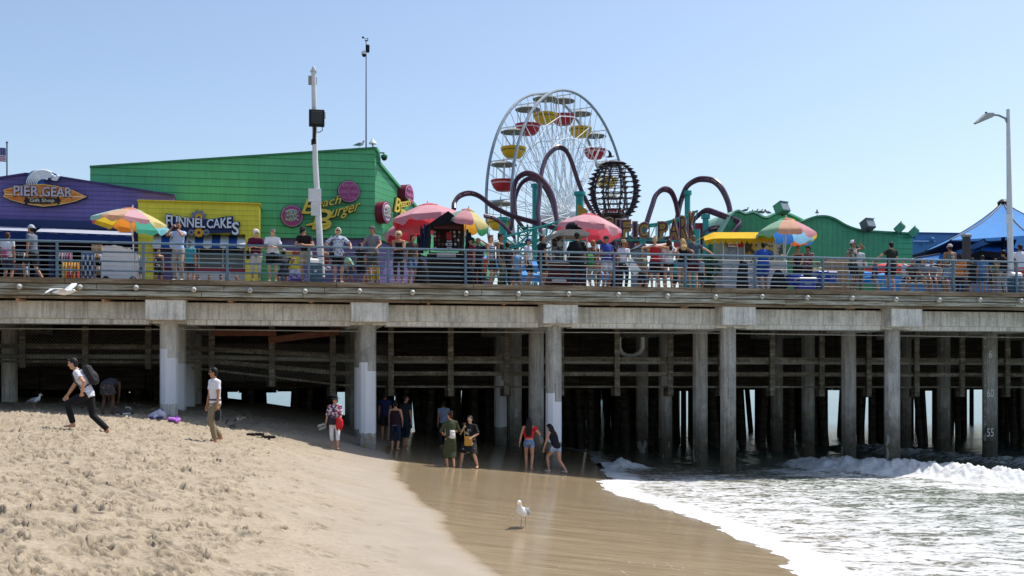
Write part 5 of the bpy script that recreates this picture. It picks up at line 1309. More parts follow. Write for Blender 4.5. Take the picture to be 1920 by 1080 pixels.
        if nm == 'hat':
            prof_h = [(.17,-.0),(.172,.008),(.10,.018),(.098,.06),(.088,.10),(.06,.12),(.01,.125)]
            mb.lathe([(r*k, z*k) for r, z in prof_h], 18); MM = Matrix.Translation(Hc+hd_up*.05*k) @ M4; mb.v = [tuple(MM @ V(p)) for p in mb.v]
            o_ = link('sun_hat', mb.mesh('hat'), root); o_.data.materials.append(mat(cx, .85, var=.15)); sm(o_.data); continue
        if nm == 'backpack':
            bp = (Cc+Sh)/2 - V((0,-1,0))*0 ; nb = bend(.8).cross(latS).normalized(); nb = nb if nb.y > 0 else -nb
            sc = e[2] if len(e) > 2 else 1.0; c = Cc.lerp(Sh,.35)+nb*(.12+.07*sc)*k - (bend(.8)*.06*k if sc > .8 else bend(.8)*.27*k); MM = Matrix([latS, nb, bend(.8)]).transposed().to_4x4(); MM.translation = c
            mb.bbox((-.14*k*sc,-.07*k*sc,-.21*k*sc), (.14*k*sc,.08*k*sc,.21*k*sc), .045*k*sc, M=MM); mb.ball(MM @ V((0,.07*k*sc,-.05*k*sc)), (.11*k*sc,.05*k*sc,.11*k*sc), 10, 7, M=MM.to_3x3().to_4x4())
            link('backpack', remesh(mb, vox, 'bag', mat(cx, .7, var=.2, scale=12)), root); mb = MB()
            for sx in (1,-1): mb.tube([MM @ V((sx*.08*k*sc,-.07*k*sc,.17*k*sc)), Sh+latS*(sx*.10*k)+bend(1)*.06*k, Sh+latS*(sx*.11*k)-nb*.10*k, Cc+latS*(sx*.125*k)-nb*.135*k, W+latS*(sx*.16*k)-nb*.05*k, MM @ V((sx*.12*k*sc,-.05*k*sc,-.15*k*sc))], .016*k, 6)
            link('strap', mb.mesh('strap'), root).data.materials.append(mat(e[3] if len(e) > 3 else cx, .7)); continue
        if nm == 'bag':      # bag on a long strap at the hip; e = (bag, colour, x side, size)
            sx = e[2]; sz = e[3] if len(e) > 3 else .24; c = P+V((sx*(.20*k*g+.03),-.02,-.02*k)); mb.bbox((c.x-.05,c.y-sz/2,c.z-sz*.45), (c.x+.05,c.y+sz/2,c.z+sz*.45), .03)
            link('shoulder_bag', mb.mesh('bag'), root).data.materials.append(mat(cx, .6, var=.15)); mb = MB()
            mb.tube([c+V((0,-.08,sz*.4)), shs[0 if sx > 0 else 1]+V((0,-.04,.06))*k, shs[0 if sx > 0 else 1]+V((0,.05,.06))*k, c+V((0,.08,sz*.4))], .012*k, 5); link('strap', mb.mesh('strap'), root).data.materials.append(mat(cx, .6)); continue
    if glasses:
        mb = MB(); gc = Hc+hf*.094*k+hd_up*.018*k
        for sx in (1,-1): mb.ball(gc+hl*(sx*.033*k), (.027*k,.012*k,.020*k), 8, 6, M=M4); mb.tube([gc+hl*(sx*.055*k), Hc+hl*(sx*.082*k)+hd_up*.015*k], .005*k, 4)
        mb.tube([gc+hl*.02*k, gc-hl*.02*k], .006*k, 4); link('sunglasses', mb.mesh('glasses'), root).data.materials.append(M_GLASS)
    return dict(P=P, Sh=Sh, Hc=Hc, wr=wr, els=els, kn=kn, ank=ank, Nk=Nk, hf=hf, hl=hl, hu=hd_up, k=k, Cc=Cc, W=W)
extra_hand = {}
GRP_B = 'people on the beach'; GRP_D = 'people on the pier deck'
def deckp(u, d, face, label, **kw):
    drop = kw.pop('drop', 0)
    s = S(u, d); t = pthing('person', label, 'person', s, d, DECK-drop, GRP_D, R(face)-TH)
    return t, person(t, **kw)
def beachp(u, v, face, label, dz=0, **kw):
    p = ghit(u, v); t = thing('person', label, 'person', (p.x, p.y, p.z+dz), R(face), GRP_B); return t, person(t, fine=True, **kw), p

# --- beach ---
P_DOT = patt('dotted_shirt', '#dcdce4', ['#5a5a86'], 30, .32, 'vor')
t, b_, p = beachp(163, 806, -82, 'young man in dotted white shirt and black backpack striding up the sand', dz=-.03, H=1.90, skin='l', lean=25, head=(0,12), feet=((.10,-.27,.09),(-.08,.38,-.05)), hands=((.22,-.05,.80),(-.25,-.46,.72)), elbow=((.6,.6,0),(-.6,.7,0)), top='tee', topm=P_DOT, bot='pants', botc='#17181b', hair='short', hairc='#1f1a18', extra=(('backpack','#26262a',1.05),), slv=.55)
t, b_, p = beachp(400, 829, -50, 'man in white polo and khaki trousers carrying dark shoes', dz=-.01, H=1.78, skin='m', lean=2, head=(-30,3), feet=((.09,-.02,.0),(-.08,.20,.06)), hands=((.27,-.03,.80),(-.25,-.05,.80)), top='tee', topc='#e4e3e8', bot='pants', botc='#8f7f66', hair='short', hairc='#15130f', glasses=True, slv=.6)
mb = MB(); mb.tube([b_['P']+V((0,0,.065)), b_['P']+V((0,0,.10))], [(.181,.136),(.178,.134)], 18, lat=V((1,0,0))); mb.build('belt', M_BLACK, t)
w_ = b_['wr'][0]
def shoe_pair(name, label, M, c1, c2):
    t = thing(name, label, 'shoes'); t.matrix_world = M
    for x in (-.05, .06):
        mb = MB(); mb.tube([(x,.02,.0),(x,.015,-.10),(x,.01,-.20),(x,0,-.26)], [(.042,.035),(.045,.04),(.05,.032),(.035,.02)], 12, lat=V((1,0,0))); mb.build('upper', c1, t, True)
        mb = MB(); mb.tube([(x,.05,.0),(x,.052,-.10),(x,.04,-.20),(x,.02,-.27)], [(.044,.01),(.042,.01),(.05,.01),(.035,.01)], 10, lat=V((1,0,0))); mb.build('sole', c2, t, True)
    return t
BM = lambda t: Matrix.Translation(t.location) @ Matrix.Rotation(t.rotation_euler[2], 4, 'Z')
shoe_pair('shoe_pair', 'dark shoes with pale soles hanging from the hand of the polo shirt man', BM(t) @ Matrix.Translation(w_+V((.02,-.02,-.10))), mat('#1c1d22', .6), mat('#8a8f92', .6))
# bending woman, seen from behind
t, b_, p = beachp(201, 777, 176, 'barelegged person in a dark dress bending low beside the striding man', H=1.66, skin='d', fat=1.25, lean=86, head=(0,60), feet=((.15,.0,0),(-.15,0,0)), hands=((.14,-.50,.16),(-.14,-.50,.16)), elbow=((.5,0,.4),(-.5,0,.4)), top='tank', topc='#3a3d44', bot='skirt', botm=patt('bordered_cloth', '#34363d', ['#8a5a54'], 22, .6, 'noise'), hair='bun', hairc='#2c211b', crouch=.0)
# walker with hat
P_GEO = patt('geometric_blouse', '#dcdbe2', ['#a8334a', '#22264a'], 13, .5, 'noise', (1,1,1.5))
t, b_, p = beachp(628, 842, 4, 'woman in black sun hat and patterned blouse holding a red jacket', H=1.57, skin='l', lean=0, head=(0,0), feet=((.09,-.06,0),(-.09,.10,.01)), hands=((.17,-.24,.93),(-.30,-.06,.80)), elbow=((.7,.5,-.4),(-.7,.4,0)), top='tee', slv=1.0, topm=P_GEO, bot='capri', botc='#d9dade', hair='bob', hairc='#171312', glasses=True, extra=(('hat','#1b1b22'),), hem=.10)
mb = MB(); c = b_['P']+V((-.02,-.15,.04)); mb.bbox((c.x-.17,c.y-.05,c.z-.13), (c.x+.08,c.y+.03,c.z+.10), .03); mb.build('waist_bag', mat('#22202a', .5), t)
mb = MB(); mb.tube([b_['Sh']+V((-.10,-.10,.02)), b_['Cc']+V((.0,-.15,0)), c+V((.06,0,.1))], .014, 5); mb.tube([b_['Sh']+V((.06,-.11,.0)), b_['Cc']+V((-.08,-.15,0)), c+V((-.14,0,.1))], .012, 5); mb.build('strap', mat('#22264a', .6), t)
w_ = b_['wr'][0]; M = BM(t); jk = thing('jacket', 'red jacket draped over the arm of the woman in the sun hat', 'jacket', M @ V(w_))
mb = MB()
for i in range(7): a = i*.9; mb.tube([(.03*math.cos(a)-.02,.04*math.sin(a),.10), (.06*math.cos(a),.06*math.sin(a),.0), (.07*math.cos(a+.4),.05*math.sin(a),-.14), (.05*math.cos(a+.7)-.02,.04*math.sin(a),-.28+.05*(i%3))], [.045,.055,.05,.025], 8)
me = remesh(mb, .014, 'cloth', mat('#c31f2a', .7, var=.15)); link('cloth', me, jk)
shoe_pair('shoe_pair', 'grey sandals in the hand of the woman in the sun hat', M @ Matrix.Translation(b_['wr'][1]+V((-.02,-.02,-.07))) @ Matrix.Rotation(R(70), 4, 'Y') @ Matrix.Scale(.85, 4), mat('#8f8f8c', .6), mat('#b5b5b0', .6))
# shaded pair by the pile
t, b_, p = beachp(741, 843, 172, 'woman in dark off shoulder top and rolled jeans in the pier shade', H=1.62, skin='l', fat=1.15, lean=4, head=(20,10), feet=((.10,0,0),(-.11,.06,0)), hands=((.24,-.1,.86),(-.24,-.12,.90)), top='crop', topc='#2a1820', bot='capri', botc='#22304a', hair='bun', hairc='#15110f')
mb = MB(); torso_c = b_['Cc']; mb.tube([b_['W']+V((0,0,-.14)), b_['Cc']+V((0,0,.03))], [(.19,.14),(.19,.14)], 16, lat=V((1,0,0))); mb.build('sash', mat('#2a1820', .8), t, True)
t, b_, p = beachp(760, 838, 150, 'man in dark tee and shorts walking in the shade beside her', H=1.78, skin='m', lean=2, head=(-50,0), feet=((.09,-.05,0),(-.09,.15,.02)), top='tee', topc='#20242a', bot='capri', botc='#1c2536', hair='short', hairc='#15110f')
t, b_, p = beachp(722, 826, 175, 'figure in navy shirt far under the pier deck', H=1.72, skin='m', top='tee', topc='#1e2a52', bot='shorts', botc='#22242a', hair='short')
t, b_, p = beachp(832, 838, 200, 'person in pale blue shirt in the shade behind the olive dress', H=1.70, skin='m', top='tee', topc='#8d97b8', bot='pants', botc='#2a2c33', hair='short')
# two women at the wet edge
t, b_, p = beachp(845, 876, 205, 'woman in olive dress with small white backpack and hair in a bun', H=1.66, skin='l', lean=0, head=(35,4), feet=((.11,-.02,0),(-.08,.06,0)), hands=((.17,-.20,1.05),(-.14,-.22,1.08)), elbow=((.8,.5,-.3),(-.8,.5,-.3)), top='sweater', slv=1.15, topc='#3f4630', bot='longdress', botc='#3f4630', hair='bun', hairc='#3a2118', extra=(('backpack','#e0d8d6',.62,'#e0d8d6'),))
t, b_, p = beachp(884, 877, -18, 'woman in wide black tee and floral skirt with ochre pouch', H=1.62, skin='p', fat=1.15, lean=0, head=(-18,-2), feet=((.20,.0,0),(-.34,-.10,0)), hands=((.10,-.27,1.0),(-.20,-.20,1.30)), elbow=((.9,.2,-.3),(-.6,0,-1)), top='tee', slv=.95, topc='#1b1c1f', bot='dress', botm=patt('floral_skirt', '#141517', ['#b9b3aa'], 9, .62), hair='lowbun', hairc='#2c1c17', hem=.26)
M = BM(t); pc = thing('pouch', 'ochre leather pouch held before the woman in the black tee', 'pouch', M @ (b_['P']+V((.02,-.22,.02))), t.rotation_euler[2])
mb = MB(); mb.bbox((-.125,-.02,-.15), (.125,.02,.13), .012); mb.build('panel', mat('#d09a44', .6, var=.12), pc); mb = MB(); mb.tube([(-.12,0,.12),(-.16,.05,.45),(-.12,.08,.55)], .008, 5); mb.build('strap', mat('#c9ac7a', .6), pc)
mb = MB(); mb.tube([b_['wr'][1]+V((0,-.04,.10)), b_['wr'][1]+V((0,-.04,.16))], [.02,.03], 8); cn = mb.build('ice_cream', mat('#4a3026', .5), None, True); cn.matrix_world = M; props(cn, 'chocolate ice cream in the raised hand of the woman in black', 'ice cream')
# two girls at the water
P_DEN = patt('faded_denim', '#5f7fa8', ['#8fa8c6'], 7, .52)
t, b_, p = beachp(992, 880, 174, 'girl in red top and denim shorts with long dark hair, standing', H=1.66, skin='l', lean=0, head=(0,0), feet=((.10,-.10,0),(-.09,.10,0)), hands=((.32,.02,.84),(-.20,-.20,1.18)), elbow=((.8,.3,0),(-.8,.4,-.6)), top='crop', topc='#b81f2a', bot='short', botm=P_DEN, hair='verylong', hairc='#18100e')
mb = MB(); mb.tube([b_['W']+V((0,0,-.01)), b_['Cc']+V((0,0,.02))], [(.155,.12),(.185,.135)], 16, lat=V((1,0,0))); mb.tube([b_['Sh']+V((-.15,0,0)), b_['Sh']+V((-.25,-.03,-.10))], [.07,.075], 10); mb.build('ruffle', mat('#c8242f', .8, var=.12), t, True)
t, b_, p = beachp(1042, 885, 228, 'girl in pale denim shorts leaning forward with hair down her back', H=1.66, skin='l', lean=24, head=(0,14), feet=((.10,-.24,0),(-.08,.34,0)), hands=((.24,-.34,.70),(-.16,-.30,.86)), elbow=((.7,.5,0),(-.7,.5,0)), top='cami', topc='#1a1b22', bot='short', botm=patt('pale_denim', '#8fa9cc', ['#b9c8dc'], 7, .5), hair='verylong', hairc='#1e1310', shoes='#b9b9b5')
# ---------- parasols ----------
RAIN = ['#e8566a','#f0973a','#f2d13c','#58b86a','#3f7fd0','#8fd0e0','#f2d13c','#f07f4a']
def pale(c, f=.5):
    h = c.lstrip('#'); return '#'+''.join('%02x' % int(int(h[i:i+2],16)*(1-f)+245*f) for i in (0,2,4))
def parasol(u, v, rpx, hpx, d, cols, label, lean=(0,0), pole_u=None, npan=8, ground=True, rot0=0, val=.10, tr=.42):
    p = L(u, v, d); k = YS(p.x, d)/F; r = rpx*k; h = hpx*k; s0 = p.x if pole_u is None else S(pole_u, d)
    t = pthing('parasol', label, 'parasol', s0, d, DECK, 'parasols over the carts')
    M = Matrix.Translation((p.x-s0, 0, p.z-DECK)) @ Matrix.Rotation(R(-lean[0]*.22), 4, 'X') @ Matrix.Rotation(R(lean[1]), 4, 'Y') @ Matrix.Rotation(rot0, 4, 'Z')
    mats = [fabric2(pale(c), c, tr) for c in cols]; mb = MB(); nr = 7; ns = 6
    for i in range(npan):
        mi = i % len(cols)
        def pt(a, q):   # a 0..1 across the panel, q 0 apex .. 1 hem
            an = 2*math.pi*(i+a)/npan; an0 = 2*math.pi*i/npan; an1 = 2*math.pi*(i+1)/npan
            chord = math.cos(math.pi/npan)/math.cos((a-.5)*2*math.pi/npan); rr = r*q*(chord*.55+.45) - r*.05*math.sin(math.pi*a)*q
            z = -h*(q**1.55) + .02*r*math.sin(math.pi*a)*math.sin(math.pi*q)
            return V((rr*math.cos(an), rr*math.sin(an), z))
        base = len(mb.v); vs = []
        for q in range(nr+1):
            for a in range(ns+1): vs.append(M @ pt(a/ns, q/nr))
        for a in range(ns+1):
            e = pt(a/ns, 1); sc_ = val*(1+.9*math.sin(math.pi*a/ns)+.35*math.sin(a*5+i*3))*.85; vs.append(M @ (e+V((e.x*.015, e.y*.015, -sc_+.012*math.sin(a*2.2+i)))))
        fs = [(q*(ns+1)+a, q*(ns+1)+a+1, (q+1)*(ns+1)+a+1, (q+1)*(ns+1)+a) for q in range(nr+1) for a in range(ns)]
        mb.add(vs, fs, mi)
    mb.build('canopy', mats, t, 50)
    mb = MB(); vs = []
    for i in range(npan*2):
        an = math.pi*i/npan; vs.append(M @ V((.24*r*math.cos(an), .24*r*math.sin(an), -.02*h+.0)))
    for i in range(npan):
        a0, a1 = 2*math.pi*i/npan, 2*math.pi*(i+1)/npan
        mb.add([M @ V((0,0,.07)), M @ V((.26*r*math.cos(a0),.26*r*math.sin(a0),-.03*h-.0)), M @ V((.29*r*math.cos((a0+a1)/2),.29*r*math.sin((a0+a1)/2),-.05*h-.02)), M @ V((.26*r*math.cos(a1),.26*r*math.sin(a1),-.03*h))], [(0,1,2,3)], i % len(cols))
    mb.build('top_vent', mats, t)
    mb = MB()
    for i in range(npan):
        an = 2*math.pi*i/npan; mb.tube([M @ V((r*q*math.cos(an), r*q*math.sin(an), -h*q**1.55-.015)) for q in (.05,.35,.7,1.0)], .007, 4)
        mb.tube([M @ V((0,0,-h*1.0)), M @ V((r*.5*math.cos(an), r*.5*math.sin(an), -h*.5**1.55-.02))], .006, 4)
    mb.build('ribs', mat('#c9c9c6', .4, .4), t)
    mb = MB(); mb.tube([(0,0,0), (0,0,(p.z-DECK)*.55), M @ V((0,0,-h*.9)), M @ V((0,0,.14))], .022, 8); mb.build('pole', M_WHITE, t, True)
    mb = MB(); mb.lathe([(.22,0),(.22,.04),(.06,.08),(.04,.2)], 14); mb.build('base', mat('#8b8d90', .6), t)
    return t
parasol(248, 393, 71, 25, 1.4, ['#8fd8e8','#58b8a0','#f0973a','#f2d13c','#e8566a','#7fd0b8','#f0964a','#f08a9a','#f2d13c','#8fd0d8'], 'pale rainbow parasol over the white sheeted cart on the left', (12,6), 250, 10, rot0=.3)
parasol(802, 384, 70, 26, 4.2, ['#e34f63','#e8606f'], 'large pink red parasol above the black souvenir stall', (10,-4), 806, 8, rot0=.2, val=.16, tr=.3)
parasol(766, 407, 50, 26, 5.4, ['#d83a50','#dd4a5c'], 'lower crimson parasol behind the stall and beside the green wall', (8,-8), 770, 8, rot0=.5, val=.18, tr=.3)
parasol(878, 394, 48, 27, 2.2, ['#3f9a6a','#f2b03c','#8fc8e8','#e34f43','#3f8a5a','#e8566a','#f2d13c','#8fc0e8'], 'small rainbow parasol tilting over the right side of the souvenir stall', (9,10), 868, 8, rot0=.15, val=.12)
parasol(1107, 403, 64, 26, 3.4, ['#e86a7c','#e25568'], 'pale topped pink parasol over the food cart', (10,7), 1097, 8, rot0=.2, val=.17, tr=.3)
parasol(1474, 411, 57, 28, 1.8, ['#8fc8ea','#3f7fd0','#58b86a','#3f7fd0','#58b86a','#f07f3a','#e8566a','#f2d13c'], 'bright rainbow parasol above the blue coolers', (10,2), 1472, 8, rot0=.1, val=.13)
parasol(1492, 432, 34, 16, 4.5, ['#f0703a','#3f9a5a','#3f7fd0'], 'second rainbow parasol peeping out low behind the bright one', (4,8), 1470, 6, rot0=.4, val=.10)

# ---------- carts ----------
def bx(t, name, u0, v0, u1, v1, dd, th, m, bev=.01, s0=0, d0=0, zlo=None, lab=None):
    a = L(u0, v1, d0+dd); b_ = L(u1, v0, d0+dd); z0 = a.z-DECK if zlo is None else zlo
    mb = MB(); mb.bbox((a.x-s0, dd, z0), (b_.x-s0, dd+th, b_.z-DECK), bev); o = mb.build(name, m, t); props(o, lab); return o
# souvenir stall
s0, d0 = S(835, 1.6), 1.6
t = pthing('souvenir_stall', 'dark souvenir stall hung with trinkets under a black sloping roof', 'stall', s0, d0, DECK)
K = dict(s0=s0, d0=d0)
M_WOODD = mat('#3a2520', .7, var=.3, scale=4); M_CLOTHB = mat('#15151a', .9, var=.3)
bx(t, 'back_panel', 813, 420, 868, 470, .9, .05, M_WOODD, **K)
bx(t, 'cabinet', 806, 474, 872, 540, .25, .9, mat('#1c1c20', .7, var=.3), zlo=0, **K)
for u in (806, 869): bx(t, 'post', u-1.3, 420, u+1.3, 540, .0, .07, M_BLACK, zlo=0, **K)
bx(t, 'sign_header', 812, 421, 868, 429, .1, .04, mat('#4d1f1f', .7), **K)
mb = MB(); q = [L(800, 422, d0-.1), L(835, 401, d0+.7), L(872, 419, d0-.1)]; mb.prism([V((p.x-s0, 0, p.z-DECK)) for p in q], (0,1.4,0)); mb.build('roof', M_CLOTHB, t)
bx(t, 'price_board', 819, 473, 855, 482, -.02, .02, mat('#9a9a9c', .6), **K)
rr = random.Random(4)
for row in range(5):
    for i in range(7):
        if i in (2,3) and row < 3: continue
        u = 816+i*7.4+rr.uniform(-1,1); v = 433+row*7.5; c = rr.choice(['#b7b7bd','#8a2530','#4d4d55','#2b2b33','#c9c9cf','#5a4030'])
        bx(t, 'trinket', u-1.8, v, u+1.8, v+4.5, .5, .03, mat(c, .5), .003, **K)
bx(t, 'red_panel', 837, 435, 847, 449, .42, .04, mat('#a32530', .5), **K)
for j in range(5):
    for i in range(3): bx(t, 'charm', 838+i*3.2, 451+j*4, 840.2+i*3.2, 453.2+j*4, .44, .02, mat('#d8d8de', .4), .002, **K)
for u, v0, v1, c in ((790,425,475,'#22222b'),(797,420,470,'#1d2a55'),(803,424,465,'#32323b'),(876,430,480,'#1f2c4a'),(881,436,486,'#18181d'),(784,440,492,'#2b2b30')):
    p = L(u, (v0+v1)/2, d0+.2); mb = MB(); k = YS(p.x, d0)/F; z = p.z-DECK; hh = (v1-v0)*k/2
    mb.tube([(p.x-s0, .2, z+hh), (p.x-s0+.02, .18, z), (p.x-s0-.02, .2, z-hh)], [(.05,.03),(.11,.05),(.13,.06)], 8); mb.build('hanging_scarf', mat(c, .9, var=.2), t, True)
def dark_heap(u0, v0, u1, v1, d, label, cx='#1b1b20', n=7):
    t = pthing('covered_goods', label, 'bag', S((u0+u1)/2, d), d, DECK); k = YS(0, d)/F; w = (u1-u0)*k/2; h = Z((u0+u1)/2, v0, d)-DECK; mb = MB(); rr = random.Random(int(u0))
    mb.tube([(0,0,0), (0,0,h*.55), (rr.uniform(-.1,.1)*w,0,h)], [(w,w*.6),(w*.85,w*.5),(w*.25,w*.2)], 12, lat=(1,0,0))
    for i in range(n): mb.ball((rr.uniform(-.7,.7)*w, rr.uniform(-.3,.1)*w, rr.uniform(.15,.8)*h), (w*.35, w*.3, h*.2), 8, 6)
    link('sheet', remesh(mb, .03, 'sheet', mat(cx, .8, var=.25)), t)
dark_heap(776, 486, 806, 525, .9, 'black bundles of goods left of the souvenir stall'); dark_heap(872, 492, 890, 525, 1.2, 'dark bundle leaning at the right foot of the souvenir stall')
dark_heap(1378, 486, 1406, 530, 1.0, 'black covered stack in front of the snack cart'); dark_heap(1440, 506, 1478, 532, 1.1, 'low dark bag between snack cart and coolers')
# food cart with cream canopy
s0, d0 = S(1072, 2.2), 2.2; K = dict(s0=s0, d0=d0)
t = pthing('food_cart', 'food cart with cream canopy, black dome and maroon body', 'cart', s0, d0, DECK)
bx(t, 'body', 1032, 492, 1100, 545, .1, .9, mat('#5a2a2c', .6, var=.2), .03, zlo=.12, **K); bx(t, 'counter', 1028, 489, 1104, 493, 0, 1.1, mat('#c9c6c0', .4), **K)
bx(t, 'side_shelf', 1036, 524, 1062, 528, -.05, .1, M_WHITE, **K)
for u in (1034, 1058, 1101): bx(t, 'post', u-1, 438, u+1, 492, .1, .05, mat('#c9c9c6', .4), **K)
mb = MB(); mb.prism([V((q.x-s0, 0, q.z-DECK)) for q in (L(1034,441,d0), L(1052,430,d0), L(1092,430,d0), L(1107,438,d0), L(1104,442,d0))], (0,1.2,0)); mb.build('canopy', fabric('#c9bfb0', .2), t)
mb = MB(); mb.prism([V((q.x-s0, -.02, q.z-DECK)) for q in (L(1036,439,d0), L(1058,436,d0), L(1030,452,d0))], (0,.9,0)); mb.build('side_flap', fabric('#b5b0a4', .2), t)
mb = MB(); c = L(1076, 430, d0+.5); mb.lathe([(.30,0),(.29,.10),(.22,.2),(.08,.25)], 14, (c.x-s0, .5, c.z-DECK)); mb.build('dome', M_CLOTHB, t, True)
bx(t, 'bottle_rack', 1038, 446, 1056, 488, .45, .3, patt('cart_clutter', '#3a3a3c', ['#a9a49a','#7a6a5a'], 9, .52), **K); bx(t, 'glass_screen', 1062, 470, 1072, 492, .2, .03, mat('#c9d0d6', .2), **K)
mb = MB(); c = L(1050, 457, d0+.4); mb.tube([(c.x-s0,.38,c.z-DECK),(c.x-s0,.44,c.z-DECK)], .11, 14); mb.build('round_dial', mat('#b5b0a6', .5), t)
for x in (-.5, .45): mb = MB(); mb.tube([(x,.3,.16),(x,.38,.16)], .16, 14); mb.build('wheel', M_BLACK, t)
# yellow snack cart
s0, d0 = S(1415, 2.4), 2.4; K = dict(s0=s0, d0=d0)
t = pthing('snack_cart', 'white snack cart with scalloped yellow awning and glass front', 'cart', s0, d0, DECK)
bx(t, 'body', 1356, 488, 1476, 550, .2, 1.1, mat('#d6d7d8', .5, var=.12), .02, zlo=.1, **K)
bx(t, 'glass_case', 1357, 450, 1396, 488, .2, 1.0, mat('#8f9aa0', .15, var=.5, scale=7), .01, **K)
bx(t, 'inner_shelf', 1396, 452, 1468, 478, .9, .3, patt('snack_shelf', '#4a4a48', ['#b8a25a','#9a9a96'], 5, .5), **K)
bx(t, 'counter', 1396, 478, 1474, 489, .2, 1.0, mat('#a7b6ac', .4), **K)
for u in (1357, 1384, 1396, 1453, 1470): bx(t, 'post', u-.8, 446, u+.8, 489, .12, .05, M_WHITE, **K)
bx(t, 'white_sign', 1366, 452, 1384, 463, .08, .02, M_WHITE, **K); bx(t, 'red_sign', 1384, 451, 1394, 463, .07, .02, mat('#b02a2a', .5), **K)
mb = MB(); p = L(1375, 459, d0+.05); text(mb, 'HOT DOG', p.x-s0, p.z-DECK, .28, .07, y=.07, th=.01, bold=.01); mb.build('lettering', mat('#b02a2a', .5), t)
for u0, u1 in ((1359,1372),(1374,1388),(1391,1402),(1420,1440)): bx(t, 'door_panel', u0, 494, u1, 528, .17, .03, mat('#c3c6c9', .4), **K); bx(t, 'handle', u1-3, 505, u1-2, 513, .15, .02, M_BLACK, **K)
for x in (-.9, .9): mb = MB(); mb.tube([(x,.4,.15),(x,.5,.15)], .15, 14); mb.build('wheel', M_BLACK, t)
mb = MB(); n = 26; top = []; hem = []
for i in range(n+1):
    q = i/n; u = 1322+q*(1452-1322); vt = 436+ (8*(1-min(1,q*7)))**1.0; vh = 447 + (4*(1-min(1,q*7)))
    a = L(u, vt-1.5, d0+.35); b_ = L(u-1, vh, d0-.25); top.append(V((a.x-s0,.5,a.z-DECK))); hem.append(V((b_.x-s0,-.25,b_.z-DECK)))
for i in range(n):
    mb.quad(hem[i], hem[i+1], top[i+1], top[i]); mb.quad(top[i], top[i+1], top[i+1]+V((0,1,-.08)), top[i]+V((0,1,-.08)))
mb.build('awning', fabric('#e6b91e', .2), t)
mb = MB()
for i in range(13):
    a, b_ = hem[2*i], hem[2*i+2]; pts = [a.lerp(b_, q/6)+V((0,0,-.17 if 0 < q < 6 else -.10)) for q in range(7)]
    mb.prism([a]+[a.lerp(b_, q/6)+V((0,0,-.06-.13*math.sin(math.pi*q/6)**.6)) for q in range(7)]+[b_], (0,.012,0))
mb.build('scalloped_valance', fabric('#e0b01a', .2), t)
# coolers and boxes
def cooler(u, v0, v1, w, d, label, yaw=0):
    p = L(u, v1, d); k = YS(p.x, d)/F; z1 = Z(u, v0, d)-DECK; z0 = max(0, p.z-DECK-.05); ww = w*k/2; t = pthing('cooler', label, 'cooler', p.x, d, DECK+z0, 'blue coolers', R(yaw)); h = z1-z0
    mb = MB(); mb.bbox((-ww*.95,-.20,0), (ww*.95,.2,h*.84), .03); mb.build('box', mat('#2145b0', .35, var=.08, spec=.5), t)
    mb = MB(); mb.bbox((-ww,-.22,h*.842), (ww,.22,h), .025); mb.build('lid', mat('#3d5ec4' if d > .9 else '#cfd4de', .4), t)
    mb = MB(); mb.tube([(-ww*.35,-.215,h*.62),(-ww*.35,-.235,h*.45),(ww*.3,-.235,h*.45),(ww*.3,-.215,h*.62)], .01, 5); mb.build('handle', M_WHITE, t)
cooler(1489, 516, 534, 27, 1.1, 'blue cooler half hidden behind the biggest one'); cooler(1511, 521, 541, 34, .55, 'large blue cooler with pale lid closest to the railing', -4)
cooler(1537, 509, 527, 20, 1.9, 'blue cooler on the stack left of its twin', 5); cooler(1557, 510, 528, 19, 1.9, 'rightmost upright blue cooler by the cardboard boxes', -3)
for u0, v0, u1, v1, d, l in ((1546,484,1564,504,3,'tall narrow brown cardboard box beside the coolers'),(1563,483,1588,516,3.2,'large brown cardboard box behind the coolers'),(174,460,192,473,2.6,'flat beige cardboard box at the left of the white sheeted cart')):
    p = L((u0+u1)/2, v1, d); k = YS(p.x, d)/F; z0 = p.z-DECK if u0 < 200 else 0; w = (u1-u0)*k/2; t = pthing('cardboard_box', l, 'box', p.x, d, DECK); h = Z(u0, v0, d)-DECK
    mb = MB(); mb.bbox((-w,-.2,0 if u0 > 200 else z0), (w,.25,h), .008); mb.build('carton', mat('#a88a6c', .85, var=.1), t)
    mb = MB(); mb.box((-w-.002,-.203,h*.9), (w+.002,-.2005,h*.95)); mb.box((-.03,-.206,0 if u0 > 200 else z0), (.03,-.203,h)); mb.build('tape', mat('#c2a988', .5), t)
# white sheeted cart on the left
t = pthing('sheeted_cart', 'white painted board cart with ragged top under the pale parasol', 'cart', S(224, 1.5), 1.5, DECK); s0 = S(224, 1.5)
M_WBRD, nt, b = newmat('scuffed_white_board'); o = tcoord(nt); n = nnoise(nt, o, 2.4, 6, .75, (1,1,5)); nt.links.new(ramp(nt, n, [(.30, (.30,.30,.31)), (.37, (.80,.80,.82)), (.6, (.88,.88,.90))]), b.inputs['Base Color'])
mb = MB(); mb.prism([V((q.x-s0, 0, q.z-DECK)) for q in [L(u, v, 1.5) for u, v in ((189,530),(190,500),(193,462),(199,460),(207,461),(214,459),(221,461),(229,462),(236,466),(243,465),(248,470),(249,530))]], (0,.5,0)); mb.build('front_board', M_WBRD, t)
mb = MB(); mb.prism([V((q.x-s0, .52, q.z-DECK)) for q in [L(u, v, 1.5) for u, v in ((248,530),(249,470),(255,474),(257,490),(258,530))]], (0,.3,0)); mb.build('side_board', M_WBRD, t)
for x in (-.4,.4): mb = MB(); mb.tube([(x,-.02,.1),(x,.06,.1)], .1, 12); mb.build('wheel', M_BLACK, t)
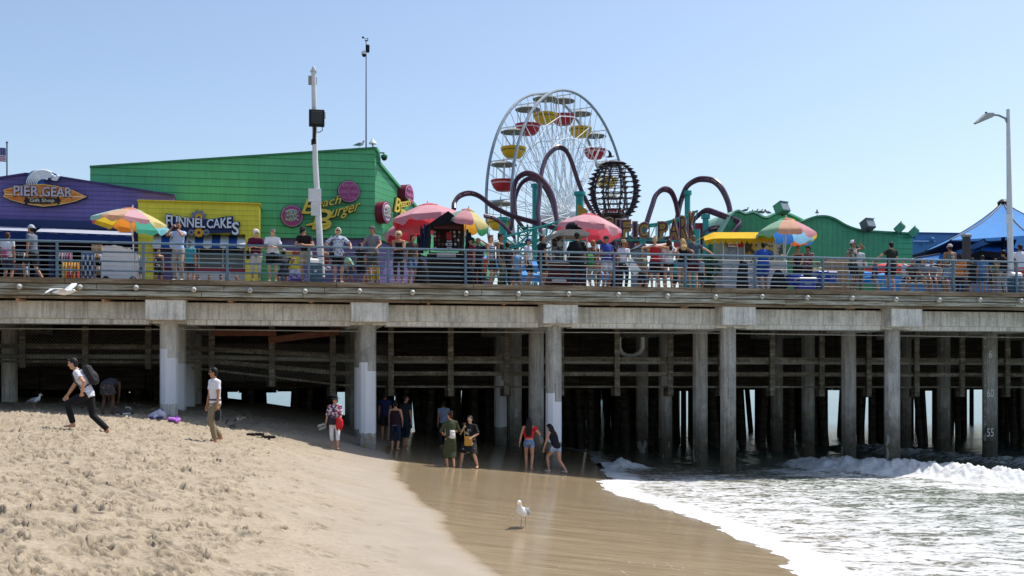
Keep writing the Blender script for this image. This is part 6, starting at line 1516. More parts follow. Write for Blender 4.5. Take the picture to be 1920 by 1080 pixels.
# display racks before the gift shop
def rack(u, v0, v1, w, d, label, cols, style):
    p = L(u, v1, d); k = YS(p.x, d)/F; ww = w*k/2; h = Z(u, v0, d)-DECK; t = pthing('display_rack', label, 'rack', p.x, d, DECK, 'racks before the gift shop'); rr = random.Random(int(u*7))
    mb = MB()
    for sx in (-1,1): mb.tube([(sx*ww,0,0),(sx*ww,0,h+.05)], .02, 6)
    for z in (h, h*.66, h*.33): mb.tube([(-ww,0,z),(ww,0,z)], .015, 5)
    mb.build('frame', mat('#8a8f96', .4, .5), t)
    if style == 'grid':
        mb = MB(); mb.box((-ww*.95,.03,0), (ww*.95,.06,h)); mb.build('board', mat(cols[0], .6), t)
        for z in range(5):
            for x in range(5): mb = MB(); mb.bbox((-ww*.85+x*ww*.36,-.02,.35+z*(h-.4)/5), (-ww*.85+x*ww*.36+ww*.22,.0,.35+z*(h-.4)/5+.16), .005); mb.build('card', mat(cols[1+(x+z)%2], .6), t)
    else:
        for z in (h, h*.66):
            n = 6
            for i in range(n):
                x = -ww+(i+.5)*2*ww/n; mb = MB(); hh = .26+.1*rr.random(); mb.tube([(x,-.05,z-.02),(x+rr.uniform(-.02,.02),-.08,z-.12),(x,-.06,z-hh)], [(.03,.03),(ww/n*.9,.07),(ww/n*.8,.05)], 8, lat=(1,0,0)); mb.build('hanging_item', mat(rr.choice(cols), .7, var=.3, scale=12), t, True)
rack(38, 474, 522, 30, 6.5, 'rack of dark and white goods left of the walking man', ['#2b2b30','#b5b5b5','#7a3038','#3a3a44'], 'hang')
rack(120, 474, 522, 28, 6.4, 'rack of grey and pink bags left of centre in the shop front', ['#8a8a90','#b56a80','#4a4a52','#c9a9b0'], 'hang')
rack(133, 492, 522, 30, 5.2, 'low rack of orange and red plush toys', ['#d9562e','#e08a2e','#c9303a','#e0b040'], 'hang')
rack(165, 474, 522, 22, 5.6, 'pale blue rack with rows of small white cards', ['#5f86b8','#d8dade','#2f3338'], 'grid')
rack(184, 476, 522, 12, 5.0, 'narrow cap stand beside the blue card rack', ['#a9b6c9','#3a3a40','#b08040'], 'hang')
# ---------- tensile shade canopies ----------
def tensile(name, label, peak, rims, sag, hemin, m, legs=(), thick=.03, mast=True, group=None):
    P0 = PW(*peak); t = thing(name, label, 'canopy', (P0.x, P0.y, DECK), 0, group); B = V((P0.x, P0.y, DECK)); rp3 = [PW(*q)-B for q in rims]; top = P0-B; n = len(rims); mb = MB(); ns, nr = 8, 8
    for i in range(n):
        a, b_ = rp3[i], rp3[(i+1)%n]; vs = []
        for q in range(nr+1):
            for j in range(ns+1):
                s_ = j/ns; e = a.lerp(b_, s_); mid = (a+b_)/2; cen = sum(rp3, V((0,0,0)))/n; e = e + (cen-mid)*hemin*math.sin(math.pi*s_) + V((0,0,.0))
                w = q/nr; pnt = top.lerp(e, w); pnt.z -= sag*math.sin(math.pi*w**.8)*(1 if peak[2] > rims[i][2] else 0); vs.append(pnt)
        mb.add(vs, [(q*(ns+1)+j, q*(ns+1)+j+1, (q+1)*(ns+1)+j+1, (q+1)*(ns+1)+j) for q in range(nr) for j in range(ns)])
    mb.build('cloth', m, t, 60)
    mb = MB()
    for i in range(n):
        pts = []
        for q in range(nr+1): w = q/nr; pnt = top.lerp(rp3[i], w); pnt.z -= sag*math.sin(math.pi*w**.8); pts.append(pnt)
        mb.tube(pts, .035, 5)
    mb.build('edge_cable', mat('#222a38', .5), t)
    if mast:
        mb = MB(); mb.tube([(0,0,0), top+V((0,0,.05))], .09, 8); mb.lathe([(.22,-.2),(.26,0),(.12,.12)], 10, top); mb.build('mast', M_BLACK, t)
    for i in legs: q = rp3[i]; mb = MB(); mb.tube([(q.x,q.y,0), q], .07, 8); mb.build('corner_post', mat('#4a4644', .6), t)
    return t
M_BLUE = fabric('#5596d8', .22); M_BLUE2 = fabric('#4a84c4', .18)
def pk(u, v, d): return (S(u, d), d, Z(u, v, d))
tensile('shade_canopy', 'tall peaked blue shade canopy at the right end of the deck', pk(1881, 379, 10.5), [pk(1782, 450, 6), pk(1931, 441, 5), pk(2060, 452, 10), pk(1950, 470, 17), pk(1735, 470, 15)], .22, .03, M_BLUE, (1,))
tensile('shade_canopy', 'lower blue shade sail running beneath the tall peaked canopy', pk(1845, 449, 15), [pk(1735, 500, 9), pk(1838, 470, 7.5), pk(1990, 478, 9), pk(1990, 488, 20), pk(1722, 492, 20)], .15, .08, M_BLUE2, (), mast=False)
tensile('shade_canopy', 'flat blue sail sagging behind the seated group', pk(1850, 482, 12), [pk(1700, 508, 8), pk(1800, 497, 6), pk(1950, 500, 8), pk(1960, 502, 16)], .1, .15, M_BLUE2, (), mast=False)
def sail(label, pts, m):
    w3 = [L(*q) for q in pts]; o3 = w3[0].copy(); o3.z = DECK; t = thing('shade_sail', label, 'canopy', PW(o3.x, o3.y, DECK), TH); c = sum(w3, V((0,0,0)))/len(w3); c.z -= .12; n = len(w3); mb = MB(); ring = []
    for i in range(n):
        for k_ in range(6): e = w3[i].lerp(w3[(i+1)%n], k_/6); ring.append(e.lerp(c, .07*math.sin(math.pi*k_/6)))
    m1 = [e.lerp(c, .5)+V((0,0,-.05)) for e in ring]; N_ = len(ring); mb.add([q-o3 for q in ring+m1+[c]], [(i, (i+1)%N_, N_+(i+1)%N_, N_+i) for i in range(N_)]+[(N_+i, N_+(i+1)%N_, 2*N_) for i in range(N_)]); mb.build('cloth', m, t, 60)
    mb = MB(); mb.tube([q-o3 for q in ring], .03, 5, closed=True); mb.build('edge_cable', mat('#222a38', .5), t)
sail('dark navy sail in place of the shaded underside at the left corner of the tall blue canopy', [(1781,452,9),(1711,479,16),(1714,500,19),(1905,494,19),(1905,450,13)], fabric('#2a3c5c', .1))  # added dark cloth: shade of the canopy undersides painted as its colour
sail('pale blue strip of shade cloth crossing the dark navy sail', [(1846,448,8.5),(1862,455,8.5),(1736,503,8.5),(1712,501,9.5)], fabric('#8fb8e0', .3))
sail('light blue shade sail low on the left below the dark navy one', [(1711,484,8),(1800,468,9),(1838,466,10),(1745,494,7)], M_BLUE2)
p = L(1812, 445, 4.5); t = pthing('canopy_post', 'thick dark post with a capped top before the shade canopies', 'post', p.x, 4.5, DECK)
mb = MB(); mb.bbox((-.12,-.12,0), (.12,.12,p.z-DECK), .02); mb.build('shaft', mat('#4d4644', .6, var=.15), t); mb = MB(); mb.bbox((-.15,-.15,p.z-DECK+.003), (.15,.15,p.z-DECK+.12), .02); mb.build('cap', mat('#a09a94', .5), t)
mb = MB(); mb.tube([(.05,.3,p.z-DECK-.9), (2.2,3,p.z-DECK-.15)], .09, 8); mb.tube([(.05,.3,p.z-DECK-1.0), (2.2,3,p.z-DECK-.45)], .04, 6); mb.build('strut', mat('#3a3634', .6), t)
M_SKY = fabric('#4fa3e6', .25); M_PINK = fabric('#d9545e', .25)
def market(u, v, w, h, d, m, label, kind='market_umbrella'):
    p = L(u, v, d); k = YS(p.x, d)/F; r = w*k/2; hh = h*k; t = pthing(kind, label, 'umbrella', p.x, d, DECK, 'low square umbrellas beyond the railing'); z = p.z-DECK; mb = MB()
    c = [(-r,-r*.8,z-hh), (r,-r*.8,z-hh), (r,r*.8,z-hh), (-r,r*.8,z-hh)]
    for i in range(4):
        a, b_ = V(c[i]), V(c[(i+1)%4]); mb.quad(a, b_, V((0,0,z))); mb.quad(a+V((0,0,-.16)), b_+V((0,0,-.16)), b_, a)
    mb.build('canopy', m, t); mb = MB(); mb.tube([(0,0,0),(0,0,z)], .025, 6); mb.build('pole', M_WHITE, t)
for u, v, w, h, d, m, l in ((1000,486,50,14,9,M_SKY,'blue square umbrella behind the boy in the blue cap'),(905,478,70,14,10,M_SKY,'blue square umbrella between the stall and the striped tank top'),(985,508,70,10,6,M_SKY,'low blue umbrella top right of the olive shorts woman'),
    (1590,505,80,9,7,M_SKY,'low blue umbrella top right of the coolers'),(1665,492,90,10,11,M_PINK,'faded red umbrella behind the man in dark green'),(1655,512,80,9,6,M_SKY,'low blue umbrella top beneath the man in dark green'),(1585,493,50,8,12,M_PINK,'small red umbrella behind the cardboard boxes'),
    (1770,503,70,10,9,M_SKY,'pale blue umbrella left of the canopy post'),(1795,492,46,8,13,M_PINK,'small faded red umbrella left of the canopy post'),(1845,492,60,12,10,M_SKY,'bright blue umbrella right of the canopy post'),(1690,530,60,6,3,M_SKY,'lowest blue umbrella top under the bench group'),(1130,506,50,10,8,M_SKY,'blue umbrella between food cart and white shirt woman'),(1230,500,60,12,8,fabric('#5a6a86',.2),'grey blue umbrella behind the red tank top woman')):
    market(u, v, w, h, d, m, l)
# low park clutter behind the railing: red cabins, booths
for u0, v0, u1, v1, d, c, l in ((895,465,906,492,16,'#b52f38','small red kiosk with pale window behind the stall'),(1195,460,1215,500,18,'#7a7f86','grey ticket booth behind the pink parasol'),(1040,470,1060,500,14,'#8a6a4a','brown booth behind the food cart')):
    t = pthing('booth', l, 'booth', S((u0+u1)/2, d), d, DECK); k = YS(0, d)/F; w = (u1-u0)*k/2; h = Z(u0, v0, d)-DECK; mb = MB(); mb.bbox((-w,0,0), (w,1.2,h-.15), .02); mb.build('wall', mat(c, .6, var=.15), t)
    mb = MB(); mb.prism([(-w-.1,-.1,h-.14),(w+.1,-.1,h-.14),(0,-.1,h+.1)], (0,1.4,0)); mb.build('roof', mat(c, .5), t); mb = MB(); mb.box((-w*.6,-.02,h*.45),(w*.6,-.003,h*.75)); mb.build('window', mat('#c9d2d9', .3), t)
# low green planting by the snack cart
t = pthing('potted_shrub', 'bushy green shrub behind the group of four at the railing', 'plant', S(1328, 3), 3, DECK); mb = MB(); rr = random.Random(9)
for _ in range(900):
    v = V((rr.gauss(0,1), rr.gauss(0,1), rr.gauss(0,1))).normalized()*rr.random()**.4; c = V((v.x*.42, v.y*.4, .95+v.z*.45)); a = V((rr.uniform(-1,1), rr.uniform(-1,1), rr.uniform(-1,1))).normalized()*.06; b_ = a.orthogonal().normalized()*.025; mb.quad(c-a, c+b_, c+a, c-b_)
mb.build('foliage', mat('#2f5a2c', .6, var=.5, scale=6), t); mb = MB(); mb.lathe([(.2,0),(.28,.4),(.26,.42)], 12); mb.tube([(0,0,.3),(0,0,.8)], .03, 6); mb.build('pot', mat('#5a4a40', .7), t)

# ---------- people on the deck ----------
LEAN = dict(lean=20, hands=((.10,-.40,1.10),(-.06,-.42,1.12)), elbow=((.8,.1,-1),(-.8,.1,-1)))
STAND = dict(lean=3, hands=((.26,-.38,1.06),(-.24,-.38,1.06)), elbow=((.8,.5,-.5),(-.8,.5,-.5)))
P_FLO = patt('floral_blouse', '#c6ccda', ['#5a6688'], 16, .55); P_CAMO = patt('speckled_shirt', '#6f6a60', ['#b9b2a4','#3c3a38'], 14, .5); P_STR = patt('striped_vest', '#2a3a5c', ['#c9ced8'], 14, .6, 'stripe'); P_CHK = patt('checked_shirt', '#c9c4d0', ['#4a4060'], 22, .5, 'vor')
D = deckp; dr = .42
D(14, 3.2, 178, 'person in white tee with small pink backpack at the far left', H=1.68, skin='m', top='tee', topc='#dcdde4', bot='shorts', botc='#3a3c4a', hair='short', hairc='#4a2a20', drop=.0, extra=(('backpack','#b0507a',.7),))
D(62, 1.6, -100, 'man in grey cap and grey tee walking past the shop racks', H=1.78, skin='m', feet=((.09,-.22,0),(-.09,.25,0)), top='tee', topc='#6f7684', bot='shorts', botc='#22242b', hair='short', extra=(('capback','#b9bcc4'),), lean=6)
D(335, .55, -8, 'man in pale blue tee photographing from the railing', H=1.80, skin='m', head=(6,0), hands=((.06,-.26,1.52),(-.10,-.26,1.53)), elbow=((.7,-.2,-1),(-.7,-.2,-1)), top='tee', topc='#b5c6e6', bot='pants', botc='#a3968a', hair='short', hairc='#1b1613', shoes='#c9c9c9')
p = PW(S(335,.55), .55, DECK+1.58)+V((.0,-.27,0)); t = thing('photo_camera', 'black camera held up by the man in the pale blue tee', 'camera', p, 0); mb = MB(); mb.bbox((-.07,-.03,-.045), (.07,.04,.045), .012); mb.build('camera_body', M_BLACK, t); mb = MB(); mb.tube([(0,-.03,0),(0,-.11,0)], .035, 12); mb.build('lens', M_BLACK, t, True)
D(356, 2.4, 170, 'boy in teal tee behind the photographing man', H=1.45, skin='m', top='tee', topc='#2f9aa8', bot='shorts', botc='#3a3a40', hair='short')
D(297, 3.4, 30, 'child in black vest with white print below the striped awning', H=1.28, skin='m', top='tank', topm=patt('printed_vest', '#1c1c22', ['#c9c9cc'], 9, .6), bot='shorts', botc='#222', hair='short')
D(268, 2.0, -30, 'small blond child at the left post of the yellow kiosk', H=1.02, skin='p', top='tee', topc='#aab4c4', bot='shorts', botc='#667', hair='short', hairc='#c9a878')
for u, d, f, l, tc, hc, H in ((330,3.6,20,'seated child with dark hair at the foot of the photographer','#3a3a40','#1c1512',1.15),(375,3.4,-30,'seated child in grey below the kiosk counter','#8a8a92','#2a1c16',1.18),(393,3.6,10,'seated brown haired child below the kiosk counter','#c9a27a','#4a3020',1.18),(411,3.2,40,'seated child in white right of the brown haired one','#d6d9de','#1c1512',1.15),(428,3.0,-20,'child bending in a coral red shirt by the kiosk wall','#d84a3e','#b5543c',1.12),(443,3.1,20,'child bending in an orange shirt beside the coral one','#f0a070','#c98a60',1.10)):
    D(u, d+4.3, f, l, H=H*1.15, skin='m', hips=(0,0,.24), feet=((.14,-.55,0),(-.14,-.5,0)), kneepole=((.3,-.3,1),(-.3,-.3,1)), hands=((.12,-.42,.40),(-.12,-.42,.42)), top='tee', topc=tc, bot='shorts', botc='#444', hair='short', hairc=hc, lean=14)
D(480, dr, 10, 'curly white haired woman in maroon top leaning on the railing', H=1.62, skin='p', fat=1.15, head=(25,12), top='tee', topc='#5c1738', bot='capri', botc='#cfc9c6', hair='curly', hairc='#d8cfc4', glasses=True, shoes='#8a7f78', slv=.8, extra=(('bag','#17171a',-1,.3),), **LEAN)
D(511, dr, 12, 'grey haired woman in white tee and black shorts leaning on the railing', H=1.66, skin='p', fat=1.2, head=(35,4), top='tee', topm=patt('printed_tee', '#e2e2ea', ['#b0506a'], 5, .72), bot='shorts', botc='#15161a', hair='short', hairc='#8f8a84', glasses=True, shoes='#d9cfc9', slv=.7, **LEAN)
D(533, 2.6, 200, 'seated figure in a dark shirt behind the grey haired woman', H=1.7, skin='m', hips=(0,0,.5), feet=((.12,-.50,0),(-.12,-.46,0)), top='tee', topc='#33343a', bot='shorts', botc='#33343a', hair='short', extra=(('cap','#8a8480'),), lean=14)
D(574, dr, -6, 'man in black polo and cap bowing over the railing', H=1.78, skin='l', head=(0,38), top='polo', topc='#17181d', bot='shorts', botc='#b3a58c', hair='short', hairc='#1a1512', extra=(('cap','#202226'),), shoes='#202226', **{**LEAN, 'lean': 26})
D(612, 1.6, -30, 'woman seated with patterned leggings behind the pole base', H=1.7, skin='m', hips=(0,0,.55), feet=((.10,-.50,.0),(-.05,-.55,.2)), top='tank', topc='#8a3a40', bot='pants', botm=patt('leggings', '#b5b7c4', ['#5a6080'], 12, .5), hair='lowbun', lean=16)
D(634, dr, 14, 'white haired woman in blue flowered blouse with shoulder bag', H=1.74, skin='l', head=(-6,0), top='blouse', topm=P_FLO, bot='shorts', botc='#16171b', hair='bob', hairc='#d9d2c4', glasses=True, shoes='#d8c9c0', slv=.85, hem=.08, extra=(('bag','#1a1c28',-1,.28),), lean=2, hands=((.36,-.34,1.10),(-.30,-.20,1.12)), elbow=((.8,.4,-.3),(-.9,.5,-.4)))
D(661, 1.4, -60, 'child in mint green tee bending by the benches', H=1.15, skin='m', top='tee', topc='#9fdcc0', bot='shorts', botc='#3a4a5a', hair='short', lean=40)
D(645, 1.8, 60, 'child in white tee crouching beside the mint shirt', H=1.05, skin='m', top='tee', topc='#c9d4e0', bot='shorts', botc='#22262e', hair='short', lean=30)
D(676, 1.5, 160, 'boy in black tee seated left of the grey capped man', H=1.4, skin='m', top='tee', topc='#1d1d22', bot='shorts', botc='#2a2c33', hair='short')
D(690, 1.7, 20, 'child in purple checked shirt by the capped man', H=1.1, skin='m', top='tee', topm=P_CHK, bot='shorts', botc='#9a9aa4', hair='short')
D(700, dr, -14, 'man in grey cap and grey tee with both hands on the railing', H=1.80, skin='m', head=(-20,14), top='tee', topc='#76777c', bot='shorts', botc='#4a4846', hair='short', hairc='#5a5048', extra=(('cap','#5c5a58'),), shoes='#2a2a2c', **STAND)
D(748, dr, 0, 'blonde curly woman in black vest with arms folded on the railing', H=1.66, skin='m', fat=1.1, head=(0,2), top='tank', topc='#18181b', bot='capri', botm=patt('printed_trousers', '#1b1b1e', ['#d6d6d6'], 8, .66), hair='curly', hairc='#d8c69a', glasses=True, shoes='#7a4a3a', **{**LEAN, 'lean': 12, 'hands': ((-.04,-.38,1.10),(.06,-.38,1.13))})
D(771, .9, 40, 'dark haired person in denim behind the blonde woman', H=1.62, skin='m', top='tee', topc='#4a3a36', bot='shorts', botc='#4a6286', hair='bob', hairc='#15110f', lean=6)
D(884, 1.6, -60, 'person in dark red top at the right of the stall', H=1.66, skin='m', top='tee', topc='#7a2a38', bot='shorts', botc='#22242a', hair='short', extra=(('cap','#17171a'),))
D(897, 2.6, -20, 'tall person in navy shirt raising a hand beside the stall', H=1.78, skin='l', top='tee', topc='#2c3550', bot='pants', botc='#2a2c33', hair='short', hairc='#b5a08a', hands=((.20,-.2,1.62),(-.25,0,.8)), elbow=((1,0,-.3),(-.7,.5,0)))
D(920, .9, 60, 'short haired person in blue striped vest', H=1.68, skin='l', top='tank', topm=P_STR, bot='shorts', botc='#26282e', hair='short', hairc='#6a5444', head=(0,0))
D(938, 1.0, 70, 'woman in black tank top and olive trousers beside the striped vest', H=1.74, skin='t', top='tank', topc='#17171b', bot='pants', botc='#4d4f40', hair='bun', hairc='#15110f', glasses=True)
D(951, 1.9, 200, 'person in dark hoodie just behind the olive trousers', H=1.58, skin='m', top='tee', topc='#2b2024', bot='pants', botc='#222226', hair='short')
D(990, 1.0, 62, 'boy in white tee and blue cap waiting near the food cart', H=1.60, skin='l', top='tee', topc='#cfd3e0', bot='shorts', botc='#1d1f27', hair='short', extra=(('cap','#28407a'),), slv=.7, hem=.12)
D(1016, .8, 120, 'broad man in black tee and black shorts queuing at the food cart', H=1.70, skin='m', fat=1.35, top='tee', topc='#19191b', bot='shorts', botc='#1e1e22', hair='short', shoes='#b9a9a4', head=(-25,0))
D(1082, .75, 178, 'large vendor in black shirt with back turned at the food cart', H=1.80, skin='m', fat=1.6, top='tee', topc='#141416', bot='pants', botc='#1c2230', hair='short', extra=(('cap','#141416'),), slv=.9, hem=.1, hands=((.30,-.28,1.0),(-.30,-.28,1.0)))
D(1112, 1.1, 200, 'red haired woman in brown and green beside the vendor', H=1.62, skin='l', top='tee', topm=patt('brown_print', '#6a4038', ['#b58a70'], 14, .55), bot='capri', botc='#b5a898', hair='bob', hairc='#b5683a')
mb = MB(); mb.bbox((-.18,-.08,.75), (.05,.10,1.12), .05); o = mb.build('tote_bag', mat('#2f8a44', .7, var=.15)); o.location = PW(S(1110,.9), .9, DECK); props(o, 'green tote bag at the hip of the red haired woman', 'bag')
D(1137, .8, 30, 'man in royal blue tee and cap holding white shorts level items', H=1.72, skin='m', fat=1.2, top='tee', topc='#2f4290', bot='shorts', botc='#c3bdc4', hair='short', extra=(('cap','#1c1d24'),), head=(-60,6), hands=((.12,-.3,1.15),(-.16,-.28,1.1)))
D(1169, .8, 8, 'woman in pale tee and straw hat holding a white board', H=1.58, skin='m', top='tee', topc='#d3ccd6', bot='pants', botc='#232328', hair='bob', hairc='#2a1c16', extra=(('hat','#b09a78'),), hands=((.16,-.26,.92),(-.24,-.05,.8)))
p = PW(S(1187,.55), .55, DECK+.70); t = thing('white_board', 'tilted blank white board in the hand of the hat woman', 'board', p, TH); mb = MB(); M = Matrix.Rotation(R(-38), 4, 'Y'); mb.bbox((-.14,-.01,-.26), (.14,.01,.26), .004, M=Matrix.Rotation(R(-40), 4, 'Y')); mb.build('sheet', M_WHITE, t)
D(1228, .6, 176, 'woman in red camisole seen from behind with arms spread on the railing', H=1.72, skin='l', top='cami', topc='#b3262c', bot='shorts', botc='#1c1d22', hair='bun', hairc='#c9aa7c', hands=((.42,.10,1.10),(-.42,.10,1.10)), elbow=((1,.4,-.3),(-1,.4,-.3)))
D(1241, 1.1, 190, 'person in lilac top between the red camisole and the brunette', H=1.40, skin='l', top='tee', topc='#b9b5dc', bot='shorts', botc='#1d1f2a', hair='short', hairc='#8a5a3a')
D(1254, .65, 184, 'long haired brunette in white tee seen from behind', H=1.66, skin='l', top='tee', topc='#d4cdd2', bot='short', botc='#17181c', hair='long', hairc='#3a2018', shoes='#1d1d20', hands=((.24,-.05,.9),(-.34,-.04,1.06)))
D(1280, .62, 186, 'blonde woman in black top and denim shorts in the embracing row', H=1.68, skin='l', top='cami', topc='#18181c', bot='short', botm=P_DEN, hair='long', hairc='#c9a468', shoes='#c9cdd6', hands=((.36,.02,1.05),(-.32,.06,1.06)), head=(8,0))
D(1300, .6, 182, 'man in grey tee and maroon shorts with an arm along the railing', H=1.80, skin='l', top='tee', topc='#4a5560', bot='shorts', botc='#4d1a24', hair='short', hairc='#6a5040', hands=((.26,.02,1.1),(-.62,.15,1.10)), elbow=((1,.5,-.3),(-1,.2,-.4)))
D(1313, 1.6, 20, 'child in dark shorts behind the maroon shorts', H=1.2, skin='l', top='tee', topc='#7a8a9a', bot='shorts', botc='#23242b', hair='short')
D(1431, 1.0, 184, 'snack vendor in blue shirt and apron ties, back turned', H=1.68, skin='t', fat=1.35, top='tee', topc='#2a52a0', bot='shorts', botc='#2a52a0', hair='short', hairc='#15110f', slv=.9, hem=.06, hands=((.34,-.25,1.1),(-.36,-.25,1.15)))
D(1496, 1.3, -8, 'woman in black top and sunglasses behind the blue coolers', H=1.62, skin='m', top='cami', topc='#1a1a1d', bot='shorts', botc='#17171a', hair='lowbun', hairc='#2a1a14', glasses=True, hands=((.05,-.28,1.0),(-.16,-.26,1.02)))
D(1516, 1.5, -55, 'man in maroon check shirt turning to the woman by the coolers', H=1.64, skin='t', top='tee', topm=patt('maroon_check', '#5a2630', ['#a98a90'], 18, .55, 'vor'), bot='shorts', botc='#33343a', hair='short', hairc='#17110f', head=(-10,6))
D(1599, .6, 40, 'man in patterned shirt shading his eyes and pointing', H=1.76, skin='t', fat=1.15, top='tee', topm=P_CAMO, bot='shorts', botc='#1e2026', hair='short', hairc='#17120f', extra=(('cap','#e0e0e2','#1d1d22'),), hands=((.14,-.20,1.60),(-.24,-.2,1.08)), elbow=((1,-.2,-.2),(-.8,.5,-.5)), shoes='#c9c9c9')
D(1609, 1.2, 170, 'person in white tee standing behind the pointing man', H=1.66, skin='m', top='tee', topc='#c3c7c9', bot='pants', botc='#6a5f4c', hair='short')
D(1671, .6, 188, 'man in dark green shirt and black shorts with hand out on the railing', H=1.74, skin='l', top='polo', topc='#2b2d27', bot='shorts', botc='#17181b', hair='short', hairc='#17120f', shoes='#d0d0d0', hands=((.58,-.10,1.08),(-.24,-.02,.82)), elbow=((.8,.4,-.4),(-.7,.6,0)))
for u, d, f, l, kw in ((1711,1.6,-20,'grey capped person seated at the left of the bench group',dict(top='tee',topc='#4a4644',botc='#3a3a3a',extra=(('cap','#b5a9a4'),))),(1729,1.4,10,'blonde person in grey seated in the middle of the bench group',dict(top='tee',topc='#77777c',botc='#8a7a6a',hairc='#c9a87a',hair='bob')),(1745,1.6,-10,'dark haired person with white straps in the bench group',dict(top='tee',topc='#8f8f96',botc='#22242a')),(1757,2.0,30,'person in pale top at the right of the bench group',dict(top='tee',topc='#b9aaa4',botc='#33343a'))):
    D(u, d, f, l, H=1.60, skin='m', bot='shorts', lean=10, hips=(0,0,.56), feet=((.12,-.50,0),(-.12,-.46,0)), hands=((.12,-.36,.62),(-.12,-.38,.64)), **{**dict(hair='short'), **kw})
D(1781, .7, 182, 'man in speckled vest and patterned cap seen from behind', H=1.72, skin='t', fat=1.15, top='tank', topm=P_CAMO, bot='shorts', botc='#8aa3bd', hair='short', extra=(('cap','#c9b8b4'),))
D(1823, 1.2, 150, 'child in black top with white headband on the right', H=1.32, skin='m', top='tee', topc='#17181c', bot='shorts', botc='#1d1f24', hair='lowbun', hairc='#17120f')
D(1842, 1.0, 165, 'person in denim blue shirt beside the headband child', H=1.40, skin='m', top='tee', topc='#4a76a8', bot='shorts', botc='#3a5a80', hair='short')
D(1856, 1.1, 20, 'small child in dark dotted dress by the denim shirt', H=1.02, skin='m', top='tee', topm=patt('dotted_dress', '#20202a', ['#b9a0a0'], 14, .3, 'vor'), bot='skirt', botc='#22222a', hair='short', hairc='#8a5a3c')
D(1881, 1.1, 190, 'dark curly haired woman in black with grey trousers near the lamp post', H=1.60, skin='m', top='tee', topc='#1c1d24', bot='pants', botc='#b0aeb0', hair='curly', hairc='#1d1512')
D(1913, .8, 182, 'man in white tee and coral shorts at the right edge', H=1.80, skin='t', fat=1.3, top='tee', topc='#d5d5dc', bot='shorts', botc='#cf4f5c', hair='short', hairc='#17120f')
for u, d, f, l, tc, bc, hh, hc in ((862,5.5,150,'person in grey tee deep behind the souvenir stall','#8a8f96','#2a2c33','short','#2a1c16'),(905,6.0,-40,'person in coral top beyond the striped vest','#c9584c','#33343a','bob','#3a2418'),(966,5.0,20,'person in sky blue tee between the olive trousers and the boy in the blue cap','#7fb0dc','#4a4a50','short','#1c1512'),
    (1030,6.5,200,'person in mustard top beyond the food cart','#b98f3a','#2b2c30','long','#2a1a14'),(1123,5.0,-70,'person in white vest beyond the red haired woman','#d6d6d8','#4a5a78','short','#4a3424'),(1151,4.2,160,'person in plum tee between the blue tee man and the hat woman','#5a3050','#22242a','bun','#1a1411'),
    (1203,4.6,30,'person in khaki jacket left of the red camisole','#84795c','#2a2d36','short','#5a4030'),(1212,6.8,-120,'tall person in black beyond the khaki jacket','#1d1e22','#2b2b2f','short','#17110f'),(1269,5.2,10,'person in turquoise top glimpsed between brunette and blonde','#3fa8a8','#30323a','bob','#7a5030'),
    (1450,6.0,200,'person in red tee beyond the snack cart end','#b03436','#2a2c33','short','#1c1512'),(1535,6.2,-30,'person in pale yellow tee beyond the coolers','#d6cc8c','#3a4458','short','#3a2418'),(1640,5.2,60,'person in navy vest beyond the pointing man','#26345c','#8a8478','short','#2a1c16'),
    (1698,4.6,-90,'person in white shirt passing behind the bench group','#d2d4d8','#2f3a52','short','#1c1512'),(1799,3.8,140,'person in orange top behind the speckled vest','#cf7a3c','#2c2e36','bun','#2a1a14'),(1866,4.4,-20,'person in olive tee behind the dotted dress child','#666a4a','#8a8076','short','#17110f')):
    D(u, d, f, l, H=1.62+((u*7)%17)/100, skin='lmt'[u%3], top='tee', topc=tc, bot=('shorts','pants','capri')[u%3], botc=bc, hair=hh, hairc=hc, lean=3+u%5, head=((u*13)%60-30, u%14), feet=((.1,-.1,0),(-.1,.12,0)) if u%2 else None)
# low bench shared by the seated group
t = pthing('bench', 'low pale bench under the seated group on the right', 'bench', S(1733, 2.1), 2.1, DECK); mb = MB(); mb.bbox((-.9,-.2,.40), (.9,.2,.46), .01); mb.build('seat', mat('#c4beb4', .6), t)
for x in (-.8,.8): mb = MB(); mb.bbox((x-.05,-.18,0), (x+.05,.18,.398), .01); mb.build('leg', mat('#a9a39a', .6), t)

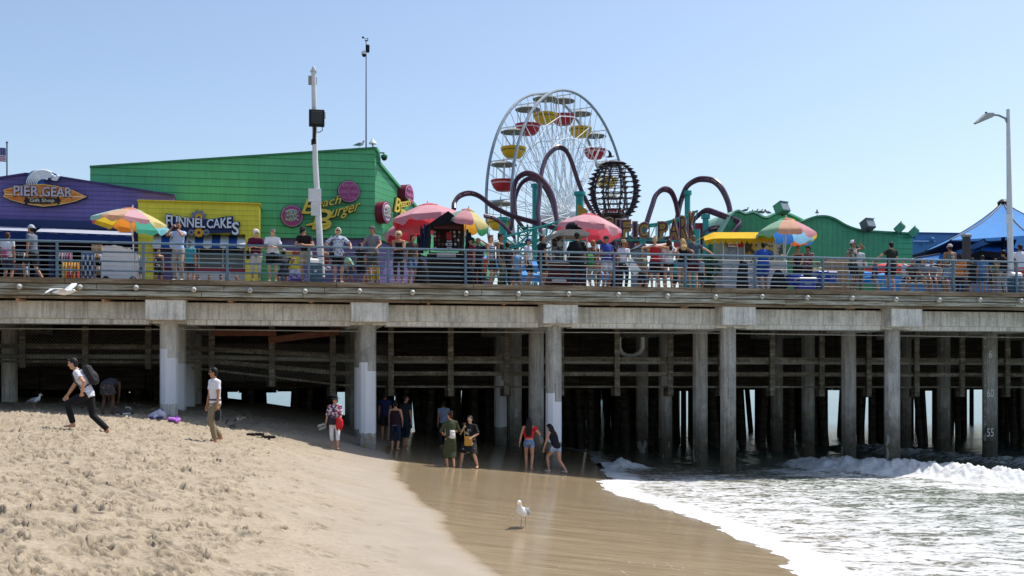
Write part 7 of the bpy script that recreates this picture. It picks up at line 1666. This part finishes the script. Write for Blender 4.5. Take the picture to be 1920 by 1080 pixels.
# ---------- gulls ----------
def gull(name_pos, rot, label, scale=1.0, pose='stand', back='#8d9299', cat_group=None, M=None, chest='#e6e6e6'):
    t = thing('seagull', label, 'seagull', name_pos, rot, cat_group); k = scale; bd = MB()   # faces -Y
    if pose == 'stand':
        bd.tube([(0,.20*k,.20*k),(0,.10*k,.215*k),(0,-.02*k,.235*k),(0,-.11*k,.27*k),(0,-.145*k,.33*k),(0,-.155*k,.37*k)], [.012*k,.055*k,.078*k,.06*k,.034*k,.03*k], 12)
        bd.ball((0,-.165*k,.385*k), (.034*k,.045*k,.036*k), 12, 8); hd = V((0,-.165*k,.385*k))
        link('body', remesh(bd, .006*max(1,k), 'body', mat(chest, .7, var=.06)), t)
        for sx in (-1,1):
            w = MB(); w.tube([(sx*.05*k,-.08*k,.265*k),(sx*.075*k,.02*k,.25*k),(sx*.055*k,.14*k,.215*k),(sx*.02*k,.26*k,.19*k)], [(.012*k,.03*k),(.016*k,.055*k),(.014*k,.04*k),(.006*k,.012*k)], 8, lat=(1,0,0)); w.build('wing', mat(back, .7, var=.1), t, True)
            tp_ = MB(); tp_.tube([(sx*.035*k,.18*k,.208*k),(sx*.015*k,.30*k,.185*k)], [(.010*k,.02*k),(.003*k,.005*k)], 6, lat=(1,0,0)); tp_.build('wing_tip', M_BLACK, t)
            lg = MB(); lg.tube([(sx*.03*k,.03*k,.17*k),(sx*.032*k,.035*k,.09*k),(sx*.032*k,.02*k,.006*k)], .006*k, 6)
            for a in (-25,0,25): lg.tube([(sx*.032*k,.02*k,.006*k),(sx*.032*k+.045*k*math.sin(R(a)),.02*k-.045*k*math.cos(R(a)),.004*k)], .005*k, 4)
            lg.build('leg', mat('#c49a8a', .6), t)
    else:
        bd.tube([(0,.24*k,0),(0,.12*k,.0),(0,0,.0),(0,-.12*k,.01*k),(0,-.20*k,.02*k)], [(.035*k,.008*k),.045*k,.065*k,.05*k,.03*k], 12); bd.ball((0,-.22*k,.03*k), (.034*k,.045*k,.034*k), 10, 8); hd = V((0,-.22*k,.03*k))
        link('body', remesh(bd, .007*max(1,k), 'body', mat(chest, .7, var=.06)), t)
        for sx in (-1,1):
            zz = (.02,.10,.13,.04) if pose == 'glide' else (.02,.14,.26,.30)
            w = MB(); w.tube([(sx*.03*k,-.02*k,zz[0]*k),(sx*.22*k,-.06*k,zz[1]*k),(sx*.42*k,.0,zz[2]*k),(sx*.62*k,.10*k,zz[3]*k)], [(.09*k,.012*k),(.085*k,.010*k),(.06*k,.007*k),(.012*k,.003*k)], 8, lat=(0,1,0)); w.build('wing', mat(back, .7, var=.1), t, True)
            tp_ = MB(); tp_.tube([(sx*.55*k,.07*k,(zz[3]*.7+zz[2]*.3)*k+.002),(sx*.66*k,.13*k,zz[3]*k+.002)], [(.03*k,.006*k),(.006*k,.003*k)], 6, lat=(0,1,0)); tp_.build('wing_tip', mat('#55585e', .7), t)
    bk = MB(); bk.tube([hd+V((0,-.035*k,-.002)), hd+V((0,-.075*k,-.008*k)), hd+V((0,-.09*k,-.02*k))], [.012*k,.009*k,.004*k], 6); bk.build('beak', mat('#d9a441', .5), t)
    ey = MB()
    for sx in (-1,1): ey.ball(hd+V((sx*.030*k,-.012*k,.01*k)), .006*k, 6, 4)
    ey.build('eyes', M_BLACK, t)
    return t
p = ghit(980, 991); gull(p, R(-18), 'white and grey gull standing on the wet sheen of sand', 1.28)
p = ghit(66, 768)+V((0,0,.05)); gull(p, R(80), 'grey backed gull standing on the dry sand at the far left', 1.05)
p = WP(441, 792, 33.5); g = gull(p, R(150), 'brown mottled gull taking off in the shade behind the polo man', 1.15, 'glide', '#6f6a62', chest='#7a766e')
g.rotation_euler = (R(-22), R(8), R(120))
p = WP(120, 548, 27); g = gull(p, R(95), 'white gull gliding past the timber edge of the pier', 1.15, 'glide', '#d6d6d4', chest='#eeeeee'); g.rotation_euler = (R(0), R(-12), R(80))
for i, (u, v, d, l, r_) in enumerate(((1399,398,D3+4,'largest gull spreading its wings on the scalloped roof',80),(1408,402,D3+4,'gull on the scalloped roof just right of the winged one',100),(1417,401,D3+4,'third gull in the row on the scalloped roof',70),(1426,401,D3+4,'gull near the end of the row on the scalloped roof',95),(1431,402,D3+4,'last gull of the row before the dip in the scalloped roof',85),(1441,402,D3+4,'lone gull right of the dip in the scalloped roof',-80),(675,277,D2+.2,'grey gull crouching on the ridge by the weather mast',90))):
    p = L(u, v+3, d); gull(PW(p.x, p.y+.1, p.z), TH+R(r_), l, .95, 'stand', '#4f5358' if i < 6 else '#7a7f88', chest='#77797c' if i < 6 else '#b5b8bc')
p = WP(1143, 294, 100); gull(p, R(80), 'small dark gull flying before the wheel above the globe', 1.5, 'flap', '#3a3d42', chest='#55585e')
# ---------- things lying on the sand ----------
def bundle(u, v, w, h, label, cols, name='beach_bag'):
    p = ghit(u, v); t = thing(name, label, 'bag', p, 0); k = p.y/F; W_, H_ = w*k/2, h*k; rr = random.Random(int(u)); mb = MB()
    mb.tube([(-W_,0,.04),(-W_*.4,0,H_*.3),(W_*.3,0,H_*.55),(W_*.8,0,H_*.3)], [.05,H_*.35,H_*.5,H_*.2], 10)
    for i in range(8): mb.ball((rr.uniform(-.8,.8)*W_, rr.uniform(-.15,.1), H_*rr.uniform(.15,.6)), (W_*.3, .12, H_*.28), 8, 6)
    link('sack', remesh(mb, .018, 'sack', mat(cols[0], .7, var=.2)), t); mb = MB()
    mb.tube([(W_*.0,-.05,H_*.7),(W_*.1,-.05,H_*1.0),(W_*.5,-.05,H_*.95),(W_*.6,-.02,H_*.6)], .014, 6); mb.tube([(-W_*.9,-.12,.05),(-W_*.2,-.18,.05),(W_*.7,-.16,.06)], .03, 8); mb.build('strap', mat(cols[1], .6), t)
bundle(296, 786, 36, 20, 'white and violet beach bag left of the painted pile', ('#b9b9cc','#4a3a70')); bundle(329, 792, 24, 13, 'magenta bag at the foot of the painted pile', ('#b070c9','#7a3a8a'))
bundle(236, 779, 34, 16, 'dark and white clothes bundle beside the bending person', ('#4a4440','#c3c9cc'), 'clothes_bundle')
for u, v, l in ((478,817,'dark sandals left on the sand in the pier shade'),(501,822,'dark scrap of seaweed right of the sandals')):
    p = ghit(u, v); t = thing('flotsam', l, 'flotsam', p); mb = MB(); rr = random.Random(int(u))
    for i in range(5): mb.ball((rr.uniform(-.18,.18), rr.uniform(-.1,.1), .04), (.10,.06,.05), 7, 5)
    link('clump', remesh(mb, .015, 'clump', mat('#22201e', .8)), t)
